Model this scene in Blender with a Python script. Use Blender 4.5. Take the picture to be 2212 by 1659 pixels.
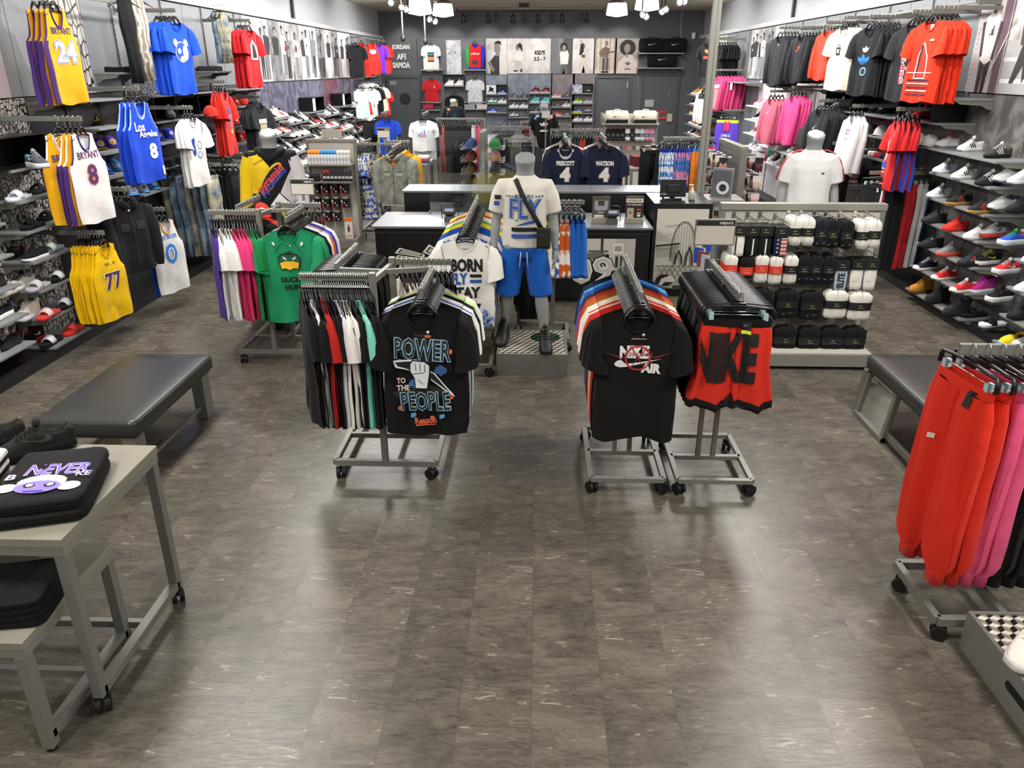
import bpy, bmesh, math, random
from mathutils import Vector, Matrix
from mathutils.bvhtree import BVHTree
R=random.Random(7)
PI=math.pi
SC=bpy.context.scene
for _o in list(bpy.data.objects): bpy.data.objects.remove(_o)
COL=SC.collection
# ---------------- camera ----------------
FPX=1640.; PIT=math.atan(684.5/FPX); YAW=math.atan(60/(FPX/math.cos(PIT))); CAMH=2.5
cd=bpy.data.cameras.new('camera'); cam=bpy.data.objects.new('camera',cd); COL.objects.link(cam)
cd.sensor_width=36; cd.lens=FPX/2212*36; cd.clip_start=.05; cd.clip_end=100
cam.location=(0,0,CAMH); cam.rotation_euler=(PI/2-PIT,0,YAW)
SC.camera=cam
# ---------------- world and lights ----------------
w=bpy.data.worlds.new('world'); SC.world=w; w.use_nodes=True
w.node_tree.nodes['Background'].inputs[0].default_value=(.8,.85,.95,1); w.node_tree.nodes['Background'].inputs[1].default_value=.3
SC.view_settings.view_transform='Standard'; SC.view_settings.look='None'; SC.view_settings.exposure=0.25; SC.view_settings.gamma=1
SC.view_settings.use_curve_mapping=False
def area(x,y,z,sx,sy,e,col=(1,.97,.92),rot=(0,0,0)):
    l=bpy.data.lights.new('ceiling_light','AREA'); l.shape='RECTANGLE'; l.size=sx; l.size_y=sy; l.energy=e; l.color=col
    o=bpy.data.objects.new('ceiling_light',l); COL.objects.link(o); o.location=(x,y,z); o.rotation_euler=rot
def spot(x,y,z,tx,ty,tz,e,ang=1.2,col=(1,.95,.88),r=.05):
    l=bpy.data.lights.new('track_light','SPOT'); l.energy=e; l.spot_size=ang; l.spot_blend=.6; l.color=col; l.shadow_soft_size=r
    o=bpy.data.objects.new('track_light',l); COL.objects.link(o); o.location=(x,y,z)
    o.rotation_euler=(Vector((tx,ty,tz))-Vector((x,y,z))).to_track_quat('-Z','Y').to_euler()
for yy in (-1.0,2.2,5.4,8.6,11.8,15.0,18.2,21.4):
    for xx in (-2.75,2.75):
        area(xx,yy,3.93,.6,1.3,98 if yy>0 else 90)
for yy in (7.5,10.5,13.5,17,20.5):
    for s in (-1,1):
        spot(s*3.1,yy,3.8,s*4.75,yy+.2,2.9,85,2.0,(1,.98,.96))
for xx in (-4.0,-2.8,-1.6,-.6,.4,1.4,2.4): spot(xx,23.55,3.60,xx,25,2.75,55,1.2)  # leftmost spot is extra, off the track, added to brighten the raised letters
# ---------------- helpers ----------------
def lin(h):
    if not isinstance(h,str): return tuple(h)+(1,) if len(h)==3 else h
    h=h.lstrip('#'); h=''.join(q*2 for q in h) if len(h)==3 else h; c=[int(h[i:i+2],16)/255 for i in (0,2,4)]
    return tuple((x/12.92 if x<=.04045 else ((x+.055)/1.055)**2.4) for x in c)+(1,)
_mc={}
def mat(c,rough=.6,metal=0.,kind='plain',c2=None,sc=1.):
    key=(c,rough,metal,kind,c2,sc)
    if key in _mc: return _mc[key]
    m=bpy.data.materials.new(kind+'_'+str(c).strip('#')); m.use_nodes=True; nt=m.node_tree; N=nt.nodes; L=nt.links
    b=N['Principled BSDF']; b.inputs['Base Color'].default_value=lin(c); b.inputs['Roughness'].default_value=rough; b.inputs['Metallic'].default_value=metal
    m.diffuse_color=lin(c)
    def nd(t,**k):
        n=N.new(t)
        for a,v in k.items(): setattr(n,a,v)
        return n
    tc=nd('ShaderNodeTexCoord')
    if kind=='plain' or kind=='metal':
        n=nd('ShaderNodeTexNoise'); n.inputs['Scale'].default_value=14; L.new(tc.outputs['Object'],n.inputs['Vector'])
        mr=nd('ShaderNodeMapRange'); mr.inputs[3].default_value=max(0,rough-.06); mr.inputs[4].default_value=min(1,rough+.06)
        L.new(n.outputs[0],mr.inputs[0]); L.new(mr.outputs[0],b.inputs['Roughness'])
    elif kind=='cloth':
        b.inputs['Specular IOR Level'].default_value=.15
        try: b.inputs['Sheen Weight'].default_value=.06; b.inputs['Sheen Roughness'].default_value=.6
        except Exception: pass
        if sum(lin(c)[:3])<.12: b.inputs['Sheen Weight'].default_value=.04
        n=nd('ShaderNodeTexNoise'); n.inputs['Scale'].default_value=60; n.inputs['Detail'].default_value=3; L.new(tc.outputs['Object'],n.inputs['Vector'])
        n2=nd('ShaderNodeTexNoise'); n2.inputs['Scale'].default_value=9; L.new(tc.outputs['Object'],n2.inputs['Vector'])
        bp=nd('ShaderNodeBump'); bp.inputs['Strength'].default_value=.35; bp.inputs['Distance'].default_value=.02; L.new(n2.outputs[0],bp.inputs['Height'])
        bp2=nd('ShaderNodeBump'); bp2.inputs['Strength'].default_value=.25; bp2.inputs['Distance'].default_value=.002; L.new(n.outputs[0],bp2.inputs['Height']); L.new(bp.outputs[0],bp2.inputs['Normal'])
        L.new(bp2.outputs[0],b.inputs['Normal'])
    elif kind in ('blotch','camo','denim','marble','speck'):
        n=nd('ShaderNodeTexNoise'); n.inputs['Scale'].default_value={'blotch':14,'camo':9,'denim':7,'marble':3,'speck':38}[kind]*sc; n.inputs['Detail'].default_value=6
        n.inputs['Distortion'].default_value={'marble':1.8,'camo':.4,'denim':.4}.get(kind,.2)
        L.new(tc.outputs['Object'],n.inputs['Vector'])
        r=nd('ShaderNodeValToRGB'); a,z=(.47,.53) if kind in('blotch','camo','speck') else (.3,.7)
        if kind=='marble': a,z=.42,.62
        r.color_ramp.elements[0].position=a; r.color_ramp.elements[1].position=z
        r.color_ramp.elements[0].color=lin(c); r.color_ramp.elements[1].color=lin(c2); L.new(n.outputs[0],r.inputs[0]); L.new(r.outputs[0],b.inputs['Base Color'])
    elif kind=='wave':
        n=nd('ShaderNodeTexWave'); n.inputs['Scale'].default_value=9*sc; n.inputs['Distortion'].default_value=7; n.inputs['Detail'].default_value=3
        L.new(tc.outputs['Object'],n.inputs['Vector']); r=nd('ShaderNodeValToRGB'); r.color_ramp.elements[0].position=.35; r.color_ramp.elements[1].position=.6
        r.color_ramp.elements[0].color=lin(c); r.color_ramp.elements[1].color=lin(c2); L.new(n.outputs[0],r.inputs[0]); L.new(r.outputs[0],b.inputs['Base Color'])
    elif kind=='scales':
        mp=nd('ShaderNodeMapping'); mp.inputs['Scale'].default_value=(26*sc,16*sc,9*sc); L.new(tc.outputs['Object'],mp.inputs[0])
        v=nd('ShaderNodeTexVoronoi',feature='DISTANCE_TO_EDGE'); v.inputs['Scale'].default_value=1; v.inputs['Randomness'].default_value=.7; L.new(mp.outputs[0],v.inputs['Vector'])
        r=nd('ShaderNodeValToRGB'); r.color_ramp.elements[0].position=.06; r.color_ramp.elements[1].position=.1
        r.color_ramp.elements[0].color=lin(c2); r.color_ramp.elements[1].color=lin(c); L.new(v.outputs['Distance'],r.inputs[0]); L.new(r.outputs[0],b.inputs['Base Color'])
    if kind in ('blotch','camo','denim','speck','wave'):
        b.inputs['Specular IOR Level'].default_value=.15
    _mc[key]=m; return m
def cl(c): return c if not isinstance(c,(str,tuple)) else mat(c,.85,0,'cloth')
def glass(name,col=(1,1,1,1),rough=.02,alpha=.12):
    if name in _mc: return _mc[name]
    m=bpy.data.materials.new(name); m.use_nodes=True; N=m.node_tree.nodes; L=m.node_tree.links; N.remove(N['Principled BSDF'])
    t=N.new('ShaderNodeBsdfTransparent'); g=N.new('ShaderNodeBsdfGlossy'); g.inputs['Roughness'].default_value=rough; t.inputs[0].default_value=col
    x=N.new('ShaderNodeMixShader'); x.inputs[0].default_value=alpha; L.new(t.outputs[0],x.inputs[1]); L.new(g.outputs[0],x.inputs[2]); L.new(x.outputs[0],N['Material Output'].inputs[0])
    _mc[name]=m; return m
def emit(name,c,s):
    if name in _mc: return _mc[name]
    m=bpy.data.materials.new(name); m.use_nodes=True; b=m.node_tree.nodes['Principled BSDF']; b.inputs['Base Color'].default_value=lin(c)
    b.inputs['Emission Color'].default_value=lin(c); b.inputs['Emission Strength'].default_value=s; _mc[name]=m; return m
class MB:
    def __init__(s): s.v=[];s.f=[];s.m=[];s.s=[]
    def add(s,vs,fs,m=0,sm=False):
        o=len(s.v); s.v+= [tuple(p) for p in vs]
        for f in fs: s.f.append(tuple(i+o for i in f)); s.m.append(m); s.s.append(sm)
        return s
    def box(s,x0,x1,y0,y1,z0,z1,m=0):
        v=[(x0,y0,z0),(x1,y0,z0),(x1,y1,z0),(x0,y1,z0),(x0,y0,z1),(x1,y0,z1),(x1,y1,z1),(x0,y1,z1)]
        return s.add(v,[(0,3,2,1),(4,5,6,7),(0,1,5,4),(1,2,6,5),(2,3,7,6),(3,0,4,7)],m)
    def cbox(s,c,d,m=0,rz=0,ry=0,rx=0):
        M=Matrix.Translation(c)@Matrix.Rotation(rz,4,'Z')@Matrix.Rotation(ry,4,'Y')@Matrix.Rotation(rx,4,'X')
        a,b,e=d[0]/2,d[1]/2,d[2]/2
        v=[M@Vector(p) for p in [(-a,-b,-e),(a,-b,-e),(a,b,-e),(-a,b,-e),(-a,-b,e),(a,-b,e),(a,b,e),(-a,b,e)]]
        return s.add(v,[(0,3,2,1),(4,5,6,7),(0,1,5,4),(1,2,6,5),(2,3,7,6),(3,0,4,7)],m)
    def bar(s,p,q,w=.03,h=None,m=0,up=(0,0,1)):
        h=h or w; p=Vector(p);q=Vector(q); d=(q-p).normalized(); u=Vector(up)
        if abs(d.dot(u))>.98: u=Vector((0,1,0))
        a=d.cross(u).normalized(); b=a.cross(d)
        v=[]
        for c in (p,q):
            for i,j in ((-1,-1),(1,-1),(1,1),(-1,1)): v.append(c+a*(i*w/2)+b*(j*h/2))
        return s.add(v,[(3,2,1,0),(4,5,6,7),(0,1,5,4),(1,2,6,5),(2,3,7,6),(3,0,4,7)],m)
    def loft(s,rings,m=0,caps=True,sm=True,closed=True):
        n=len(rings[0]); vs=[p for r in rings for p in r]; fs=[]
        for i in range(len(rings)-1):
            for j in range(n if closed else n-1):
                k=(j+1)%n; fs.append((i*n+j,i*n+k,(i+1)*n+k,(i+1)*n+j))
        if caps and closed: fs.append(tuple(range(n))[::-1]); fs.append(tuple((len(rings)-1)*n+j for j in range(n)))
        return s.add(vs,fs,m,sm)
    def tube(s,pts,r,n=8,m=0,caps=True,el=1.,sm=True):
        pts=[Vector(p) for p in pts]; rings=[]; a=None
        for i,p in enumerate(pts):
            d=(pts[min(i+1,len(pts)-1)]-pts[max(i-1,0)]).normalized()
            if a is None:
                u=Vector((0,0,1)) if abs(d.z)<.9 else Vector((0,1,0)); a=d.cross(u).normalized()
            a=(a-d*a.dot(d)).normalized(); b=d.cross(a)
            rr=r[i] if isinstance(r,(list,tuple)) else r
            rings.append([p+a*(rr*math.cos(2*PI*k/n))+b*(rr*el*math.sin(2*PI*k/n)) for k in range(n)])
        return s.loft(rings,m,caps,sm)
    def ell(s,c,r,m=0,nu=14,nv=8,z0=-1.):
        rings=[]
        for j in range(nv+1):
            t=math.asin(z0)+(PI/2-math.asin(z0))*j/nv; t=min(t,PI/2-.001); t=max(t,-PI/2+.001)
            rings.append([(c[0]+r[0]*math.cos(t)*math.cos(2*PI*k/nu),c[1]+r[1]*math.cos(t)*math.sin(2*PI*k/nu),c[2]+r[2]*math.sin(t)) for k in range(nu)])
        return s.loft(rings,m)
    def cyl(s,c,r,h,m=0,n=16,axis='z',r2=None):
        r2=r if r2 is None else r2; rings=[]
        for rr,t in ((r,-h/2),(r2,h/2)):
            q=[]
            for k in range(n):
                a,b=rr*math.cos(2*PI*k/n),rr*math.sin(2*PI*k/n)
                q.append({'z':(c[0]+a,c[1]+b,c[2]+t),'x':(c[0]+t,c[1]+a,c[2]+b),'y':(c[0]+a,c[1]+t,c[2]+b)}[axis])
            rings.append(q)
        return s.loft(rings,m,True,False)
    def prism(s,pts,d,m=0,o=(0,0,0)):   # polygon in the xz plane, thickness along y
        n=len(pts); v=[(o[0]+x,o[1]-d/2,o[2]+z) for x,z in pts]+[(o[0]+x,o[1]+d/2,o[2]+z) for x,z in pts]
        return s.add(v,[tuple(range(n)),tuple(range(2*n-1,n-1,-1))]+[(i,i+n,(i+1)%n+n,(i+1)%n) for i in range(n)],m)
    def mesh(s,name,mats,bev=0):
        me=bpy.data.meshes.new(name); me.from_pydata(s.v,[],s.f)
        me.polygons.foreach_set('material_index',s.m); me.polygons.foreach_set('use_smooth',s.s)
        for mm in mats: me.materials.append(mm)
        me.update(); return me
    def build(s,name,mats,par=None,bev=0,**k):
        if not isinstance(mats,(list,tuple)): mats=[mats]
        return put(name,s.mesh(name,mats),par,bev,**k)
def put(name,me,par=None,bev=0,loc=None,rz=0,**props):
    o=bpy.data.objects.new(name,me); COL.objects.link(o)
    if par is not None: o.parent=par
    if loc is not None: o.location=loc
    if rz: o.rotation_euler=(0,0,rz)
    if bev:
        b=o.modifiers.new('b','BEVEL'); b.width=bev; b.segments=2; b.limit_method='ANGLE'
    for k,v in props.items():
        if v is not None: o[{'cat':'category'}.get(k,k)]=v
    return o
def thing(name,label,cat,loc=(0,0,0),rz=0,group=None,rot=None):
    o=bpy.data.objects.new(name,None); COL.objects.link(o); o.empty_display_size=.05
    o.location=loc; o.rotation_euler=rot if rot else (0,0,rz); o['label']=label; o['category']=cat
    if group: o['group']=group
    return o
def st(o): o['kind']='structure'; return o
def mod_mesh(me,mods):
    """apply modifiers to a mesh, return the evaluated copy"""
    o=bpy.data.objects.new('t',me); COL.objects.link(o)
    for t,kw in mods:
        md=o.modifiers.new('m',t)
        for k,v in kw.items(): setattr(md,k,v)
    dg=bpy.context.evaluated_depsgraph_get(); dg.update()
    r=bpy.data.meshes.new_from_object(o.evaluated_get(dg)); bpy.data.objects.remove(o)
    return r
def remesh(me,vox,sm=4,mats=None):
    r=mod_mesh(me,[('REMESH',dict(mode='VOXEL',voxel_size=vox,use_smooth_shade=True)),('SMOOTH',dict(factor=.6,iterations=sm))])
    r.materials.clear()
    for m in (mats or []): r.materials.append(m)
    return r
def dup(o,par=None,**kw):
    c=o.copy(); COL.objects.link(c); c.parent=par
    for ch in o.children: dup(ch,c)
    return c
_tx={}
def textmesh(s,off=.0,font=None):
    k=(s,off)
    if k in _tx: return _tx[k]
    cu=bpy.data.curves.new('t','FONT'); cu.body=s; cu.size=1; cu.offset=off; cu.resolution_u=2; cu.align_x='LEFT'
    o=bpy.data.objects.new('t',cu); COL.objects.link(o)
    dg=bpy.context.evaluated_depsgraph_get(); dg.update()
    me=bpy.data.meshes.new_from_object(o.evaluated_get(dg)); bpy.data.objects.remove(o)
    vs=[(v.co.x,v.co.y) for v in me.vertices]; fs=[tuple(p.vertices) for p in me.polygons]
    if not vs: vs=[(0,0),(1,0),(0,1)]; fs=[]
    x0=min(v[0] for v in vs);x1=max(v[0] for v in vs);y0=min(v[1] for v in vs);y1=max(v[1] for v in vs)
    vs=[((x-(x0+x1)/2)/(x1-x0),(y-(y0+y1)/2)/(y1-y0)) for x,y in vs]
    _tx[k]=(vs,fs); return _tx[k]
SWOOSH=[(-.5,-.02),(-.46,-.14),(-.36,-.2),(-.22,-.18),(.5,.2),(-.12,-.02),(-.26,-.04),(-.34,.02),(-.33,.1),(-.36,.14),(-.44,.1)]
LEAF=[(0,-.25),(.13,-.05),(.17,.14),(.12,.34),(0,.5),(-.12,.34),(-.17,.14),(-.13,-.05)]
BOLT=[(-.5,-.5),(0,.0),(-.12,.02),(.5,.5),(.1,.0),(.2,-.04)]
JUMP=[(-.02,.28),(.03,.33),(.02,.4),(-.03,.42),(-.07,.38),(-.06,.3),(-.12,.26),(-.24,.42),(-.3,.5),(-.33,.47),(-.27,.36),(-.16,.16),(-.08,.06),(-.1,-.06),(-.3,-.22),(-.5,-.3),(-.52,-.36),(-.46,-.38),(-.26,-.32),(-.04,-.16),(.06,-.12),(.2,-.26),(.42,-.44),(.5,-.4),(.5,-.34),(.42,-.34),(.26,-.16),(.1,.02),(.08,.12),(.2,.1),(.32,.16),(.3,.2),(.18,.18),(.06,.24)]
PUMA=[(-.5,.28),(-.3,.34),(-.1,.2),(.1,.1),(.3,-.02),(.42,-.2),(.5,-.42),(.4,-.36),(.3,-.2),(.15,-.12),(.12,-.3),(-.05,-.4),(0,-.25),(-.05,-.1),(-.25,-.06),(-.4,-.2),(-.36,0),(-.28,.1),(-.44,.18)]
def star(n=5,r=.5,q=.2): return [((r if i%2==0 else q)*math.sin(i*PI/n),(r if i%2==0 else q)*math.cos(i*PI/n)) for i in range(2*n)]
def circ(n=16,a=.5,b=.5): return [(a*math.cos(2*PI*i/n),b*math.sin(2*PI*i/n)) for i in range(n)]
def rect(a=.5,b=.5): return [(-a,-b),(a,-b),(a,b),(-a,b)]
SHP={'swoosh':SWOOSH,'bolt':BOLT,'jump':JUMP,'puma':PUMA,'star':star(),'circ':circ(),'rect':rect(),'tri':[(-.5,-.5),(.5,-.5),(0,.5)],
 'flag':[(-.5,-.5),(.5,-.2),(.5,.5),(-.5,.2)],'splash':[((.5 if i%2 else .33)*math.cos(i*PI/9),(.5 if i%3 else .36)*math.sin(i*PI/9)) for i in range(18)]}
def decal_geo(items):
    """items: (shape or 't:TEXT', x, z, w, h, colour, [rot, bold]) -> triangulated verts/faces/mats in the xz plane"""
    vs=[];fs=[];ms=[];mats=[];lay=[]
    def padd(pv,pf,col,layer,rd=0):
        c=mat(col,.8); 
        if c not in mats: mats.append(c)
        o=len(vs); vs.extend(pv); lay.extend([layer]*len(pv))
        for f in pf: fs.append(tuple(i+o for i in f)); ms.append(mats.index(c))
    for li,it in enumerate(items):
        k,x,z,w_,h_,col=it[:6]; rot=it[6] if len(it)>6 else 0; bold=it[7] if len(it)>7 else .02
        ca,sa=math.cos(rot),math.sin(rot)
        def T(q): a,b=q[0]*w_,q[1]*h_; return (x+a*ca-b*sa,z+a*sa+b*ca)
        if isinstance(k,str) and k.startswith('t:'):
            tv,tf=textmesh(k[2:],bold); padd([T(q) for q in tv],tf,col,li)
        elif k=='trefoil':
            for a,dx,dz in ((0,0,0),(.75,-.17,-.06),(-.75,.17,-.06)):
                q=[(px*math.cos(a)-pz*math.sin(a)+dx,px*math.sin(a)+pz*math.cos(a)+dz) for px,pz in LEAF]
                padd([T(t) for t in q],[tuple(range(len(q)))],col,li)
            bg=it[8] if len(it)>8 else None
            if bg:
                for j in range(3): padd([T((px*1.0,pz*.05-.06-.1*j)) for px,pz in rect()],[(0,1,2,3)],bg,li+1)
        elif k=='stripes3':
            for j in range(3):
                q=[(-.5+j*.33,-.5),(-.28+j*.33,-.5),(-.28+j*.33-.1,-.5+.34*(j+1)),(-.5+j*.33-.1,-.5+.34*(j+1)-.0)]
                padd([T((-t[0] if False else t[0],t[1])) for t in q],[(0,1,2,3)],col,li)
        elif k=='ring':
            n=24;a=[T(q) for q in circ(n)];b=[T((q[0]*.86,q[1]*.86)) for q in circ(n)]
            padd(a+b,[(i,(i+1)%n,n+(i+1)%n,n+i) for i in range(n)],col,li)
        else:
            q=SHP[k] if isinstance(k,str) else k
            padd([T(t) for t in q],[tuple(range(len(q)))],col,li)
    return vs,fs,ms,mats,lay
def decal(par,items,target=None,off=.003,name='print',dir=1,sub=.03,M=None,label=None,step=.0007,y0=0.):
    """lay prints on the -y side of target (mesh in the parent's local space), or on a flat plane y=y0 when target is None"""
    vs,fs,ms,mats,lay=decal_geo(items)
    if not vs: return None
    bm=bmesh.new(); lay_l=bm.verts.layers.float.new('lay'); bv=[bm.verts.new((a,0,b)) for a,b in vs]
    for v,l in zip(bv,lay): v[lay_l]=l
    for f,m in zip(fs,ms):
        try: q=bm.faces.new([bv[i] for i in f]); q.material_index=m
        except ValueError: pass
    bmesh.ops.triangulate(bm,faces=bm.faces[:])
    if target is not None:
        for _ in range(3):
            es=[e for e in bm.edges if e.calc_length()>sub]
            if not es or len(bm.faces)>6000: break
            bmesh.ops.subdivide_edges(bm,edges=es,cuts=1); bmesh.ops.triangulate(bm,faces=bm.faces[:])
        tree=target if isinstance(target,BVHTree) else BVHTree.FromPolygons([v.co for v in target.vertices],[p.vertices for p in target.polygons])
        bad=[]; 
        for v in bm.verts:
            h=tree.ray_cast(Vector((v.co.x,-2*dir,v.co.z)),Vector((0,dir,0)))
            if h[0] is None: bad.append(v)
            else: v.co.y=h[0].y-dir*(off+step*v[lay_l])
        bmesh.ops.delete(bm,geom=bad,context='VERTS')
    else:
        for v in bm.verts: v.co.y=y0-dir*(off+step*v[lay_l])
    me=bpy.data.meshes.new(name); bm.to_mesh(me); bm.free()
    for m in mats: me.materials.append(m)
    o=put(name,me,par)
    if M is not None: o.matrix_local=M
    if label: o['label']=label
    return o
_o1='zero first second third fourth fifth sixth seventh eighth ninth tenth eleventh twelfth thirteenth fourteenth fifteenth sixteenth seventeenth eighteenth nineteenth'.split()
def nth(i): return _o1[i] if i<20 else ('twentieth','thirtieth')[i//10-2] if i%10==0 else ('twenty','thirty')[i//10-2]+'-'+_o1[i%10]
GREY='#77766f'; STEEL=mat('#8b8b86',.38,.85,'metal'); GREYM=mat('#82827b',.45,.35); SHELF=mat('#86898a',.5,.1); BLK=mat('#0d0d0e',.35); CHR=mat('#c9c9c6',.22,1.,'metal')
RUB=mat('#0b0b0c',.55); WHT=mat('#e9e8e4',.6)
# ---------------- garment library (hung from z=0, front towards -y) ----------------
_gm={}
def gtop(kind,var=0):
    key=(kind,var)
    if key in _gm: return _gm[key]
    rr=random.Random(hash(kind)%97*0+var*13+5); b=MB()
    tank=kind=='tank'; S=.135 if tank else .208; W={'tee':.228,'tank':.235,'long':.24,'jacket':.24,'cap':.215}[kind]; nh=.07 if tank else .085
    hem={'tee':-.90,'tank':-.93,'long':-.86,'jacket':-.84,'cap':-.74}[kind]; z0=-.125; sc=.15 if tank else (.10 if kind!='jacket' else .05); arm=-.40 if tank else -.37
    ph=[rr.uniform(0,6) for _ in range(6)]; A=.017+.006*rr.random(); dep=.028 if kind in('tee','tank') else .04
    def zt(x,fr):
        ax=abs(x)
        if ax<nh: return z0-(sc if fr else .018)*math.sqrt(max(0,1-(ax/nh)**2))
        return z0-(ax-nh)*.36
    def hw(z):
        if z>arm:
            q=(z-arm)/(z0-arm)
            if tank:
                return W-(W-S)*min(1,(q*1.0)**.45) if q>0 else W
            return W+(S-W)*q
        q=(arm-z)/(arm-hem); return W+.012*math.sin(q*3)+(.01 if kind!='long' else -.03*q)*q
    def fold(x,z):
        q=max(0,(z0-z)/(z0-hem)); a=A*q**1.1
        return a*(math.sin(x*19+ph[0]+z*1.5)+.6*math.sin(x*34+ph[1]-z*2))+.004*math.sin(z*17+ph[2]+x*9)
    nu,nt=24,16
    for fr in (1,0):
        vs=[]
        for j in range(nt+1):
            t=(j/nt)**1.15
            for i in range(nu+1):
                u=2*i/nu-1
                x=u*S; z=zt(x,fr); z=z+(hem+.012*math.sin(u*4+ph[3])-z)*t
                # width follows the final height
                x2=u*hw(z); 
                if t<.12: x2=u*(S+(hw(z)-S)*t/.12)
                q=min(1,t*3); th=(.010+(dep-.010)*q)*(1-abs(u)**4)
                y=(-th if fr else th)+fold(x2,z)*(1 if fr else .8)
                vs.append((x2,y,z))
        fs=[];ms=[]
        for j in range(nt):
            for i in range(nu):
                a=j*(nu+1)+i; f=(a,a+1,a+nu+2,a+nu+1)
                if fr: f=f[::-1]
                um=abs(2*(i+.5)/nu-1); m=0
                if j==0 and um*S<nh*1.15: m=1
                if tank and (i in (0,nu-1)) and j<6: m=1
                if um>.80 and j>=6 and kind!='jacket': m=2
                if j==0 and um*S>=nh*1.15 and 0: m=1
                if not fr and j<3 and um*S<nh*1.3: m=3
                b.add([vs[k] for k in f],[(0,1,2,3)],m,True)
    if kind in('tee','long','jacket','cap'):
        for s in (-1,1):
            sm_=4 if s<0 else 5
            def ring(cx,cz,hx,hz,e,n=14,dy=0.):
                # ellipse in the plane spanned by (hx,hz) and y
                return [(cx+hx*math.cos(2*PI*k/n),dy+e*math.sin(2*PI*k/n),cz+hz*math.cos(2*PI*k/n)) for k in range(n)]
            zs=zt(S,1); j=rr.uniform(-.02,.02); d=rr.uniform(.02,.05)
            A0=ring(s*(S-.012),(zs+arm)/2-.005,s*.015,(zs-arm)/2,.012)
            if kind in('tee','cap'):
                k_=1 if kind=='tee' else .35
                sl=[A0,ring(s*(S+.022*k_),(zs+arm)/2-.03*k_,s*.040,.098,.026,dy=-.3*d*k_)]
                if kind=='tee': sl+= [ring(s*(S+.036+j),-.345,s*.058,.065,.040,dy=-.6*d),ring(s*(S+.040+j),-.46,s*.072,.022,.048,dy=-d)]
                b.loft(sl[::-1] if s>0 else sl,sm_,False,True)
            else:
                L_=hem+.03
                sl=[A0,ring(s*(S+.035),(zs+arm)/2-.03,s*.06,.10,.034),ring(s*(S+.055+j),-.42,s*.068,.03,.045,dy=-.3*d),ring(s*(S+.05+j),-.60,s*.058,.012,.05,dy=-.7*d),ring(s*(S+.035+j),L_+.06,s*.05,.006,.045,dy=-d),ring(s*(S+.035+j),L_-.0,s*.036,.0,.035,dy=-d)]
                b.loft(sl[::-1] if s>0 else sl,sm_,False,True)
    if kind!='jacket':
        for fr in (1,0): b.tube([(nh*1.02*math.cos(PI*q/12),(-.013 if fr else .011),zt(nh*math.cos(PI*q/12)*.995,fr)-.002) for q in range(13)],.0055 if fr else .004,5,1)
    if kind=='jacket':  # collar, placket
        b.tube([(-.09,.0,-.12),(-.075,-.04,-.14),(-.03,-.055,-.19)],[.02,.024,.02],8,1,True,1.6); b.tube([(.09,.0,-.12),(.075,-.04,-.14),(.03,-.055,-.19)],[.02,.024,.02],8,1,True,1.6)
    me=b.mesh('garment',[mat('#888888')]*6); bm=bmesh.new(); bm.from_mesh(me); bmesh.ops.remove_doubles(bm,verts=bm.verts,dist=.0006); bm.to_mesh(me); bm.free()
    _gm[key]=me; return me
def gbot(kind,var=0):
    """trousers, joggers or shorts hung by the waistband: top at z=-.13"""
    key=(kind,var)
    if key in _gm: return _gm[key]
    rr=random.Random(var*7+3); b=MB(); short=kind=='shorts'; top=-.135; hem=-.68 if short else (-1.12 if kind=='jog' else -1.14); W=.19 if kind!='fold' else .10
    ph=[rr.uniform(0,6) for _ in range(4)]; n=20
    def ring(cx,z,a,e,k): return [(cx+a*math.cos(2*PI*i/n),e*math.sin(2*PI*i/n)+.012*k*math.sin(5*2*PI*i/n+ph[0]+z*4)+.008*k*math.sin(9*2*PI*i/n+ph[1]),z+.006*k*math.sin(3*2*PI*i/n+ph[2])) for i in range(n)]
    b.loft([ring(0,top,W-.005,.022,0),ring(0,top-.02,W+.003,.026,.3),ring(0,top-.045,W,.028,.3)],1,False)
    if kind=='fold':
        b.loft([ring(0,top-.045,W,.028,.2),ring(0,top-.3,W+.012,.04,1),ring(.0,-.75,W-.02,.045,1),ring(0,hem,W-.015,.05,1.3)],0,True)
    else:
        for s in (-1,1):
            T=[ring(s*.095,top-.045,.094,.030,.3),ring(s*.10,top-.12,.104,.044,.8),ring(s*.102,top-.28,.105,.052,1)]
            if short: R_=T+[ring(s*.112,top-.40,.116,.05,1.2),ring(s*.122,hem+.05,.125,.052,1.6)]; tail=[R_[-1],ring(s*.122,hem,.126,.052,1.6)]
            elif kind=='jog': R_=T+[ring(s*.105,-.75,.100,.058,1.3),ring(s*.11,hem+.14,.092,.055,1.3),ring(s*.112,hem+.085,.07,.045,1)]; tail=[R_[-1],ring(s*.112,hem+.06,.052,.036,.2),ring(s*.112,hem,.050,.034,.2)]
            else: R_=T+[ring(s*.11,-.75,.092,.048,1.3),ring(s*.11,hem+.01,.088,.05,1.4)]; tail=[R_[-1],ring(s*.11,hem,.088,.05,1.4)]
            b.loft(R_,0,False); b.loft(tail,2,True)
    me=b.mesh('garment',[mat('#888888')]*4); bm=bmesh.new(); bm.from_mesh(me); bmesh.ops.recalc_face_normals(bm,faces=bm.faces); bm.to_mesh(me); bm.free(); _gm[key]=me; return me
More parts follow.
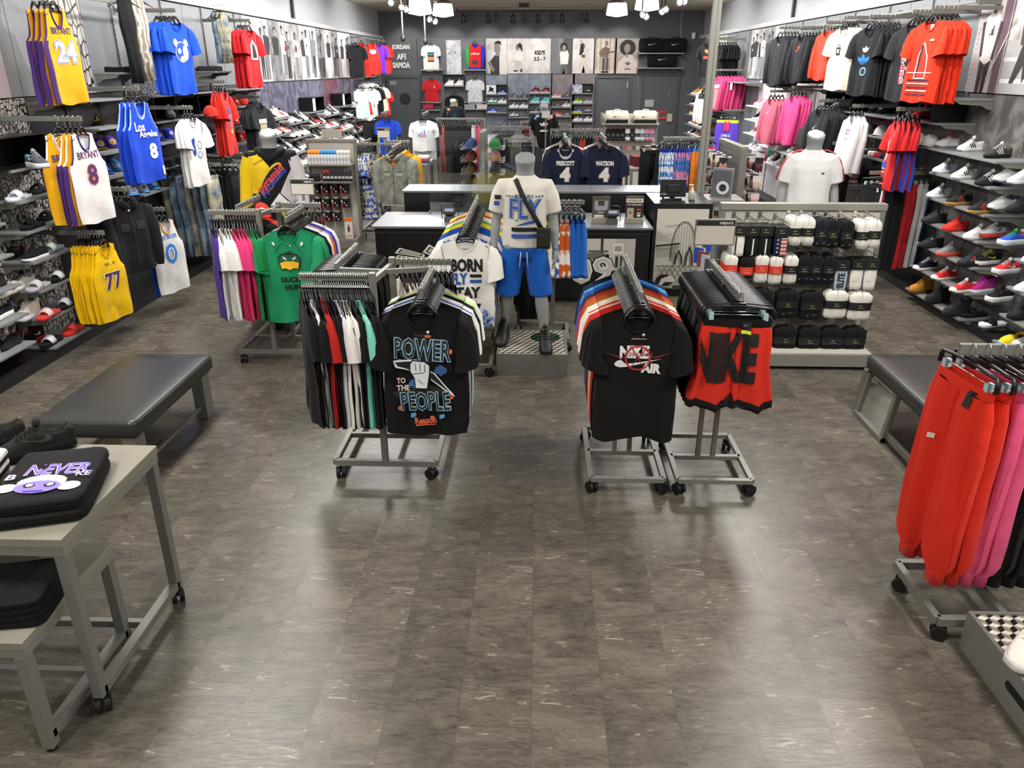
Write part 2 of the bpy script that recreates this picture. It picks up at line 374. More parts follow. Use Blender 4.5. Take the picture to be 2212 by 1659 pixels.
def hanger_meshes():
    if 'hg' in _gm: return _gm['hg']
    b=MB(); pts=[(-.19,0,-.188),(-.14,0,-.166),(-.085,0,-.142),(-.06,0,-.112),(-.03,0,-.085),(0,0,-.078),(.03,0,-.085),(.06,0,-.112),(.085,0,-.142),(.14,0,-.166),(.19,0,-.188)]
    b.tube(pts,[.004,.005,.008,.011,.012,.012,.012,.011,.008,.005,.004],6); b.cbox((0,0,-.082),(.06,.014,.034)); b.tube([(-.08,0,-.15),(0,0,-.138),(.08,0,-.15)],.005,6)
    h=MB(); h.tube([(0,0,-.07),(0,0,-.052),(.010,0,-.042),(.015,0,-.025),(.015,0,.0),(.011,0,.014),(0,0,.020),(-.011,0,.014),(-.015,0,.0),(-.016,0,-.012)],.0027,5)
    p=MB(); p.tube([(-.20,0,-.135),(-.198,0,-.095),(-.185,0,-.075),(-.12,0,-.07),(0,0,-.062),(.12,0,-.07),(.185,0,-.075),(.198,0,-.095),(.20,0,-.135)],.009,6,0,True,1.4); p.cbox((0,0,-.066),(.07,.018,.04))
    r=MB(); r.tube([(-.19,0,-.115),(.19,0,-.115)],.003,5)
    cl_=MB()
    for s in (-1,1): cl_.cbox((s*.15,0,-.125),(.026,.03,.038))
    _gm['hg']=(b.mesh('hanger',[BLK]),h.mesh('hook',[CHR]),p.mesh('clip_hanger',[BLK]),r.mesh('rod',[CHR]),cl_.mesh('clip',[mat('#a8c8cc',.2)]))
    return _gm['hg']
for _k in ('tee','tank','long','jacket','cap'): pass
def hang(kind,loc,rz,cols,label,cat,group=None,dec=None,var=0,rot=None,hk=True,sc=1.,tag=None,dlab=None):
    bot=kind in('pants','jog','shorts','fold')
    nm={'tee':'hanging_tshirt','tank':'hanging_jersey','long':'hanging_hoodie','jacket':'hanging_jacket','cap':'sleeveless_top','pants':'hanging_trousers','jog':'hanging_joggers','shorts':'hanging_shorts','fold':'hanging_jeans'}[kind]
    t=thing(nm,label,cat,loc,rz,group,rot)
    me=(gbot if bot else gtop)(kind,var)
    o=put('garment_body',me,t)
    cols=[cl(c) for c in (cols if isinstance(cols,(list,tuple)) and not isinstance(cols[0],float) else (cols,))]
    while len(cols)<6: cols.append(cols[0])
    for i,s in enumerate(o.material_slots): s.link='OBJECT'; s.material=cols[i]
    if sc!=1.: o.scale=(sc,1,sc)
    a,h,p,r,c=hanger_meshes()
    hg=put('hanger',p if bot and kind!='fold' else a,t)
    if kind=='tank': hg.scale=(.72,1,1)
    if hk:
        put('hook',h,hg)
        if bot and kind!='fold': put('rod',r,hg); put('clip',c,hg)
    if dec: decal(t,dec,me,off=.009 if bot else .005,label=dlab,sub=.02 if bot else .03)
    return t
# ---------------- shoes ----------------
_sm={}
def shoe_meshes(kind):
    if kind in _sm: return _sm[kind]
    Lh=.295; out=[]
    if kind=='slide':
        b=MB(); st_=[(0,.02),(.05,.034),(.15,.04),(.35,.04),(.55,.046),(.72,.052),(.87,.047),(.96,.032),(1,.014)]
        rings=[]
        for s,w_ in st_:
            y=Lh*(.5-s); rings.append([(-w_,y,.0),(w_,y,0),(w_*1.04,y,.018),(w_,y,.036),(w_*.8,y,.032),(-w_*.8,y,.032),(-w_,y,.036),(-w_*1.04,y,.018)])
        b.loft(rings,0); u=MB(); rg=[]
        for s,h in ((.48,.085),(.56,.092),(.64,.085),(.74,.068)):
            y=Lh*(.5-s); rg.append([(.054*math.cos(PI*k/8),y,.02+(h-.02)*math.sin(PI*k/8)) for k in range(9)])
        u.loft(rg,0,False,True,False)
        out=[b.mesh('sole',[WHT]),mod_mesh(u.mesh('strap',[WHT]),[('SOLIDIFY',dict(thickness=.006))])]
    else:
        hi=kind in('high','boot'); run=kind in('run','chunk'); sh={'run':.036,'chunk':.045,'low':.028,'high':.03,'boot':.034,'clog':.03,'canvas':.026}[kind]
        st_=[(0,.014),(.02,.026),(.07,.035),(.18,.037),(.33,.036),(.48,.041),(.62,.049),(.75,.052),(.87,.046),(.95,.033),(.99,.016),(1,.008)]
        top={0:.07,.02:.088,.07:.10,.18:.084,.33:.088,.48:.102,.62:.084,.75:.066,.87:.054,.95:.043,.99:.032,1:.026}
        if hi: top.update({0:.12,.02:.145,.07:.155,.18:.15,.33:.155,.48:.135,.62:.096,.75:.072})
        if kind=='boot': top.update({0:.13,.02:.15,.07:.16,.18:.158,.33:.16,.48:.14,.62:.105,.75:.088,.87:.082,.95:.068,.99:.045,1:.03})
        if kind=='clog': top.update({0:.05,.02:.06,.07:.055,.18:.045,.33:.05,.48:.085,.62:.088,.75:.08,.87:.068,.95:.052})
        if kind=='canvas': top.update({.48:.092,.62:.074,.75:.058,.87:.048})
        b=MB(); rings=[]
        for s,w_ in st_:
            y=Lh*(.5-s); e=1.10 if run else 1.05; lift=(.010 if s>.9 else 0)+(.006 if s<.04 else 0)
            rings.append([(-w_*.92,y,lift),(w_*.92,y,lift),(w_*e,y,.006+lift),(w_*e*1.02,y,sh*.6),(w_*1.02,y,sh),(-w_*1.02,y,sh),(-w_*e*1.02,y,sh*.6),(-w_*e,y,.006+lift)])
        b.loft(rings,0); sole=b.mesh('sole',[WHT]); out.append(sole)
        u=MB(); N=16; vs=[]
        for s,w_ in st_:
            y=Lh*(.5-s); h=top[s]; openq=.05<s<.42
            for k in range(N+1):
                a=PI*k/N; x=w_*(abs(math.cos(a))**.8)*(1 if a<PI/2 else -1); z=sh-.003+(h-sh)*(math.sin(a)**.75)
                if hi and h>.11:   # straight shaft
                    x=w_*(.98-.12*math.sin(a))*(1 if math.cos(a)>0 else -1) if abs(math.cos(a))>.42 else .03*math.cos(a)/.42
                if openq and abs(math.cos(a))<.62: z=h-.035-(.03 if hi else 0); x=.026*math.cos(a)/.62
                yy=y
                if openq and abs(math.cos(a))<.62 and s<.1: yy=y-.012
                vs.append((x,yy,z))
        fs=[];n=N+1
        for i in range(len(st_)-1):
            sm=(st_[i][0]+st_[i+1][0])/2
            for k in range(N):
                am=PI*(k+.5)/N; f=(i*n+k,i*n+k+1,(i+1)*n+k+1,(i+1)*n+k); m=0
                if .05<sm<.42 and abs(math.cos(am))<.6: m=1
                elif sm>.9 and kind in('low','canvas'): m=2 if kind=='canvas' else 0
                elif sm<.05: m=2
                elif .42<sm<.5 and abs(math.cos(am))<.45: m=1
                u.add([vs[j] for j in f],[(0,1,2,3)],m,True)
        me=u.mesh('u',[WHT]*3); bm=bmesh.new(); bm.from_mesh(me); bmesh.ops.remove_doubles(bm,verts=bm.verts,dist=.0003); bmesh.ops.recalc_face_normals(bm,faces=bm.faces); bm.to_mesh(me); bm.free()
        out.append(me)
        l=MB()
        if kind!='clog':
            for k in range(5):
                s=.46+.055*k; 
                hh=top[.48]+(top[.75]-top[.48])*(s-.48)/.27+.003; y=Lh*(.5-s)
                l.tube([(-.026,y+.004,hh-.008),(0,y,hh+.002),(.026,y-.004,hh-.008)],.0032,5)
            l.tube([(-.012,Lh*.06,top[.48]+.004),(0,Lh*.09,top[.48]+.016),(.014,Lh*.06,top[.48]+.004)],.014,6)
        else: l.tube([(-.04,.02,.05),(-.042,.09,.075),(0,.13,.085),(.042,.09,.075),(.04,.02,.05)],.007,6,0,True,1.6)
        out.append(l.mesh('laces',[WHT]))
        tree=BVHTree.FromPolygons([v.co for v in me.vertices],[p.vertices for p in me.polygons]); out.append(tree)
    _sm[kind]=out; return out
_logo={}
def side_logo(kind,logo,col,side):
    k=(kind,logo,col,side)
    if k in _logo: return _logo[k]
    tree=shoe_meshes(kind)[3]; b=MB(); polys={'swoosh':[[(-p[0]*.13*1-.0,p[1]*.07+.062) for p in SWOOSH]],
      'stripes':[[(.035-.026*i,.032),(.02-.026*i,.032),(-.012-.026*i,.085-.006*i),(.003-.026*i,.085-.006*i)] for i in range(3)],
      'puma':[[(.06,.035),(-.02,.05),(-.07,.075),(-.055,.08),(0,.062),(.06,.055)]],'dot':[[(-.02+.012*math.cos(i),.09+.012*math.sin(i)) for i in range(6)]]}[logo]
    bm=bmesh.new()
    for q in polys:
        try: bm.faces.new([bm.verts.new((0,a,z)) for a,z in q])
        except ValueError: pass
    bmesh.ops.triangulate(bm,faces=bm.faces[:]); 
    es=[e for e in bm.edges if e.calc_length()>.015]; bmesh.ops.subdivide_edges(bm,edges=es,cuts=2); bmesh.ops.triangulate(bm,faces=bm.faces[:])
    bad=[]
    for v in bm.verts:
        h=tree.ray_cast(Vector((side*.3,v.co.y,v.co.z)),Vector((-side,0,0)))
        if h[0] is None: bad.append(v)
        else: v.co.x=h[0].x+side*.0015
    bmesh.ops.delete(bm,geom=bad,context='VERTS'); me=bpy.data.meshes.new('logo'); bm.to_mesh(me); bm.free(); me.materials.append(mat(col,.6)); _logo[k]=me; return me
SHN={'slide':'slide_sandal','boot':'boot','clog':'clog','high':'high_top_sneaker','low':'low_sneaker','run':'running_shoe','chunk':'chunky_sneaker','canvas':'canvas_sneaker'}
def shoe(kind,loc,rz,cols,label,group=None,logo=None,lcol='#ffffff',rot=None,far=False,sc=1.,zs=1.2):
    """cols: upper, sole, laces, lining, heel"""
    t=thing(SHN[kind],label,'shoe',loc,rz,group,rot); ms=shoe_meshes(kind)
    c=[cl(x) if isinstance(x,str) else x for x in cols]
    while len(c)<5: c.append({2:c[0],3:mat('#16161a',.9),4:c[0]}[len(c)])
    def setm(o,*m):
        for i,s in enumerate(o.material_slots): s.link='OBJECT'; s.material=m[min(i,len(m)-1)]
        o.scale=(sc,sc,sc*(1. if kind=='slide' else zs))
    setm(put('sole',ms[0],t),c[1])
    if kind=='slide': setm(put('strap',ms[1],t),c[0]); return t
    setm(put('upper',ms[1],t),c[0],c[3],c[4])
    if not far or True:
        if kind!='x': setm(put('laces' if kind!='clog' else 'heel_strap',ms[2],t),c[2])
    if logo:
        for sd in ((-1,1) if not far else (1,-1)): setm(put('side_mark',side_logo(kind,logo,lcol,sd),t),mat(lcol,.6))
    return t
# ---------------- caps ----------------
_cm={}
def cap(loc,rz,cols,label,logo=None,group=None,rot=None):
    if not _cm:
        b=MB(); b.ell((0,0,0),(.085,.098,.115),0,20,8,0.); b.cyl((0,0,.116),.008,.006,0,8); _cm['crown']=b.mesh('crown',[WHT])
        for k in range(0): pass
        v=MB(); rings=[]
        for i in range(9):
            t=i/8; yy=-.085-.075*math.sin(PI*(.5))*t
            rings.append([(.08*(1-.28*t**3)*u/6,-(.098*math.sqrt(max(0,1-(u/6*.93)**2)))-.072*t*(1-.25*(u/6)**2),.010-.016*(u/6)**2-.006*t) for u in range(-6,7)])
        v.loft(rings,0,False,True,False); _cm['brim']=mod_mesh(v.mesh('brim',[WHT]),[('SOLIDIFY',dict(thickness=.004))])
    t=thing('baseball_cap',label,'cap',loc,rz,group,rot)
    for n,c in (('crown',cols[0]),('brim',cols[1])):
        o=put(n,_cm[n],t); o.material_slots[0].link='OBJECT'; o.material_slots[0].material=cl(c)
    if logo: decal(t,[(k,x,z,w_,h_,c) for k,x,z,w_,h_,c in logo],_cm['crown'],off=.002,name='logo',sub=.02)
    return t
# ---------------- folded clothes ----------------
_fm={}
def folded(loc,rz,col,label,cat='folded shirt',group=None,size=(.3,.24,.035),dec=None,trim=None,var=0,name='folded_shirt',dec_rot=0):
    key=(size,var)
    if key not in _fm:
        rr=random.Random(var+1); b=MB(); sx,sy,sz=size; n=28
        def sq(a,bx,by,z): 
            c,s=math.cos(a),math.sin(a); return (bx*(abs(c)**.22)*(1 if c>0 else -1),by*(abs(s)**.22)*(1 if s>0 else -1),z)
        rg=[]
        for k,(f,z) in enumerate(((.93,0),(.99,.12),(1,.22),(.97,.30),(.985,.40),(1,.52),(.972,.60),(.985,.72),(.97,.86),(.93,.97),(.84,1.0),(.7,1.02),(.5,1.02),(.25,1.03),(.01,1.03))):
            rg.append([(lambda p:(p[0],p[1],z*sz+((.0035*math.sin(p[0]*26+p[1]*19+var)+.002*math.sin(p[0]*55-p[1]*40)) if .2<f<.96 and z>.9 else 0)))(sq(2*PI*i/n,sx/2*f,sy/2*f,z)) for i in range(n)])
        b.loft(rg,0); _fm[key]=b.mesh('folded',[WHT])
    t=put(name,_fm[key],None,loc=loc,rz=rz,label=label,cat=cat,group=group)
    t.material_slots[0].link='OBJECT'; t.material_slots[0].material=cl(col)
    if dec: decal(t,dec,None,off=0,M=Matrix.Translation((0,0,size[2]*1.035+.003))@Matrix.Rotation(dec_rot,4,'Z')@Matrix.Rotation(-PI/2,4,'X'))
    return t
# ---------------- racks ----------------
def caster(par,x,y,rz=0.3,r=.037):
    b=MB()
    for s in (-1,1): b.cyl((s*.018,0,-.0),r,.022,0,18,'x'); b.cyl((s*.0295,0,0),r*.55,.003,0,14,'x')
    b.cbox((0,.005,.022),(.014,.05,.034)); b.cyl((0,.012,.048),.009,.03,1,8)
    o=b.build('caster',[RUB,CHR],par); o.location=(x,y,r); o.rotation_euler=(0,0,rz); return o
def arm(par,p,q,w_=.018,h=.042,name='arm'):
    b=MB(); b.bar(Vector(p)-Vector((0,0,.008)),Vector(q)-Vector((0,0,.008)),w_,h,0); b.build(name,GREYM,par,bev=.003)
def mbar(par,p,q,w_=.032,h=None,name='frame_bar'):
    b=MB(); b.bar(p,q,w_,h,0); return b.build(name,GREYM,par,bev=.002)
def tstand(name,label,x,y,w_=.48,d=.75,z=1.33,y0=None,y1=None):
    t=thing(name,label,'clothes rack',(x,y,0)); zb=.10
    for a in (-1,1): mbar(t,(a*w_/2,-d/2,zb),(a*w_/2,d/2,zb),.035,.03,'base_rail')
    for b_ in (-1,0,1): mbar(t,(-w_/2,b_*d/2,zb),(w_/2,b_*d/2,zb),.035,.03,'base_rail')
    for a in (-1,1): mbar(t,(a*.05,0,zb),(a*.05,0,.98),.03,.03,'post')
    mbar(t,(-.05,0,.55),(.05,0,.55),.02,.02,'post_bridge'); mbar(t,(0,0,.9),(0,0,z-.02),.022,.022,'inner_post')
    arm(t,(0,-d*.62 if y0 is None else y0,z),(0,d*.62 if y1 is None else y1,z))
    i=0
    for a in (-1,1):
        for b_ in (-1,1): caster(t,a*(w_/2-.01),b_*(d/2-.01),.5+i*.8); i+=1
    return t
MENS=[('rect',0,.0,.19,.02,'#232322')]
def sign(par_or_loc,w_=.21,h=.14,post=.12,down=0,txt="MEN'S",label=None,rz=0,body=None):
    """framed card holder; z is the bottom of the little post"""
    t=thing('sign_holder',label,'sign',par_or_loc,rz)
    b=MB(); b.box(-w_/2,w_/2,-.008,.008,post,post+h); b.build('sign_frame',GREYM,t,bev=.002)
    b=MB(); b.box(-w_/2+.008,w_/2-.008,-.0095,-.007,post+.008,post+h-.008); b.build('card',mat('#cfc8ba',.6),t)
    if body is None: decal(t,[('rect',0,post+h-.025,w_-.016,.034,'#232322'),('t:'+txt,w_*.26,post+h-.025,w_*.33,.017,'#dedad0',0,.03)],None,y0=-.0095,name='lettering',off=.001)
    else: decal(t,body,None,y0=-.0095,name='lettering',off=.001)
    b=MB(); b.box(-.012,.012,-.006,.006,-down,post+.01); b.build('stem',GREYM,t)
    return t
# ---------------- mannequins ----------------
MANN=mat('#8d8f8e',.5)
def el(cx,cy,z,a,b_,n=24,tilt=0.): return [(cx+a*math.cos(2*PI*i/n),cy+b_*math.sin(2*PI*i/n)+0,z+tilt*math.sin(2*PI*i/n)) for i in range(n)]
def arm_chain(b,s,pose=0.,hand=True,k=1.):
    sh=Vector((s*.162,.01,1.375)); el_=Vector((s*(.242+pose*.02),.02,1.11)); wr=Vector((s*(.262+pose*.03),-.05,.87))
    b.tube([sh+Vector((-s*.05,0,.015)),sh,(sh+el_)/2,el_,(el_*.6+wr*.4),wr],[.045*k,.050*k,.050*k,.042*k,.043*k,.027*k],12)
    if hand:
        h=Vector((s*.266,-.065,.79)); b.tube([wr,(wr+h)/2,h,h+Vector((0,-.004,-.012))],[.026,.030,.032,.026],10,0,True,.55)
        for i,(dy,L_) in enumerate(((-.034,.078),(-.012,.088),(.010,.082),(.030,.064))):
            p=h+Vector((0,dy*.9,-.005)); b.tube([p,p+Vector((-s*.004,dy*.15,-L_*.4)),p+Vector((-s*.016,dy*.2,-L_*.75)),p+Vector((-s*.032,dy*.2,-L_))],[.0095,.0092,.0085,.006],7)
        p=wr+(h-wr)*.35+Vector((0,-.02,0)); b.tube([p,p+Vector((-s*.004,-.028,-.03)),p+Vector((-s*.010,-.036,-.062)),p+Vector((-s*.016,-.036,-.08))],[.012,.0115,.010,.007],7)
def leg_chain(b,s,sp=.12,fy=0.):
    b.tube([(s*.085,.0,.93),(s*.095,.0,.80),(s*(.10+sp*.1),-.01,.62),(s*(.085+sp*.35),-.015+fy*.4,.50),(s*(.08+sp*.45),.005+fy*.6,.38),(s*(.07+sp*.62),.01+fy*.85,.20),(s*(.06+sp*.75),.01+fy,.09)],[.098,.092,.072,.056,.060,.043,.036],14)
    x=s*(.06+sp*.75); b.tube([(x,.05+fy,.045),(x,.0+fy,.045),(x+s*.01,-.09+fy,.03),(x+s*.015,-.16+fy,.022)],[.034,.045,.040,.022],10,0,True,.8)
def mannequin_body(t,legs=True,sp=.14,fy=0.,vox=.011,arms=True):
    b=MB()
    b.loft([el(0,0,.84,.10,.085),el(0,0,.90,.165,.105),el(0,0,.97,.165,.105),el(0,0,1.08,.135,.095),el(0,0,1.18,.150,.105),el(0,0,1.30,.166,.108),el(0,.005,1.37,.150,.095),el(0,.01,1.42,.105,.075),el(0,.012,1.46,.085,.075),el(0,.008,1.51,.070,.070),el(0,.0,1.56,.078,.075,tilt=.012),el(0,-.006,1.61,.086,.084,tilt=.035),el(0,-.008,1.622,.084,.082,tilt=.038)],0)
    if legs: leg_chain(b,1,sp,fy); leg_chain(b,-1,sp,-fy)
    put('body',remesh(b.mesh('body',[MANN]),vox,5,[MANN]),t)
    if arms:
        for s in (-1,1):
            a=MB(); arm_chain(a,s); put('arm',remesh(a.mesh('arm',[MANN]),.0055,2,[MANN]),t)
def mtee(t,col,hem=.86,long=False,dec=None,name='shirt',loose=1.,sleeve_mat=None,dlab=None,folds=.008):
    b=MB(); k=loose
    def e2(cx,cy,z,a,b_,n=40):
        q=max(0,(1.42-z)/.5); return [(cx+(a+folds*q*math.sin(7*2*PI*i/n+z*3))*math.cos(2*PI*i/n),cy+(b_+folds*q*math.sin(5*2*PI*i/n+z*5))*math.sin(2*PI*i/n),z) for i in range(n)]
    b.loft([e2(0,0,hem,.190*k,.128*k),e2(0,0,hem+.10,.190*k,.130*k),e2(0,0,1.08,.182*k,.128*k),e2(0,0,1.2,.188*k,.130*k),e2(0,0,1.31,.190*k,.132),e2(0,.005,1.385,.176,.116),e2(0,.01,1.43,.138,.094),e2(0,.012,1.468,.092,.080),e2(0,.01,1.480,.078,.074)],0)
    for s in (-1,1):
        sh=Vector((s*.175,.01,1.40)); e=Vector((s*.258,.012,1.17)) if not long else None
        if long: b.tube([sh+Vector((-s*.06,0,.0)),sh,(s*.218,.01,1.27),(s*.245,.02,1.11),(s*.262,-.02,.98),(s*.266,-.05,.89),(s*.266,-.055,.87)],[.06,.082,.078,.066,.060,.050,.040],14)
        else: b.tube([sh+Vector((-s*.07,0,-.005)),sh+Vector((0,0,-.012)),(s*.212,.01,1.30),(s*.243,.012,1.17)],[.055,.074,.076,.070],14)
    me=remesh(b.mesh(name,[WHT]),.0095,4,[cl(col)])
    o=put(name,me,t)
    if dec: decal(t,dec,me,off=.004,sub=.02,label=dlab)
    return o,me
def mshorts(t,col,hem=.47,top=.92,sp=.14,fy=0.,name='shorts'):
    b=MB(); b.loft([el(0,0,.80,.17,.115),el(0,0,.86,.178,.122),el(0,0,top,.172,.118)],0)
    for s in (-1,1):
        if hem>.3: pts=[(s*.09,0,.86),(s*(.10+sp*.1),-.005,.68),(s*(.09+sp*.34),-.01+s*fy*.4,hem+.02),(s*(.09+sp*.35),-.01+s*fy*.4,hem)];rr=[.10,.108,.104,.104]
        else: pts=[(s*.09,0,.86),(s*(.10+sp*.1),-.005,.68),(s*(.09+sp*.35),0,.45),(s*(.06+sp*.7),.01,.12)];rr=[.10,.10,.075,.055]
        b.tube(pts,rr,18)
    me=remesh(b.mesh(name,[WHT]),.011,3,[cl(col)]); put(name,me,t); return me
# ---------------- measured layout helper: a photo point on a known plane of the shop -> metres ----------------
_cp,_sp=math.cos(PIT),math.sin(PIT)
_fw=Vector((-math.sin(YAW)*_cp,math.cos(YAW)*_cp,-_sp)); _rt=Vector((math.cos(YAW),math.sin(YAW),0)); _up=_rt.cross(_fw)
def at(px,py,X=None,Y=None,Z=None):
    r=_fw+_rt*((px-1106)/FPX)-_up*((py-829.5)/FPX)
    t=X/r.x if X is not None else Y/r.y if Y is not None else (Z-CAMH)/r.z
    return Vector((0,0,CAMH))+r*t
# ---------------- the shop shell ----------------
def floor_mat():
    m=bpy.data.materials.new('stone_vinyl_tile'); m.use_nodes=True; nt=m.node_tree; N=nt.nodes; L=nt.links; b=N['Principled BSDF']
    def nd(t,**k):
        n=N.new(t)
        for a,v in k.items(): setattr(n,a,v)
        return n
    def mth(op,a,c=None,d=None):
        q=nd('ShaderNodeMath',operation=op)
        for i,x in enumerate((a,c,d)):
            if x is None: continue
            if isinstance(x,(int,float)): q.inputs[i].default_value=x
            else: L.new(x,q.inputs[i])
        return q.outputs[0]
    tc=nd('ShaderNodeTexCoord'); sp=nd('ShaderNodeSeparateXYZ'); L.new(tc.outputs['Object'],sp.inputs[0])
    cx=mth('DIVIDE',mth('ADD',sp.outputs[0],30.5),.305); ix=mth('FLOOR',cx)
    sh=mth('MULTIPLY',mth('MODULO',mth('MULTIPLY',ix,7.),3.),.2033)
    cy=mth('DIVIDE',mth('ADD',mth('ADD',sp.outputs[1],30.),sh),.61); iy=mth('FLOOR',cy)
    cb=nd('ShaderNodeCombineXYZ'); L.new(ix,cb.inputs[0]); L.new(iy,cb.inputs[1]); wn=nd('ShaderNodeTexWhiteNoise',noise_dimensions='2D'); L.new(cb.outputs[0],wn.inputs['Vector'])
    # few tile prints repeated: quantise the random value
    q=mth('MULTIPLY',mth('FLOOR',mth('MULTIPLY',wn.outputs['Value'],7.)),3.17)
    fx=mth('SUBTRACT',cx,ix); fy=mth('SUBTRACT',cy,iy)
    loc=nd('ShaderNodeCombineXYZ'); L.new(mth('ADD',mth('MULTIPLY',fx,.305),q),loc.inputs[0]); L.new(mth('ADD',mth('MULTIPLY',fy,.61),mth('MULTIPLY',q,1.7)),loc.inputs[1])
    def noise(sx,sy,det=6,dis=0.,rot=0.,sc=1.,typ=None):
        mp=nd('ShaderNodeMapping'); mp.inputs['Scale'].default_value=(sx,sy,1); mp.inputs['Rotation'].default_value=(0,0,rot); L.new(loc.outputs[0],mp.inputs[0])
        n=nd('ShaderNodeTexNoise'); n.inputs['Scale'].default_value=sc; n.inputs['Detail'].default_value=det; n.inputs['Distortion'].default_value=dis; n.inputs['Roughness'].default_value=.62
        L.new(mp.outputs[0],n.inputs['Vector']); return n.outputs[0]
    big=noise(3,5,6,1.4,.5); fine=noise(13,55,8,1.2,.25); veins=noise(3.6,15,5,2.6,.45); grain=noise(90,120,4)
    r=nd('ShaderNodeValToRGB'); e=r.color_ramp.elements; e[0].position=.34; e[0].color=lin('#3d3933'); e[1].position=.66; e[1].color=lin('#716a5e')
    L.new(mth('ADD',mth('MULTIPLY',big,.55),mth('MULTIPLY',fine,.45)),r.inputs[0])
    v=nd('ShaderNodeValToRGB'); e=v.color_ramp.elements; e[0].position=.60; e[0].color=(0,0,0,1); e[1].position=.66; e[1].color=(1,1,1,1); L.new(veins,v.inputs[0])
    mk=mth('MULTIPLY',v.outputs[0],mth('GREATER_THAN',big,.52))
    mx=nd('ShaderNodeMix',data_type='RGBA'); mx.inputs[7].default_value=lin('#b3aa98'); L.new(mth('MULTIPLY',mk,.5),mx.inputs[0]); L.new(r.outputs[0],mx.inputs[6])
    # per-tile tone
    hs=nd('ShaderNodeHueSaturation'); L.new(mx.outputs[2],hs.inputs['Color']); L.new(mth('ADD',mth('MULTIPLY',wn.outputs['Value'],.20),mth('ADD',mth('MULTIPLY',grain,.55),.63)),hs.inputs['Value'])
    # seams
    ex=mth('MULTIPLY',mth('MINIMUM',fx,mth('SUBTRACT',1.,fx)),.305); ey=mth('MULTIPLY',mth('MINIMUM',fy,mth('SUBTRACT',1.,fy)),.61)
    seam=mth('LESS_THAN',mth('MINIMUM',ex,ey),.0011)
    m2=nd('ShaderNodeMix',data_type='RGBA'); m2.inputs[7].default_value=lin('#3a3632'); L.new(mth('MULTIPLY',seam,.6),m2.inputs[0]); L.new(hs.outputs[0],m2.inputs[6]); L.new(m2.outputs[2],b.inputs['Base Color'])
    rg=mth('ADD',mth('MULTIPLY',fine,.16),.23); L.new(rg,b.inputs['Roughness']); b.inputs['Specular IOR Level'].default_value=.5
    bp=nd('ShaderNodeBump'); bp.inputs['Strength'].default_value=.25; bp.inputs['Distance'].default_value=.004; L.new(mth('ADD',fine,mth('MULTIPLY',grain,.3)),bp.inputs['Height']); L.new(bp.outputs[0],b.inputs['Normal'])
    return m
WX=4.85; YB=25.
b=MB(); b.box(-WX,WX,-3,YB,-.1,0); st(b.build('floor',floor_mat()))
b=MB(); b.box(-WX,WX,-3,YB,4.03,4.13); st(b.build('ceiling',mat('#b3ad9c',.9)))
WG=mat('#b4b6ba',.32); DG=mat('#5a5d62',.6)
for s,n in ((-1,'wall_left'),(1,'wall_right')):
    b=MB(); b.box(*sorted((s*WX,s*(WX+.15))),-3,YB,0,4.03); st(b.build(n,WG))
b=MB(); b.box(-WX,WX,YB,YB+.15,0,4.03); st(b.build('wall_back',DG))
b=MB(); b.box(-WX,WX,-3.15,-3,0,4.03); st(b.build('wall_front',mat('#8a8a8a',.7)))
for s,n in ((-1,'left'),(1,'right')):
    b=MB(); b.box(*sorted((s*4.43,s*4.84)),-2.9,24.6,0,.10); o=st(b.build('baseboard_'+n,mat('#0e0e10',.5)))
    b=MB(); b.box(*sorted((s*4.66,s*4.84)),-2.9,24.6,3.27,3.35); o=st(b.build('trim_'+n,mat('#b2b4b6',.45),bev=.004))
    b=MB()
    for yy in (4.5,8.5,12.4,16.3,20.2,24.1): b.box(*sorted((s*4.80,s*4.848)),yy-.05,yy+.05,3.35,4.02)
    # one vertical dark seam cover per bay of the upper wall
    for i,yy in enumerate((9.1,16.3)):
        q=MB(); q.box(*sorted((s*4.80,s*4.848)),yy-.045,yy+.045,3.36,4.02); st(q.build('trim_%d'%(i+1+(2 if s>0 else 0)),mat('#3d3f43',.5)))
# wall fixture panels: one slatted bay of 0.61 m each
def panel(side,y0,y1,z0,z1,m,name='wall_panel',label=None,x=4.70,th=.03,group=None):
    b=MB(); b.box(*sorted((side*x,side*(x+th))),y0+.004,y1-.004,z0,z1)
    return b.build(name,m,None,bev=.003,label=label,cat='wall panel',group=group)
GP=mat('#7d8085',.42); GP2=mat('#6c7078',.4); PURP=mat('#4d4a5e',.35,0,'marble','#74728a'); MAR=mat('#5c3440',.35,0,'marble','#7d4e5c'); LIT=mat('#b9b9bc',.4,0,'marble','#d8d7d6')
STONE=mat('#50504f',.5,0,'marble','#7d7b78'); SCL=mat('#bdb7b2',.4,0,'scales','#141416',1.9); SCO=mat('#d9a12c',.4,0,'scales','#141416',1.)
DKP=mat('#232326',.4)
# ================= FRONT OF THE SHOP =================
# --- display table with castors, front, by the camera ---
t=thing('display_table','large grey metal display table on castors holding the black graphic sweatshirts','table',(-2.75,2.72,0))
tm=mat('#85817442'[:7],.40); tf=mat('#85857c',.42,.2)
b=MB(); b.box(-.75,.985,-.385,.385,.832,.87); b.build('tabletop',tm,t,bev=.003)
b=MB(); b.box(-.75,.98,-.38,.38,.79,.83); b.build('apron',tf,t,bev=.002)
for sx,sy in ((.955,-.355),(.955,.355),(-.72,-.355),(-.72,.355)):
    mbar(t,(sx,sy,.085),(sx,sy,.79),.045,.045,'leg'); caster(t,sx,sy,.5)
mbar(t,(.955,-.355,.105),(.955,.355,.105),.045,.04,'foot_rail'); mbar(t,(-.72,-.355,.105),(-.72,.355,.105),.045,.04,'foot_rail'); mbar(t,(-.72,.06,.105),(.94,.06,.105),.03,.035,'cross_rail')
t=thing('nesting_table','low grey nesting table pushed under the large table','table',(-2.75,2.30,0))
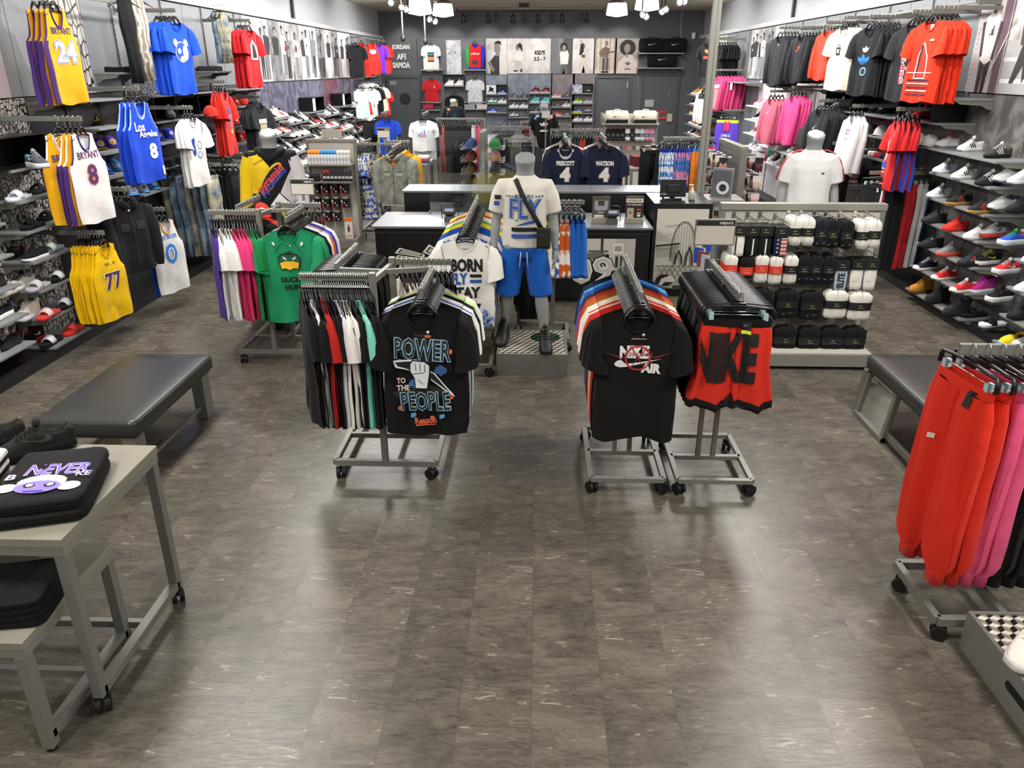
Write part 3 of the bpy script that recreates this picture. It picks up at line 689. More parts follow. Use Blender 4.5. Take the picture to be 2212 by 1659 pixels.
b=MB(); b.box(-.75,.88,-.16,.48,.515,.55); b.build('tabletop',tm,t,bev=.003)
b=MB(); b.box(-.75,.875,-.155,.475,.475,.513); b.build('apron',tf,t,bev=.002)
for sy in (-.135,.45):
    mbar(t,(.85,sy,.02),(.85,sy,.475),.045,.045,'leg'); mbar(t,(-.72,sy,.02),(-.72,sy,.475),.045,.045,'leg')
mbar(t,(.85,-.135,.075),(.85,.45,.075),.045,.04,'foot_rail'); mbar(t,(-.7,.20,.075),(.83,.20,.075),.03,.035,'cross_rail')
for sy in (-.135,.45): 
    b=MB(); b.cyl((.85,sy,.012),.02,.024,0,12); b.build('foot',RUB,t)
BK='#121212'
mon=[(('t:NEVER'),.02,.075,.20,.075,'#cdbff0',.0,.045),('t:NEVER',.02,.075,.195,.07,'#7a63c8',.0,.01),('circ',0,-.01,.15,.09,'#e9e6dc'),('circ',-.095,-.045,.07,.055,'#e9e6dc'),('circ',.095,-.045,.07,.055,'#e9e6dc'),('circ',0,-.045,.14,.08,'#8b74d6'),('circ',-.028,-.036,.035,.028,'#15131c'),('circ',.034,-.036,.035,.028,'#15131c'),('circ',-.026,-.036,.022,.019,'#f4f2ee'),('circ',.036,-.036,.022,.019,'#f4f2ee'),('rect',.0,-.075,.06,.006,'#4a3b8c'),('t:B',-.105,.02,.03,.035,'#cdbff0'),('t:KE',.115,.025,.045,.03,'#cdbff0')]
p0=at(110,1040,Z=.93)
folded((-1.98,2.65,.871),.30,BK,'black folded sweatshirt, lower of the two on the large table','folded sweatshirt',size=(.36,.50,.045),var=2,name='folded_sweatshirt')
folded((-1.98,2.66,.9185),.27,BK,'black folded sweatshirt with purple and white monkey graphic reading NEVER, on the large table','folded sweatshirt',size=(.35,.48,.045),dec=[(k[0],k[1]*1.25+.0,k[2]*1.25-.06,k[3]*1.25,k[4]*1.25)+tuple(k[5:]) for k in mon],dec_rot=-.12,var=1,name='folded_sweatshirt')
for i in range(6):
    folded((-2.37+.002*i,2.66,.871+i*.0222),.25,'#1b1720' if i%2==0 else '#e7dbd8',('black' if i%2==0 else 'pale pink')+' folded shirt, '+['lowest','second','third','fourth','fifth','topmost'][i]+' of the striped pile at the table edge','folded shirt',size=(.30,.26,.021),var=i%2)
for i in range(4):
    folded((-2.03-.006*i,2.35,.551+i*.0265),.15+.03*i,BK,'black folded trousers on the low table, '+['lowest','second','third','topmost'][i]+' of the pile','folded trousers',size=(.34,.30,.025),var=i,name='folded_trousers',dec=[('t:A',-.1,-.03,.03,.05,'#dfe3ea')] if i==3 else None)
shoe('run',(-2.27,3.0,.871),-.88,('#1a1c1a','#0f0f10','#22241f','#0c0c0c'),'black running shoe beside the folded sweatshirts on the large table',logo='swoosh',lcol='#2c2f2a',sc=1.12)
shoe('run',(-2.53,3.04,.871),-.95,('#1a1c1a','#0f0f10','#22241f','#0c0c0c'),'black running shoe at the far left of the large table, cut by the photo edge',logo='swoosh',lcol='#2c2f2a',sc=1.12)
# --- benches ---
LEA=mat('#343534',.36)
def bench(x0,x1,y0,y1,label,mirror=False):
    cx,cy=(x0+x1)/2,(y0+y1)/2; t=thing('bench',label,'bench',(cx,cy,0)); w2,d2=(x1-x0)/2,(y1-y0)/2
    b=MB()
    def q(f,z,rr=.05,n=6):
        pts=[]
        for sx,sy,a0 in ((1,1,0),(-1,1,PI/2),(-1,-1,PI),(1,-1,1.5*PI)):
            for k in range(n+1):
                a=a0+PI/2*k/n; pts.append((sx*(w2*f-rr)+rr*math.cos(a),sy*(d2-w2*(1-f)-rr)+rr*math.sin(a),z))
        return pts
    b.loft([q(.97,.375),q(1,.385),q(1,.45),q(.985,.468),q(.94,.476),q(.5,.48),q(.2,.481)],0); b.build('seat_pad',LEA,t)
    b=MB(); b.box(-w2+.03,w2-.03,-d2+.03,d2-.03,.35,.378); b.build('under_frame',mat('#2b2b2b',.5),t)
    return t,w2,d2
t,w2,d2=bench(-3.13,-2.47,4.15,5.37,'black padded bench with four block legs beside the sneaker wall, next to the display table')
for sx in (-1,1):
    for sy in (-1,1):
        b=MB(); b.box(sx*(w2-.09)-.045,sx*(w2-.09)+.045,sy*(d2-.10)-.06,sy*(d2-.10)+.06,0,.352); b.build('leg',GREYM,t,bev=.003)
    mbar(t,(sx*(w2-.09),-d2+.1,.10),(sx*(w2-.09),d2-.1,.10),.025,.02,'stretcher')
t,w2,d2=bench(2.53,3.19,4.35,5.55,'black padded bench with slanted frame legs and a floor mirror, beside the red joggers')
for sx in (-1,1):
    for sy in (-1,1):
        b=MB(); b.bar((sx*(w2-.03),sy*(d2-.03) if sy>0 else -d2+.1,.35),(sx*(w2-.01),sy*(d2+.0) if sy>0 else -d2+.02,.0),.05,.06); b.build('leg',GREYM,t,bev=.003)
mr=MB(); mr.cbox((-w2-.0,.27,.17),(.02,.46,.36),0,0,.12); 
b=MB()
for y_ in (.50,.04): b.bar((-w2+.02,y_,.35),(-w2-.03,y_,.0),.04,.04)
b.bar((-w2-.03,.52,.02),(-w2-.03,.02,.02),.04,.04); b.build('mirror_frame',GREYM,t,bev=.002)
b=MB(); b.cbox((-w2-.003,.27,.185),(.006,.43,.31),0,0,.14); b.build('mirror',mat('#d8dad8',.04,1.),t)
mbar(t,(-w2,-d2+.05,.06),(-w2,.03,.06),.03,.05,'stretcher'); mbar(t,(w2-.03,-d2+.05,.06),(w2-.03,d2-.05,.06),.03,.05,'stretcher')
# --- four-way rack builder: near arm faces camera, side arm to the left, right arm behind, far arm behind left ---
def fourway(label,x,y,mats_=None,z=1.36,near=(.32,.30,-.24),base=(.66,.95)):
    """x,y: front upright"""
    t=thing('four_way_rack',label,'clothes rack',(x,y,0)); W_,D_=base
    for a,b_ in (((-W_/2,0,.11),(W_/2,0,.11)),((-W_/2,D_,.11),(W_/2,D_,.11)),((-W_/2,0,.11),(-W_/2,D_,.11)),((W_/2,0,.11),(W_/2,D_,.11))): mbar(t,a,b_,.035,.04,'base_rail')
    mbar(t,(0,.40,.11),(0,D_,.11),.03,.035,'base_rail'); mbar(t,(-W_/2,.40,.11),(W_/2,.40,.11),.03,.035,'base_rail')
    mbar(t,(0,0,.11),(0,0,z+.02),.038,.045,'upright'); mbar(t,(.045,.40,.11),(.045,.40,z+.02),.038,.045,'upright')
    mbar(t,(0,0,z-.03),(.045,.40,z-.03),.03,.035,'top_bridge')
    mbar(t,(.02,.22,z-.03),(near[0],near[1],z-.03),.025,.03,'top_bridge'); mbar(t,(.02,.22,z-.03),(-.28,.26,z-.03),.025,.03,'top_bridge')
    arm(t,(0,0,z),(-.44,0,z)); arm(t,(.045,.40,z),(.43,.40,z)); arm(t,(near[0],near[1],z-.02),(near[0],near[2],z-.02)); arm(t,(-.28,.24,z),(-.28,.85,z))
    for sx in (-1,1):
        for sy in (0,1): caster(t,sx*(W_/2-.03),sy*D_,.6+sx*.4)
    return t
def row(kind,p,q,yaw,spec,cat,jig=.05,var0=0,lab='{c} {k} on the rack',group=None,**kw):
    """spec: list of (colour name, colours, count[, decals of the first]) spread from p to q"""
    n=sum(s[2] for s in spec); i=0; p=Vector(p);q=Vector(q); out=[]; a0=1 if 'behind' in (group or '') or 'behind' in lab else 0
    for s in spec:
        for j in range(s[2]):
            f=(i+.5)/n if n>1 else .5
            lb=nth(i+1+a0)+' in line, '+lab.format(c=s[0]); g=group
            dec=s[3] if len(s)>3 and j==0 else None
            out.append(hang(kind,p.lerp(q,f),yaw+R.uniform(-jig,jig),s[1],lb,cat,g,dec=dec,var=(var0+i)%4,**kw)); i+=1
    return out
# --- rack A ---
XA,YA=-.975,4.36
fourway('grey four-way clothes rack on castors carrying the black fist graphic t-shirt',XA,YA)
OR='#f0704a'; LB='#9cc3e0'
power=[('splash',.0,-.36,.30,.16,'#1d241c'),('splash',-.03,-.62,.32,.14,'#1f271e'),
 ('circ',-.08,-.30,.03,.02,OR),('circ',.03,-.27,.04,.018,OR),('circ',.16,-.36,.02,.03,OR),('circ',-.14,-.42,.03,.02,OR),('circ',.10,-.40,.03,.02,OR),('circ',-.15,-.72,.03,.03,OR),('circ',.13,-.70,.03,.03,OR),('circ',.16,-.64,.02,.03,OR),('circ',-.07,-.76,.03,.02,OR),('circ',.04,-.775,.03,.02,OR),
 ('splash',.10,-.47,.08,.07,'#2d5a8a'),('splash',-.06,-.56,.07,.06,'#2f6fb0'),('flag',-.075,-.765,.03,.04,'#5aa0d8'),('flag',.10,-.76,.03,.035,'#5aa0d8'),
 ('t:POWER',.0,-.345,.335,.135,LB,-.05,.05),('t:POWER',.0,-.345,.325,.125,'#1b2a1e',-.05,.012),
 ([(-.5,.30),(-.1,.34),(.0,.16),(.18,.05),(.46,-.40),(.5,-.5),(.12,-.12),(.1,-.02),(-.24,.08),(-.46,.14)],.0,-.50,.36,.28,'#e9ecec'),([(-.46,.26),(-.12,.30),(.0,.13),(.16,.04),(.42,-.38),(.12,-.09),(.07,.02),(-.24,.10),(-.42,.17)],.0,-.50,.36,.28,'#15181a'),
 ([(-.42,.38),(-.30,.5),(.2,.48),(.44,.34),(.42,.02),(.26,-.12),(.30,-.5),(-.26,-.5),(-.26,-.16),(-.46,.1)],-.02,-.50,.145,.185,'#101214'),([(-.38,.35),(-.27,.45),(.18,.44),(.38,.32),(.36,.04),(.21,-.10),(.24,-.46),(-.21,-.46),(-.21,-.16),(-.40,.1)],-.02,-.50,.145,.185,'#dfe6e4'),
 ('rect',-.045,-.452,.0035,.05,'#22282a'),('rect',-.018,-.45,.0035,.05,'#22282a'),('rect',.009,-.455,.0035,.05,'#22282a'),('rect',-.03,-.49,.07,.0035,'#22282a',.2),('rect',-.02,-.545,.04,.0035,'#22282a',-.7),
 ('t:TO',-.135,-.54,.05,.035,'#f3d9cf'),('t:THE',-.125,-.585,.075,.035,'#f3d9cf'),
 ('t:PEOPLE',.005,-.665,.30,.125,LB,.05,.05),('t:PEOPLE',.005,-.665,.29,.115,'#1b2a1e',.05,.012),('t:Reason',.0,-.79,.13,.045,OR,.12,.03),([(-.5,-.2),(.5,.3),(.48,.5),(-.5,.1)],.0,-.825,.12,.03,OR,0.),
 ('circ',.035,-.238,.016,.016,'#efece4'),('t:REASON',.0,-.258,.085,.014,'#3b3b39')]
hang('tee',(XA+.32,YA-.22,1.34),.0,BK,'black t-shirt with POWER TO THE PEOPLE fist graphic, first on the front rack','t-shirt',dec=power,var=0,dlab='colourful fist graphic print')
row('tee',(XA+.32,YA-.19,1.34),(XA+.32,YA+.28,1.34),0,[('black',BK,5),('white',"#ebe8e2",1),('royal blue','#2450b0',1),('white','#ebe8e2',2),('black',BK,2),('mint green','#a8e0c0',1),('pale yellow','#efe58a',1),('white','#ebe8e2',2)],'t-shirt',.04,1,'{c} t-shirt behind the fist graphic t-shirt','behind the fist t-shirt')
row('tee',(XA-.43,YA,1.36),(XA-.03,YA,1.36),PI/2+.42,[('black',BK,3),('white','#e9e9e6',2),('black',BK,3),('red','#b3231e',3),('black',BK,3,[('star',-.1,-.42,.05,.05,'#8fe03a'),('star',.05,-.55,.045,.045,'#8fe03a'),('flag',-.02,-.38,.05,.03,'#8fe03a')]),('pale grey','#cfcfd6',2),('black',BK,2),('cream white','#e6e2d8',3),('black',BK,3),('aqua','#7fcdb8',3),('black',BK,4)],'t-shirt',.10,0,'{c} t-shirt on the side arm of the front rack','side arm of the front rack')
row('long',(XA+.09,YA+.40,1.36),(XA+.44,YA+.40,1.36),PI/2+.3,[('cream','#ddd5c8',7),('black',BK,4)],'t-shirt',.06,0,'{c} long shirt on the back arm of the front rack','back arm of the front rack')
row('shorts',(XA-.28,YA+.38,1.36),(XA-.28,YA+.84,1.36),0,[('black',BK,10)],'shorts',.03,0,'{c} shorts at the back of the front rack','shorts at the back of the front rack')
# --- rack B (duck) ---
XB,YB_=-2.37,6.42
fourway('grey four-way clothes rack on castors carrying the green duck t-shirt',XB,YB_,z=1.37,near=(.30,.28,-.22))
sign((XB+.28,YB_+.40,1.40),w_=.21,h=.14,post=.05,label="small grey MEN'S sign holder on the duck t-shirt rack")
DG1='#0f5c3c'
duck=[([(-.5,.1),(-.42,-.30),(-.2,-.36),(.2,-.36),(.42,-.30),(.5,.1),(.36,.3),(.12,.36),(.05,.5),(-.03,.37),(-.1,.46),(-.14,.36),(-.36,.3)],0,-.36,.20,.17,'#10241a'),([(-.45,.08),(-.37,-.25),(.37,-.25),(.45,.08),(.32,.26),(-.32,.26)],0,-.36,.20,.17,DG1),
 ([(-.5,.4),(0,0),(0,-.4),(-.4,-.1)],-.025,-.345,.06,.045,'#f3f1e8'),([(.5,.4),(0,0),(0,-.4),(.4,-.1)],.025,-.345,.06,.045,'#f3f1e8'),('circ',-.035,-.35,.012,.012,'#c32a20'),('circ',.035,-.35,.012,.012,'#c32a20'),
 ([(-.5,.3),(-.2,.5),(.2,.5),(.5,.3),(.42,-.4),(.2,-.3),(0,-.5),(-.2,-.3),(-.42,-.4)],0,-.405,.175,.085,'#14120c'),([(-.46,.28),(-.2,.44),(.2,.44),(.46,.28),(.38,-.32),(.2,-.22),(0,-.42),(-.2,-.22),(-.38,-.32)],0,-.405,.175,.085,'#e8b51e'),
 ([(-.5,-.5),(-.4,-.5),(.5,.5),(.4,.5)],-.085,-.255,.06,.07,'#10241a'),([(.5,-.5),(.4,-.5),(-.5,.5),(-.4,.5)],.085,-.255,.06,.07,'#10241a'),('circ',-.118,-.22,.02,.035,'#e9e6dc',.5),('circ',.118,-.22,.02,.035,'#e9e6dc',-.5),
 ('t:DUCK',0,-.52,.16,.045,'#0d1b12',0,.05),('t:HUNT',.03,-.585,.16,.045,'#0d1b12',0,.05),('circ',.02,-.235,.012,.012,'#e9efe8')]
hang('tee',(XB+.30,YB_-.21,1.37),.0,'#1a8a5a','green t-shirt with duck graphic reading DUCK HUNT, first on its rack','t-shirt',dec=duck,var=1,dlab='duck graphic print')
row('tee',(XB+.30,YB_-.18,1.37),(XB+.30,YB_+.26,1.37),0,[('green','#1a8a5a',3),('black',BK,2),('white','#e9e6e0',2),('sky blue','#6db6d8',1),('orange','#e0562a',1),('royal blue','#2b3fae',2),('white','#e9e6e0',2)],'t-shirt',.03,2,'{c} t-shirt behind the green duck t-shirt','behind the duck t-shirt')
row('tee',(XB-.43,YB_,1.37),(XB-.03,YB_,1.37),PI/2+.45,[('purple','#4a2a86',2),('white','#e8e6e2',5),('pink','#d93a76',5),('green','#0f7c3f',4)],'t-shirt',.07,0,'{c} t-shirt on the side arm of the duck t-shirt rack','side arm of the duck rack')
row('tee',(XB+.09,YB_+.40,1.37),(XB+.44,YB_+.40,1.37),PI/2+.35,[('olive','#8c8a62',2),('royal blue','#2b3fae',1),('maroon','#7d2430',7)],'t-shirt',.06,0,'{c} t-shirt on the back arm of the duck t-shirt rack','back arm of the duck rack')
row('tee',(XB-.28,YB_+.34,1.37),(XB-.28,YB_+.84,1.37),0,[('black',BK,3),('red','#c5352a',2),('black',BK,5)],'t-shirt',.04,0,'{c} t-shirt on the far arm of the duck t-shirt rack','far arm of the duck rack')
# --- rack behind the front mannequin (Born Fly) ---
XF,YF=-.18,7.33
t=thing('four_way_rack','grey clothes rack on castors behind the front mannequin','clothes rack',(XF,YF,0))
for a,c in (((0,-.5,.1),(.48,-.5,.1)),((0,0,.1),(.48,0,.1)),((0,-.5,.1),(0,0,.1)),((.48,-.5,.1),(.48,0,.1))): mbar(t,a,c,.035,.04,'base_rail')
mbar(t,(0,0,.1),(0,0,1.33),.04,.04,'upright'); mbar(t,(.34,0,.1),(.34,0,1.31),.04,.04,'upright'); mbar(t,(0,0,1.29),(.34,0,1.29),.025,.03,'top_bridge')
arm(t,(.13,-.03,1.33),(.62,-.03,1.33))
for a in (0,.48):
    for c in (-.5,0): caster(t,a,c,.5)
tstand('straight_arm_rack','grey rack on castors carrying the BORN FLY t-shirts, beside the front mannequin',-.62,6.65,.45,1.0,1.28,-.30,1.3)
bf=[('t:BORN',.01,-.34,.27,.115,'#14120f',0,.05),('t:FLY',-.055,-.455,.14,.10,'#1f4f9e',0,.05),('rect',.085,-.43,.10,.028,'#14120f'),('rect',.085,-.478,.10,.028,'#1f4f9e'),('t:STAY',-.005,-.575,.26,.10,'#14120f',0,.05),('t:FLY',-.06,-.69,.14,.10,'#1f3f8e',0,.05),('star',.08,-.69,.10,.10,'#14120f'),('t:FLY',.0,-.205,.05,.016,'#55504a')]
spl=mat('#e9e6df',.8,0,'speck','#2b4fa6',.9)
BFX=-.61
hang('tee',(BFX,6.37,1.28),.0,('#eae6df','#eae6df','#eae6df'),'white t-shirt reading BORN FLY STAY FLY with blue splatter hem','t-shirt',dec=bf+[([(math.cos(q)*.5*(1 if q_%2 else .5),math.sin(q)*.5*(1 if q_%3 else .4)) for q_,q in enumerate([i*PI/7 for i in range(14)])],x,z,w_,h_,c) for x,z,w_,h_,c in [(R.uniform(-.23,.23),-.90+abs(R.gauss(0,.07)),R.uniform(.02,.07),R.uniform(.02,.06),R.choice(['#2b4fa6','#3d62b8','#1c2f66','#6f8fd0'])) for _ in range(60)]],var=2)
row('tee',(BFX,6.42,1.28),(BFX,7.75,1.28),0,[('white and blue splattered',spl,1),('white','#e8e5de',2),('royal blue','#2456a8',3),('yellow','#e8d13c',2),('grass green','#5fae58',1),('white','#e8e5de',2),('red','#c9452f',1),('pale yellow','#e8dc7c',2)],'t-shirt',.03,0,'{c} t-shirt stacked behind the BORN FLY t-shirt','behind the BORN FLY t-shirt')
PW=mat('#efe9de',.8,0,'blotch','#3a52a8',1.2); PO=mat('#e8dfd4',.8,0,'camo','#c85a24',1.); PY=mat('#141414',.8,0,'blotch','#e8c33a',1.5)
for i,(nm,c) in enumerate((('black and yellow patterned',PY),('black and yellow patterned',PY),('cream',  '#e4ddcc'),('cream and blue patterned',PW),('white, orange and navy patterned',PO),('white, orange and navy patterned',PO),('blue','#1f5fb4'),('blue','#1f5fb4'),('blue','#1f5fb4'))):
    hang('shorts',(XF+.17+i*.050,YF-.03,1.33),PI/2+.25+R.uniform(-.05,.05),c,nth(i+1)+' in line, '+nm+' shorts behind the front mannequin','shorts','shorts behind the mannequin',var=i%3,rot=None)
for i in range(4):
    hang('jog',(XF+.02+i*.04,YF-.03,1.33),PI/2+.2,'#151516',nth(i+1)+' in line, black trousers hung behind the front mannequin legs','trousers','trousers behind the mannequin',var=i%2)
# --- rack C ---
XC,YC=.585,4.58
tstand('straight_arm_rack','grey two-way rack on castors carrying the black logo t-shirt','%s',YC) if 0 else tstand('straight_arm_rack','grey two-way rack on castors carrying the black NIKE AIR t-shirt',XC,YC,.46,.74,1.33)
RC='#b0303a'
nike=[('t:NIKE',-.02,-.34,.17,.075,'#e9e7e2',0,.06),('swoosh',.0,-.405,.27,.14,'#e9e7e2'),('t:AIR',.08,-.435,.115,.06,'#e9e7e2',-.06,.06),('ring',0,-.375,.15,.15,RC)]
nike+=[([(-.5,-.5),(.5,.5),(.5,.42),(-.48,-.5)],x,-.375,.10,.14,RC,r_) for x,r_ in ((0,0),(0,1.2))]+[([(-.5,.5),(-.25,.1),(-.1,0),(-.1,-.03),(-.27,.05)],-.02,-.37,.36,.07,RC),([(.5,.5),(.25,.1),(.1,0),(.1,-.03),(.27,.05)],.02,-.37,.36,.07,RC),('t:JORDAN',0,-.355,.16,.03,RC,0,.0),('circ',.025,-.236,.018,.018,'#efece4'),('t:JORDAN',.0,-.262,.085,.009,'#d8b0a0')]
hang('tee',(XC,YC-.44,1.33),.0,BK,'black t-shirt with white NIKE AIR print, first on the two-way rack','t-shirt',dec=nike,var=3)
row('tee',(XC,YC-.40,1.33),(XC,YC+.46,1.33),0,[('black',BK,3),('red','#c02a22',3),('pale pink','#e8cfc6',1),('red','#d03a2a',1),('cream white','#eae2d2',3),('rust orange','#b8622a',3),('red','#b8352c',2),('charcoal','#2c2b2d',2),('royal blue','#2f4fae',2),('sky blue','#4aa0cc',2),('navy','#1b2340',3)],'t-shirt',.045,0,'{c} t-shirt stacked behind the black NIKE AIR t-shirt','behind the NIKE AIR t-shirt')
# --- rack D ---
XD,YD=1.135,4.53
tstand('straight_arm_rack','grey two-way rack on castors carrying black and red shorts',XD,YD,.46,.64,1.33)
sign((XD+.01,YD+.42,1.33),w_=.26,h=.17,post=.10,label="grey MEN'S sign holder standing over the rack of shorts")
RED='#d2301f'
ke=[('t:NIKE',-.06,-.36,.36,.30,'#151313',0,.055),([(-.5,-.5),(-.1,.5),(.0,-.1),(.5,-.5)],.02,-.62,.16,.09,'#151313'),([(-.5,.2),(.5,-.3),(.5,-.5),(-.5,.0)],-.05,-.655,.28,.02,'#151313')]
hang('shorts',(XD,YD-.40,1.33),-.06,(RED,BK,BK),'red shorts with large black NIKE lettering, first on the two-way rack','shorts',dec=ke+[('rect',.045,-.175,.05,.055,'#1b1b1b'),('rect',.045,-.205,.05,.02,'#e6ee2c'),('swoosh',.04,-.165,.02,.01,'#ffffff')],var=0)
row('shorts',(XD,YD-.36,1.33),(XD,YD+.38,1.33),0,[('red',(RED,BK,BK),1),('black',BK,6),('charcoal grey','#4a4d52',2),('black',BK,7),('dark grey','#2e3836',3),('black',BK,5)],'shorts',.03,1,'{c} shorts stacked behind the red lettered shorts','behind the red shorts')
# --- right front rack E with joggers ---
t=thing('straight_arm_rack','grey rack on castors carrying red, pink and black joggers','clothes rack',(2.25,3.15,0))
arm(t,(-.40,.04,1.37),(.75,.04,1.37),.02,.05); mbar(t,(-.02,.04,.1),(-.02,.04,1.345),.04,.05,'upright'); mbar(t,(.5,.04,.1),(.5,.04,1.345),.04,.05,'upright')
for a,c in (((-.35,-.22,.1),(-.35,.22,.1)),((-.35,-.22,.1),(.75,-.22,.1)),((-.35,.22,.1),(.75,.22,.1)),((-.02,-.22,.1),(-.02,.22,.1)),((.5,-.22,.1),(.5,.22,.1))): mbar(t,a,c,.035,.045,'base_rail')
caster(t,-.35,.14,.8); caster(t,-.33,-.22,1.2)
for i,(nm,c,fr) in enumerate((('first red','#dd2d18',1),('second red','#d82a16',1),('first pink','#e2527c',1),('second pink','#e25580',1),('first black','#131213',0),('second black','#131213',0),('third black','#131213',0),('fourth black','#131213',0),('fifth black','#131213',0))):
    dc=[('rect',.1,-.20,.035,.075,'#23211f'),('rect',-.06,-.45,.02,.025,'#f0ece6')] if i==0 else [('rect',.1,-.20,.035,.075,'#23211f')] if i==2 else None
    hang('jog',(1.90+i*.064,3.17,1.375),-PI/2+.10+.02*i,c,nm+' joggers on the rack at the front, beside the bench','joggers',dec=dc,var=i%2,sc=1.02)
    # cuffs are sewn in the same cloth
# --- plinth front with white shoe ---
def plinth(x,y,w_,d_,label,h=.2,rz=0,slot=False,glassd=None):
    t=thing('plinth',label,'plinth',(x,y,0),rz)
    b=MB(); b.box(-w_/2,w_/2,-d_/2,d_/2,0,h-.012); b.box(-w_/2,w_/2,-d_/2,-d_/2+.018,h-.012,h); b.box(-w_/2,w_/2,d_/2-.018,d_/2,h-.012,h); b.box(-w_/2,-w_/2+.018,-d_/2+.018,d_/2-.018,h-.012,h); b.box(w_/2-.018,w_/2,-d_/2+.018,d_/2-.018,h-.012,h)
    b.build('plinth_box',GREYM,t)
    b=MB(); a_=.032; hx=a_*math.sqrt(3)/2; j=0; y0=-d_/2+.02
    while y0+j*1.5*a_<d_/2+a_:
        for i in range(int(w_/(2*hx))+2):
            cx=-w_/2+.018+i*2*hx+(hx if j%2 else 0); cy=y0+j*1.5*a_
            P=[(cx+a_*math.sin(k*PI/3),cy+a_*math.cos(k*PI/3)) for k in range(6)]+[(cx,cy)]
            for q,m_ in (((0,1,6,5),0),((1,2,3,6),1),((3,4,5,6),2)):
                b.add([(max(-w_/2+.018,min(w_/2-.018,P[k][0])),max(-d_/2+.018,min(d_/2-.018,P[k][1])),h-.006) for k in q],[(0,1,2,3)],m_)
        j+=1
    b.build('patterned_top',[mat('#d9d4c6',.35),mat('#1f1c1a',.35),mat('#8a8377',.35)],t)
    if slot:
        b=MB(); b.prism([(-.07+.022*math.cos(a)*(1) if 0 else (.07 if math.cos(a)>0 else -.07)+.02*math.cos(a),.02*math.sin(a)) for a in [2*PI*i/16+.1 for i in range(16)]],.002,0,(.0,0,0))
        o=b.build('hand_slot',mat('#060606',.8),t); o.location=(-w_/2-.0015,-d_*.12,.11); o.rotation_euler=(0,0,PI/2)
    if glassd: b=MB(); b.cyl((glassd[0],glassd[1],h+.002),.135,.006,0,40); b.build('glass_disc',glass('clear_glass',(.55,.68,.62,1),.03,.12),t)
    return t
plinth(2.325,2.53,.66,.70,'grey plinth with cube-patterned top beside the rack of joggers',h=.2,slot=True)
shoe('run',(2.105,2.605,.20),-.80,('#e2dbd0','#ddd8cf','#e6e0d6','#c9c2b8'),'off-white running shoe on the cube-patterned plinth by the photo edge',sc=1.2)
# --- front mannequin on plinth ---
PX,PY_=-.035,6.52
plinth(PX,PY_,.62,.68,'grey plinth with cube-patterned top under the front mannequin',h=.2,glassd=(.12,.12))
t=thing('mannequin','headless grey mannequin in FLY t-shirt and blue shorts on plinth','mannequin',(PX-.075,PY_-.05,.20),-.03)
mannequin_body(t,True,.17,-.09)
flyd=[('t:BORN FLY',0,1.32,.16,.028,'#25386a',0,.03)]+[('star',s*(.10+.025*i),1.32,.02,.02,'#3b4a70') for s in (-1,1) for i in range(3)]
flyd+=[('rect',-.222,1.305,.055,.034,'#1a1816'),('rect',-.232,1.255,.045,.034,'#2a4f9c')]
flyd+=[('t:FLY',.01,1.22,.27,.17,'#1d3d78',-.03,.045),('t:FLY',.01,1.22,.262,.162,'#e8e3d6',-.03,.028),('t:FLY',.01,1.22,.258,.158,'#2a56a6',-.03,.012),('star',-.06,1.125,.02,.02,'#141414'),([(-.5,-.5),(.05,.0),(-.1,.05),(.5,.5),(.18,.0),(.3,-.06)],.02,1.105,.2,.06,'#2a56a6'),('rect',.0,1.05,.21,.034,'#14120f'),('rect',.0,.995,.21,.034,'#2a4f9c')]
sh_o,sh_me=mtee(t,'#dad5ca',hem=.885,dec=flyd)
mshorts(t,'#1558ae',hem=.46,top=.90,sp=.17,fy=.0)
b=MB()
for s in (-1,1): b.tube([(s*.025,-.133,.86),(s*.03,-.138,.80),(s*.035,-.142,.73)],.004,6)
b.build('drawstring',mat('#c8d0da',.7),t)
b=MB()
pts=[(-.105,.02,1.47),(-.07,-.075,1.44),(-.02,-.128,1.34),(.05,-.142,1.22),(.11,-.142,1.12),(.145,-.135,1.06)]
b.tube(pts,.012,8,0,True,.35) if 0 else b.loft([[(x-.016,y-.004,z-.012),(x+.016,y-.004,z+.012),(x+.016,y+.003,z+.012),(x-.016,y+.003,z-.012)] for x,y,z in pts],0)
b.build('bag_strap',mat('#161514',.7),t)
b=MB(); b.cbox((.165,-.155,.985),(.115,.05,.175),0,-.25,.0); b.cbox((.165,-.185,.97),(.085,.02,.11),0,-.25); b.build('crossbody_bag',mat('#15170f',.75),t,bev=.012)
for s,fy in ((-1,.09),(1,-.09)):
    x=s*(.06+.17*.75)
    a=thing('x','x','x'); bpy.data.objects.remove(a)
    sm_=shoe_meshes('high')
    q=bpy.data.objects.new('boot',sm_[1]); COL.objects.link(q); q.parent=t; q.location=(x+s*.006,-.075+(-s*.09),0); q.rotation_euler=(0,0,s*.12)
    for sl in q.material_slots: sl.link='OBJECT'; sl.material=mat('#141414',.55)
    q2=put('boot_sole',sm_[0],q); q2.material_slots[0].link='OBJECT'; q2.material_slots[0].material=mat('#111111',.6)
    q3=put('laces',sm_[2],q); q3.material_slots[0].link='OBJECT'; q3.material_slots[0].material=mat('#1b1b1b',.7)
    q.scale=(1.12,1.05,1.42)
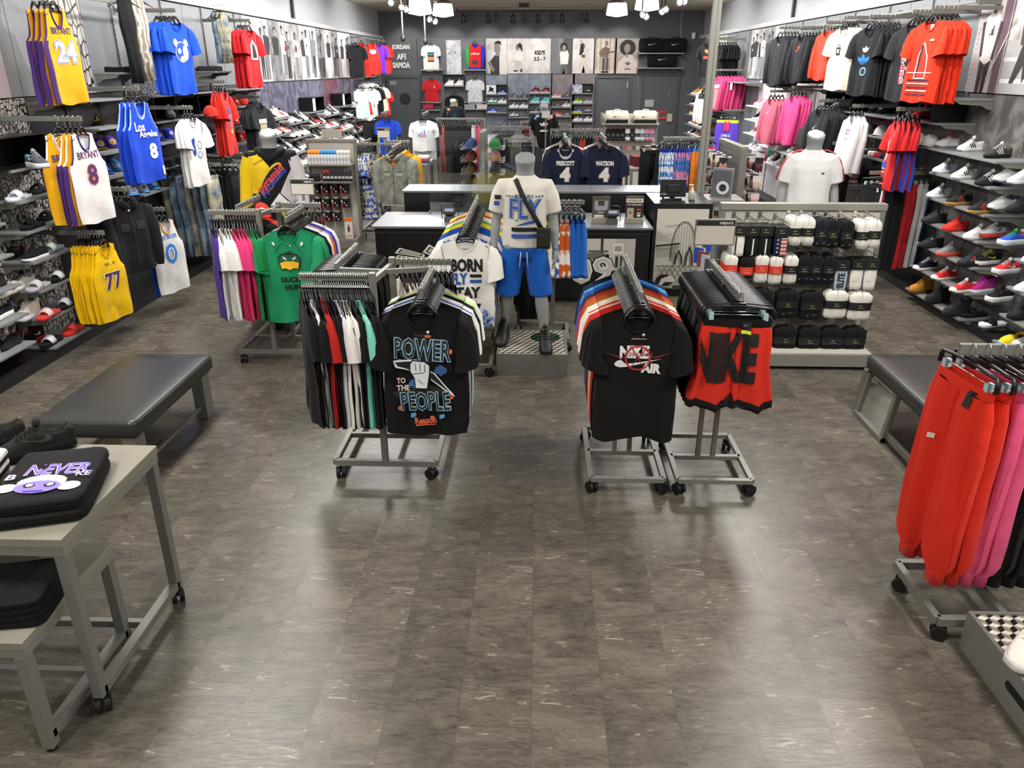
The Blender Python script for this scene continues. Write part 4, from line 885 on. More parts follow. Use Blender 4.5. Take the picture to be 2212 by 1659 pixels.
# ================= WALL DISPLAYS =================
ORD=['first','second','third','fourth','fifth','sixth','seventh','eighth','ninth','tenth','eleventh','twelfth']
SIDE={-1:'left',1:'right'}
def shelf(s,y0,y1,z,label,xf=None,xb=4.70,th=.022,m=None,name='display_shelf',br=True):
    xf=xf if xf is not None else (4.4 if s<0 else 4.3)
    t=thing(name,label,'shelf',(s*xb,(y0+y1)/2,z)); d=xb-xf; w_=(y1-y0)/2
    b=MB(); b.box(*sorted((0,-s*d)),-w_,w_,-th,0); b.build('board',m or SHELF,t,bev=.003)
    if br:
        for e in (-1,1):
            b=MB(); pts=[(0,-th),(-s*d*.9,-th),(-s*d*.75,-th-.035),(-s*d*.25,-th-.05),(-s*d*.12,-.105),(0,-.115)]
            b.prism(pts,.006,0,(0,e*(w_-.012),0)); b.build('bracket',GREYM,t)
    return t
def faceout(s,px,py,xe,n,kind,spec,cat,lab,dec=None,a=.38,sp=.055,tiltj=.05,armlab=None,var=0,sc=1.,z=None,dlab=None,bracket=True,fan=0.):
    """arm from the wall; (px,py) is the front garment's collar in the photo, xe its distance from the shop's centre line"""
    sp*=.62; a-=.27; sc*=.97; p=at(px,py,X=s*xe); hz=p.z+.14*sc; yaw=s*-1*(PI/2-a)
    if bracket:
        t=thing('faceout_arm',armlab or ('grey arm holding the %s %s'%(spec[0][0],lab)),'display arm',(s*4.70,p.y,hz))
        arm(t,(0,0,0),(-s*(4.70-xe+.03),0,0)); b=MB(); b.box(*sorted((0,-s*.012)),-.03,.03,-.05,.04); b.build('wall_plate',GREYM,t)
    cnt=sum(q[2] for q in spec); i=0
    for nm,col,c in spec:
        for j in range(c):
            x=xe+i*sp
            lb=(nm+' '+lab) if i>0 else 'front '+nm+' '+lab
            hang(kind,(s*x,p.y+R.uniform(-.01,.01),hz),yaw+R.uniform(-tiltj,tiltj)+fan*i,col,(nm+' '+lab+', '+nth(i+1)+' on its arm') if i else (nm+' '+lab+', foremost'),cat,lab if cnt>1 else None,dec=dec if i==0 else None,var=(var+i)%4,sc=sc,dlab=dlab if i==0 else None)
            i+=1
    return p
def upright(s,y,z0,z1,label=None):
    b=MB(); b.box(*sorted((s*4.685,s*4.70)),y-.012,y+.012,z0,z1)
    for k in range(int((z1-z0)/.05)): b.box(*sorted((s*4.683,s*4.6852)),y-.003,y+.003,z0+.02+k*.05,z0+.035+k*.05,1)
    return b
def cubby(s,y0,y1,z,label,card=None,h=.26,swap=False):
    """black open display box on a shelf"""
    xf=4.42 if s<0 else 4.32
    t=thing('display_box',label,'display box',(s*4.69,(y0+y1)/2,z)); d=4.69-xf; w_=(y1-y0)/2; m=mat('#0b0b0c',.3); X=lambda a,b_: sorted((-s*a,-s*b_))
    b=MB(); b.box(*X(0,d),-w_,w_,0,.01); b.box(*X(0,d),-w_,w_,h-.01,h); b.box(*X(0,d),w_-.01,w_,.01,h-.01); b.box(*X(0,d),-w_,-w_+.01,.01,h-.01); b.box(*X(0,.01),-w_+.01,w_-.01,.01,h-.01)
    b.build('box_shell',m,t)
    if card:
        b=MB(); yy=-w_+.14; b.box(*X(d-.02,d-.012),yy-.10,yy+.10,.012,h-.012); b.build('picture_card',mat('#dfe4ea',.5),t)
        decal(t,card,None,M=Matrix.Translation((-s*(d-.0115),yy,h/2))@Matrix.Rotation(PI/2 if s<0 else -PI/2,4,'Z'),name='card_print',off=.001)
    return t
def person(x,z,h,seed,dark='#2a2a2c',mid='#77777a',pale='#d9d8d8'):
    """grey-tone standing figure for the wall posters: x,z feet centre, h height"""
    r=random.Random(seed); k=h; c1,c2,c3=r.choice([(dark,pale,mid),(pale,dark,mid),(mid,dark,dark),(dark,mid,pale)])
    lean=r.uniform(-.06,.06)*k
    o=[([(-.5,.5),(.5,.5),(.42,-.5),(.08,-.5),(.0,.1),(-.1,-.5),(-.44,-.5)],x,z+.25*k,.24*k,.5*k,c3)]
    o+=[([(-.5,.36),(-.3,.5),(.3,.5),(.5,.36),(.42,-.5),(-.42,-.5)],x+lean*.5,z+.64*k,.30*k,.36*k,c1)]
    o+=[([(-.5,.5),(.1,.5),(.5,-.4),(.1,-.5)],x-.16*k+lean*.5,z+.62*k,.10*k,.34*k,c2 if r.random()<.4 else c1),([(.5,.5),(-.1,.5),(-.5,-.4),(-.1,-.5)],x+.16*k+lean*.5,z+.62*k,.10*k,.34*k,c1)]
    o+=[('rect',x+lean,z+.83*k,.06*k,.06*k,'#8b8683'),('circ',x+lean,z+.90*k,.12*k,.155*k,'#9a9491' if r.random()<.5 else '#5c5755'),([(-.5,-.3),(-.4,.3),(0,.5),(.4,.3),(.5,-.3),(.3,.05),(-.3,.05)],x+lean,z+.935*k,.15*k,.12*k,'#1f1e20')]
    if r.random()<.5: o.append(('rect',x+.0,z+.66*k,.08*k,.05*k,c2))
    return o
def poster(M_,w_,h_,label,items,bg,name='wall_poster',tex=None):
    t=thing(name,label,'poster'); t.matrix_world=M_
    b=MB(); b.box(-w_/2,w_/2,0,.012,0,h_); b.build('print_board',bg,t)
    if items: decal(t,items,None,off=.0005,name='picture')
    return t
def MW(s,y,z,x=4.685): # board front faces the shop; origin bottom centre
    return Matrix.Translation((s*x,y,z))@Matrix.Rotation(PI/2 if s<0 else -PI/2,4,'Z')
PM=[mat('#cfcdca',.45,0,'marble','#8f8d8c'),mat('#c9c8c7',.45,0,'marble','#e3e2e0'),mat('#5d5e61',.45,0,'marble','#98989a'),mat('#a9a7a6',.45,0,'marble','#6b6a6b'),mat('#dedddb',.45)]
# ---- wall panels, both sides, 0.61 m bays ----
for s in (-1,1):
    y=4.2; i=0
    while y<24.0:
        y1=y+.61; 
        if s<0:
            lo=SCL if y<7.1 else DKP if y<12.9 else (MAR if i%9 in (4,5) else PURP) if y<20.4 else GP2
            up=GP if y<12.9 else None if y<20.3 else GP
            if 7.9<y+.3<8.5: up=mat('#b9b4b0',.3,0,'scales','#17171a',.8)
        else:
            lo=STONE if y<8.6 else DKP if y<12.6 else LIT if y<17.6 else GP2
            up=None if 12.9<y<18 and y>16.8 or y<9.1 else GP
        st(panel(s,y,y1,.10,2.24,lo,'wall_%s_panel_%d'%(SIDE[s],i+1)))
        if up: st(panel(s,y,y1,2.25,3.26,up,'wall_%s_upper_%d'%(SIDE[s],i+1)))
        else: st(panel(s,y,y1,2.25,3.26,GP,'wall_%s_upper_%d'%(SIDE[s],i+1),x=4.705))
        if i%2==0: st(upright(s,y,.1,3.26).build('trim_%d'%(10+i+(100 if s>0 else 0)),[GREYM,mat('#1a1a1b',.6)]))
        y=y1; i+=1
# ---- LEFT WALL ----
poster(MW(-1,6.75,2.25),.60,1.02,'tall poster of a figure in a dark leather jacket above the sandals, left wall',[('rect',0,.78,.6,.45,'#d8d2cc'),([(-.5,-.5),(-.46,.2),(-.15,.5),(.2,.5),(.46,.2),(.5,-.5)],.0,.55,.5,.55,'#232425'),('rect',0,.13,.6,.26,'#b9a8ae'),('rect',.1,.4,.03,.2,'#c9c9c9',.3)],PM[0])

yr=[6.40,7.0]; zs=[.13,.40,.66,.92,1.18,1.44,1.70]
for i,z in enumerate(zs): shelf(-1,6.40,7.00,z,ORD[i]+' shelf from the floor in the left-wall sandal bay')
for i,z in enumerate((.27,.53,.79,1.05,1.31,1.57)): shelf(-1,5.55,6.20,z,ORD[i]+' shelf from the floor in the left-wall bay at the photo edge',xf=4.42)
cubby(-1,6.02,6.98,1.70,'black display box with a picture card and a grey and teal shoe, above the sandals',card=[('tri',-.04,.04,.05,.12,'#1d2430'),('rect',.02,0,.012,.2,'#6d7480'),('flag',.05,.03,.06,.05,'#2c3542'),('flag',-.05,-.04,.06,.05,'#59606c')])
def place(kind,px,py,z,rz,cols,label,**k):
    p=at(px,py,Z=z); return shoe(kind,(p.x,p.y,z+.001),rz,cols,label,**k)
SB="on the %s shelf from the floor, left-wall sandal bay"
place('run',82,362,1.712,1.0,('#4a4d55','#e6e8ea','#8b8e95','#2b2c30','#2f7f90'),'grey and white running shoe with teal heel inside the black display box',logo='swoosh',lcol='#e8eaf0')
NR=[('high',28,762,0,0,('#151315','#c02a2c','#b5222a','#111111','#b5222a'),'black and red high sneaker with red tag','swoosh'),('high',74,738,0,0,('#151315','#c02a2c','#b5222a','#111111','#b5222a'),'black and red high sneaker with red tag nearer the sandals','swoosh'),
('slide',112,742,0,.0,('#e8e8ee','#141414'),'black slide sandal with blue and white strap',None),('slide',160,717,0,.0,('#e0453c','#d8322a'),'red slide sandal with blue patch on the strap',None),
('low',18,700,1,0,('#1c1e22','#e9e9ee','#2a2c30'),'black sneaker with white sole','swoosh'),('high',62,688,1,-.1,('#e8e3d6','#dfe2ee','#cfcabd'),'cream white high sneaker with pale lilac sole',None),('slide',106,684,1,0,('#e8c8c6','#d6403a'),'red slide sandal with pale pink strap',None),('slide',146,662,1,0,('#c9d4de','#151515'),'black slide sandal with pale blue strap',None),
('run',8,640,2,-.1,('#e9e5dc','#e2dfd8','#1b1b1b'),'white and black zigzag running shoe at the photo edge',None),('run',50,622,2,-.1,('#dcd8cf','#eceae6','#17181a','#2c2c2e'),'white and black zigzag patterned running shoe',None),('slide',84,624,2,0,('#cfcdd2','#b9b5c0'),'white and grey striped slide sandal',None),('slide',130,604,2,0,('#d8d8da','#141414'),'black slide sandal with black and white patterned strap',None),
('run',28,556,3,0,('#232326','#2d2d32','#3a3a3e','#111111'),'dark running shoe with red tick and red tag','swoosh'),('low',78,560,3,-.1,('#16171b','#e5e4ea','#25262a'),'black low running shoe with white sole',None),('slide',114,543,3,0,('#dfe8d6','#777d86'),'white and red splashed slide sandal with neon strap',None),
('run',25,475,4,0,('#22262a','#1d2024','#2c3034'),'charcoal knit running shoe',None),('slide',72,492,4,0,('#18181a','#121212'),'plain black slide sandal with white tick',None),('slide',106,474,4,0,('#1b1b1e','#121214'),'plain black slide sandal by the grey pillar',None),
('run',8,418,5,0,('#dcc9c9','#ececec','#e2d6d6'),'pale pink and grey running shoe at the photo edge',None),('slide',42,432,5,0,('#dfe0ea','#e6e6f0'),'white slide sandal with lilac trim',None),('slide',88,416,5,0,('#222226','#1a1a1c'),'black slide sandal with grey tick',None)]
for k,px,py,i,rz,c,lb,lg in NR: place(k,px,py,zs[i]+.001,rz,c,lb+', '+ORD[i]+' left-wall sneaker shelf',logo=lg,lcol='#e9e9ea' if i!=3 else '#c0303a')
# hanging stock, nearest bays first
GOLD='#dca012'; PUR='#4b2f73'
faceout(-1,118,22,4.24,4,'tank',[('gold',(GOLD,PUR,PUR),4)],'basketball jersey','jersey numbered 24 on the upper left wall',dec=[('t:BRYANT',0,-.30,.24,.055,'#3d2a5c',0,.02),('t:24',0,-.47,.26,.20,'#eee9f5',0,.07),('t:24',0,-.47,.25,.19,'#4a4a9a',0,.045),('t:24',0,-.47,.235,.175,'#f2eff5',0,.02),('circ',0,-.255,.03,.03,'#e9e2cf')],a=.40,sp=.09,fan=.05)
shelf(-1,7.25,7.88,2.20,'wide grey shelf under the gold 24 jerseys'); shelf(-1,7.88,8.50,2.20,'wide grey shelf beside the gold 24 jerseys, above the caps')
faceout(-1,126,290,4.20,1,'tank',[('golden yellow',(GOLD,'#e9e4ea',GOLD),1)],'basketball jersey','jersey lettered BRYANT beside the white one',dec=[('t:BRYANT',0,-.33,.26,.06,PUR,0,.02),('t:8',.0,-.50,.12,.18,'#e9e4ea',0,.06),('t:8',.0,-.50,.11,.17,PUR,0,.03)],a=.6)
faceout(-1,176,290,4.05,3,'tank',[('white',('#e3e1e0',PUR,'#e3e1e0'),1),('yellow',(GOLD,'#e9e4ea',PUR),3)],'basketball jersey','jersey numbered 8 on the left wall',dec=[('t:BRYANT',0,-.31,.26,.06,'#5a2b55',0,.02),('t:8',0,-.48,.12,.19,'#d9822b',0,.06),('t:8',0,-.48,.11,.18,'#5a2b66',0,.03),('circ',0,-.265,.03,.03,'#cfc9cc')],a=.5,sp=.075)
shelf(-1,7.22,7.84,1.10,'grey shelf under the number 8 jerseys')
faceout(-1,224,530,4.05,9,'tank',[('bright yellow',('#e6b800','#e6b800','#e6b800'),9)],'basketball jersey','jersey hanging near the floor on the left wall',dec=[('t:WEM',0,-.30,.12,.035,'#4a3a1a',0,.02),('t:77',0,-.46,.20,.17,'#f0e9d8',0,.06),('t:77',0,-.46,.19,.16,'#4b2f53',0,.03),('circ',0,-.27,.03,.03,'#e9e2cf')],a=.45,sp=.045,sc=.92)
# cap shelves
for i,(z,nm) in enumerate(((1.93,'black, purple and grey caps'),(1.69,'purple caps'),(1.45,'sky blue caps'))): shelf(-1,7.86,8.48,z,'grey shelf on the left wall holding the '+nm)
shelf(-1,8.50,9.12,1.18,'grey shelf on the left wall holding the pale blue and grey caps')
LG='#e0b23a'
caps=[(180,268,1.93,'#24241f','#24241f','black cap with round yellow badge, first on the upper cap shelf',[('circ',0,.06,.05,.05,LG)]),(203,270,1.93,'#25272a','#1f2022','charcoal cap with yellow lettering on the upper cap shelf',[('t:LA',0,.06,.06,.055,LG)]),(224,265,1.93,'#5b3aa0','#5b3aa0','purple cap with yellow L, upper cap shelf',[('t:L',0,.06,.04,.06,LG)]),(250,262,1.93,'#3c3d3b','#2c2e2d','dark grey cap with white badge, last on the upper cap shelf',[('circ',0,.06,.06,.055,'#e3e3e3')]),
(212,322,1.69,'#5a3aa8','#e0ac20','purple cap with yellow brim, first on the purple cap shelf',[('circ',0,.055,.075,.06,'#efe8e8'),('circ',0,.055,.055,.045,LG)]),(238,318,1.69,'#5a3aa8','#6a48b8','purple cap in the middle of the purple cap shelf',[('circ',0,.055,.075,.06,'#efe8e8'),('circ',0,.055,.055,.045,LG)]),(262,312,1.69,'#5a3aa8','#6a48b8','purple cap last on the purple cap shelf',[('circ',0,.055,.075,.06,'#efe8e8'),('circ',0,.055,.055,.045,LG)]),
(225,374,1.45,'#2f5cb8','#2a64c8','royal blue cap first on the sky blue cap shelf',[('tri',0,.055,.05,.05,'#e9e4d8')]),(246,368,1.45,'#3d8ed0','#3a9be0','sky blue cap with cream script in the middle of its shelf',[('t:Ucla',0,.055,.07,.05,'#efe2b0')]),(270,362,1.45,'#3d8ed0','#3a9be0','sky blue cap with cream script last on its shelf',[('t:Ucla',0,.055,.07,.05,'#efe2b0')]),
(282,420,1.18,'#b9c4d4','#4a9be0','pale grey cap with blue brim, first on the lowest cap shelf',[('t:S',0,.055,.05,.05,'#3a5a9a')]),(305,414,1.18,'#b9bdc4','#4a9be0','light grey cap with dark star, middle of the lowest cap shelf',[('star',0,.055,.05,.05,'#3a4a6a')]),(328,407,1.18,'#3a8ad8','#5ab0ea','blue cap with white badge, last on the lowest cap shelf',[('circ',0,.055,.06,.05,'#cfe0ee')]),
(340,302,1.68,'#2f40c0','#3548c8','royal blue cap with round badge, first on its shelf',[('circ',0,.055,.05,.05,'#d8dcf4')]),(364,298,1.68,'#2f40c0','#3548c8','royal blue cap with round badge beside the first',[('circ',0,.055,.05,.05,'#d8dcf4')]),
(438,292,1.68,'#c8322c','#c8322c','red cap beside the black cap on the left wall',[('t:A',0,.055,.04,.05,'#eee')]),(458,288,1.68,'#2b3030','#2b3030','black cap beside the red cap on the left wall',None),
(506,228,1.98,'#cc2c26','#cc2c26','red cap first on the red cap shelf, top row',[('circ',0,.055,.04,.04,'#f0e0dc')]),(525,225,1.98,'#d2332c','#cc2c26','red cap second on the red cap shelf, top row',None),(505,268,1.72,'#c92d28','#c92d28','red cap first in the second row of red caps',[('circ',0,.055,.04,.04,'#f0e0dc')]),(518,266,1.72,'#22252a','#22252a','black cap between red caps, second row',None),(532,264,1.72,'#cc302a','#d8352c','red cap with black badge, second row',[('circ',0,.055,.04,.04,'#22222a')]),(515,303,1.46,'#c92d28','#c02a26','red cap first in the third row of red caps',[('circ',0,.055,.04,.04,'#f0e0dc')]),(532,300,1.46,'#c92d28','#c02a26','red cap second in the third row of red caps',[('circ',0,.055,.04,.04,'#22222a')])]
for px,py,z,c1,c2,lb,lg in caps:
    p=at(px,py,Z=z); cap((p.x,p.y,z+.008),.95,(c1,c2),lb,lg)
# upper row: trousers, tees
PAT=mat('#c9c0b4',.8,0,'wave','#8d8478',.6)
for k,(px,nm,c,ln) in enumerate(((262,'black',('#1b1b1d',),1),(290,'cream patterned',(PAT,),1))):
    p=at(px,-28,X=-4.28+.0*k); hang('fold',(p.x,p.y,p.z),PI/2-.5,c,nm+' trousers hanging high on the left wall','trousers',var=k,sc=.80)
t=thing('faceout_arm','grey rail above the black trousers on the left wall','display arm',(-4.70,8.75,3.28)); arm(t,(0,0,0),(.5,0,0)); mbar(t,(.3,-.8,-.16),(.3,.75,-.16),.02,.03,'hang_rail')
shelf(-1,8.50,9.10,2.45,'grey shelf under the black trousers on the left wall'); shelf(-1,9.10,9.72,2.20,'grey shelf under the patterned poster card on the left wall')
folded((-4.5,8.68,2.451),.3,'#161617','black shoes and folded cloth on the shelf under the black trousers','folded cloth',size=(.3,.2,.05),name='folded_cloth')
b_=poster(Matrix.Translation((-4.45,9.42,2.203))@Matrix.Rotation(PI/2-.4,4,'Z')@Matrix.Rotation(-.12,4,'X'),.52,.30,'tilted speckled black and white card on the left-wall shelf',None,mat('#c9c8cc',.5,0,'speck','#55565c',1.2),name='display_card')
bear=[('circ',0,-.43,.20,.22,'#e9ecf5'),('circ',-.085,-.335,.07,.08,'#e9ecf5'),('circ',.085,-.335,.07,.08,'#e9ecf5'),('circ',0,-.43,.185,.205,'#2a50d8'),('circ',.05,-.44,.09,.16,'#c9d2ee'),('circ',-.045,-.42,.05,.055,'#e9ecf5'),('circ',-.01,-.50,.07,.06,'#e9ecf5')]
faceout(-1,378,50,4.05,5,'tee',[('royal blue','#1c4fd0',5)],'t-shirt','t-shirt with round bear print on the upper left wall',dec=bear,a=.45,sp=.075,dlab='white bear outline print')
shelf(-1,9.72,10.34,2.20,'grey shelf under the royal blue t-shirts'); shelf(-1,10.34,10.92,2.20,'grey shelf between the blue t-shirts and the ripped jeans')
BL=mat('#3f5876',.8,0,'denim','#9db0bf',1.3); LJ=mat('#8e9aa6',.8,0,'denim','#d2cfc6',1.2); RJ=mat('#4a5d75',.8,0,'denim','#c9bf98',1.0)
for k in range(3):
    p=at(462+k*9,12,X=-4.35+.05*k); hang('fold',(p.x,p.y,p.z),PI/2-.5,(BL if k<1 else RJ,),nth(k+1)+' in line, '+('dark' if k<1 else 'ripped pale')+' blue jeans hanging high on the left wall','jeans','high blue jeans',var=k,sc=.62)
shelf(-1,11.0,11.62,2.45,'grey shelf under the ripped blue jeans'); shelf(-1,11.62,12.24,2.20,'grey shelf beside the upper red t-shirts'); shelf(-1,12.26,12.86,2.20,'grey shelf under the upper red t-shirts')
folded((-4.55,11.2,2.451),.2,'#2c3138','dark folded jeans on the shelf under the ripped jeans','folded jeans',size=(.3,.3,.06),name='folded_jeans')
faceout(-1,538,66,4.05,4,'tee',[('red','#c41f28',4)],'t-shirt','t-shirt on the upper left wall, near the posters',dec=[([(-.5,-.5),(-.5,.2),(0,.5),(.5,.2),(.5,-.5)],.02,-.38,.17,.26,'#d9d0cc'),([(-.5,-.5),(-.4,.2),(-.1,.5),(.3,.3),(.5,-.5)],.02,-.39,.11,.20,'#2a2422'),('t:95',.02,-.50,.10,.03,'#d9d0cc')],a=.45,sp=.075)
bl=[('t:Los',-.07,-.36,.13,.09,'#dfe6f6',0,.03),('t:Angeles',.03,-.44,.24,.085,'#dfe6f6',0,.03),('t:8',.06,-.60,.11,.16,'#9cc0ee',0,.06),('t:8',.06,-.60,.10,.15,'#eef2fa',0,.03),('rect',.15,-.80,.05,.09,'#d8cfc0')]
faceout(-1,298,222,4.0,3,'tank',[('royal blue',('#1a45c8','#9cc0ee','#1a45c8'),3)],'basketball jersey','jersey lettered Los Angeles on the left wall',dec=bl,a=.5,sp=.085)
shelf(-1,8.50,9.10,1.33,'grey shelf under the Los Angeles jerseys')
cubby(-1,9.13,9.70,1.92,'black display box with a grey shoe behind the blue jerseys')
pz=at(368,255,Z=1.93); shoe('run',(pz.x,pz.y,1.935),.6,('#6d6f72','#55585c','#7c7e80'),'grey mesh running shoe in the black display box behind the blue jerseys')
shelf(-1,9.12,9.72,1.915,'grey shelf under the grey shoe box'); shelf(-1,9.12,9.72,1.675,'grey shelf under the royal blue caps'); shelf(-1,9.12,9.72,1.40,'grey shelf with folded black clothes on the left wall')
for i in range(4): folded((-4.52,9.28+.28*(i%2),1.402+.045*(i//2)),.2,'#161618',['near','far','upper near','upper far'][i]+' black folded trousers under the royal blue caps','folded trousers',size=(.28,.24,.043),var=i,name='folded_trousers')
pd=[([(-.5,.5),(-.1,.4),(.1,-.3),(-.1,-.5),(-.4,-.3)],-.06,-.44,.12,.20,'#2a3fb0'),('ring',.03,-.42,.09,.09,'#2b2f4a'),('circ',.02,-.53,.06,.05,'#d9dcec'),('ring',.02,-.53,.10,.08,'#2a3fb0'),('circ',-.08,-.36,.05,.06,'#2a3fb0')]
faceout(-1,414,258,4.0,3,'tee',[('white','#e4e3e2',3)],'t-shirt','t-shirt with blue print below the royal blue t-shirts',dec=pd,a=.3,sp=.06)
cubby(-1,10.36,10.96,1.94,'black display box holding a red cap on the left wall')
p=at(455,250,Z=1.95); cap((p.x,p.y,1.955),.9,('#c92f26','#c92f26'),'red mesh cap inside the black display box on the left wall')
for z,nm in ((1.93,'under the red cap box'),(1.67,'under the red and black caps'),(1.43,'with folded navy shirts')): shelf(-1,10.35,10.97,z,'grey left-wall shelf '+nm)
for i in range(5): folded((-4.52,10.62,1.432+.035*i),.3,'#26313f','navy folded shirt, '+ORD[i]+' from the bottom of its left-wall pile','folded shirt',size=(.30,.40,.034),var=i%3)
rp_=[('circ',.02,-.36,.09,.10,'#2f55c0'),('rect',.02,-.48,.09,.16,'#e2a0a8'),('splash',.02,-.60,.12,.10,'#e0b830'),('rect',.02,-.50,.04,.2,'#2f55c0')]
faceout(-1,484,200,4.0,4,'tee',[('red','#d0281f',4)],'t-shirt','t-shirt with colourful vertical print on the left wall',dec=rp_,a=.12,sp=.06,sc=1.02)
shelf(-1,10.98,11.58,1.34,'grey shelf under the red printed t-shirts'); 
for z,nm in ((1.965,'top'),(1.705,'second'),(1.445,'third')): shelf(-1,11.62,12.22,z,'grey left-wall shelf under the '+nm+' row of red caps')
faceout(-1,560,230,4.1,5,'tee',[('charcoal','#26282b',5)],'t-shirt','t-shirt with white box print behind the hoodie mannequin',dec=[('rect',0,-.34,.20,.06,'#d9d9d9'),('circ',0,-.56,.13,.2,'#2b50c0'),('rect',0,-.43,.16,.1,'#b8a890')],a=.5,sp=.05)
# lower row
faceout(-1,272,438,4.02,4,'jacket',[('black denim','#17181a',4)],'jacket','jacket hanging low on the left wall',dec=[('rect',-.09,-.36,.09,.08,'#1f2022'),('rect',.09,-.36,.09,.08,'#1f2022'),('rect',0,-.5,.012,.6,'#232427'),('circ',0,-.205,.03,.03,'#d8d4cc')],a=.55,sp=.09,tiltj=.12)
faceout(-1,354,478,4.0,2,'tank',[('white',('#dcdcdc','#d0a050','#dcdcdc'),1),('royal blue','#1f45a8',1)],'basketball jersey','jersey numbered 0 low on the left wall',dec=[('t:WESTBROOK',0,-.30,.26,.045,'#2f6fd0',0,.02),('t:0',0,-.48,.15,.22,'#2f7fe0',0,.06),('t:0',0,-.48,.09,.14,'#dcdcdc',0,.0)],a=.55,sp=.08)
def brow(kind,p0,p1,n,spec_fn,labf,cat,yaw,**k):
    for i in range(n):
        q=Vector(p0).lerp(Vector(p1),i/max(1,n-1)); nm,c=spec_fn(i); hang(kind,q,yaw+R.uniform(-.06,.06),c,labf%nm,cat,labf%nm,var=i%3,**k)
def sidearm(s,pt,L_,label):
    t=thing('faceout_arm',label,'display arm',pt); arm(t,(0,0,0),(-s*L_,0,0)); return t
# jeans and trousers on arms standing out from the wall, seen in a row
for (x0,x1,yy,zt,n,kd,fn,lb,ct,ln) in ((-4.62,-4.05,9.55,1.40,7,'fold',lambda i:(('ripped','medium','pale')[i%3]+' blue',(RJ,BL,BL)[i%3]),'%s jeans low on the left wall','jeans',1.12),
  (-4.66,-4.02,10.25,1.36,10,'fold',lambda i:('black','#17171a'),'%s jeans low on the left wall','jeans',1.1),
  (-4.66,-3.95,11.1,1.36,11,'fold',lambda i:(('pale grey','light blue')[i>5],LJ if i<6 else BL),'%s jeans behind the black jeans on the left wall','jeans',1.1)):
    sidearm(-1,(-4.7,yy,zt),.78,'grey slanted arm holding '+lb%fn(0)[0])
    for i in range(n):
        x=x0+(x1-x0)*i/(n-1); nm,c=fn(i); hang(kd,(x,yy,zt),PI/2-.45+R.uniform(-.08,.08),(c,),nth(i+1)+' from the wall, '+lb%nm,ct,lb%fn(0)[0],var=i%3)
for i in range(3): folded((-4.5,11.9,1.0+.0+.04*i),.2,'#d9a82c' if i%2 else '#e8e4da','yellow and white folded shirt in the pile behind the jeans, '+ORD[i],'folded shirt',size=(.3,.3,.038),var=i)
shelf(-1,11.6,12.2,.998,'grey shelf with yellow folded shirts on the left wall')
# --- posters left ---
for i in range(12):
    y0=13.03+i*.61; bg=PM[(i*3+1)%5]; it=[]
    for j in range(1+i%2): it+=person((-.12+.24*j) if i%2 else .02,.03,(.9,.82,.86)[(i+j)%3],i*5+j)
    if i%3==0: it=[('rect',-.15,.5,.10,.8,'#6d6d70')]+it
    if i in (3,4): it+= [('splash',0,.55,.2,.15,'#7a3a3c')]
    poster(MW(-1,y0+.30,2.27),.60,.98,'black and white poster, '+ORD[i]+' in the row above the left sneaker wall, '+('two figures' if i%2 else 'one figure'),it,bg)
# --- sneaker wall left (rear) ---
SC_=['#e9e7e3','#e4e2de','#1b1b1d','#ecebe8','#d8d5d0','#26262a','#e9e9ea','#c9443a','#3d3f44','#e8e6e6']
SN=['white','off-white','black','white','light grey','black','white','red','dark grey','white']
def fill(s,y0,y1,z,bay,lvl,n,rz,palette=None,kinds=('run','low','high','low','run')):
    for k in range(n):
        i=R.randrange(10) if palette is None else R.randrange(len(palette))
        nm,c=(SN[i],SC_[i]) if palette is None else palette[i]
        y=y0+(k+.5)*(y1-y0)/n; so='#e6e4e0' if R.random()<.75 else '#1f1f22'
        shoe(kinds[(k*3+lvl)%5],(s*4.55,y,z+.001),rz+R.uniform(-.12,.12),(c,so,R.choice(['#e5e5e5','#222222',c])),'%s shoe, %s along the %s shelf of the %s'%(nm,ORD[k],ORD[lvl],bay),logo='swoosh' if R.random()<.5 else None,lcol='#1c1c1f' if i!=2 and i!=5 else '#e9e9e9',far=True)
for i,z in enumerate((.27,.53,.79,1.05,1.31,1.57)): fill(-1,5.6,6.15,z,'left-wall bay at the photo edge',i,2,-.05)
BN=['first','second','third','fourth','fifth','sixth']
for bi in range(6):
    y0=12.95+bi*1.22; off=0 if bi%2==0 else -.13
    for l in range(5 if bi<4 else 4):
        z=1.69-.26*l+off
        shelf(-1,y0+.01,y0+1.20,z,'grey sneaker shelf, %s from the top in the %s left sneaker bay'%(ORD[l],BN[bi]),xf=4.40)
        if l==0 and bi in (2,4): 
            cubby(-1,y0+.25,y0+1.1,z,'black open box with white card on the %s left sneaker bay'%BN[bi],card=[('swoosh',0,0,.14,.08,'#1d2430')])
        elif l==0 and bi in (3,): fill(-1,y0+.1,y0+1.1,z,BN[bi]+' left sneaker bay',l,6,1.35)
        else: fill(-1,y0+.05,y0+1.17,z,BN[bi]+' left sneaker bay',l,7,1.35,palette=None)
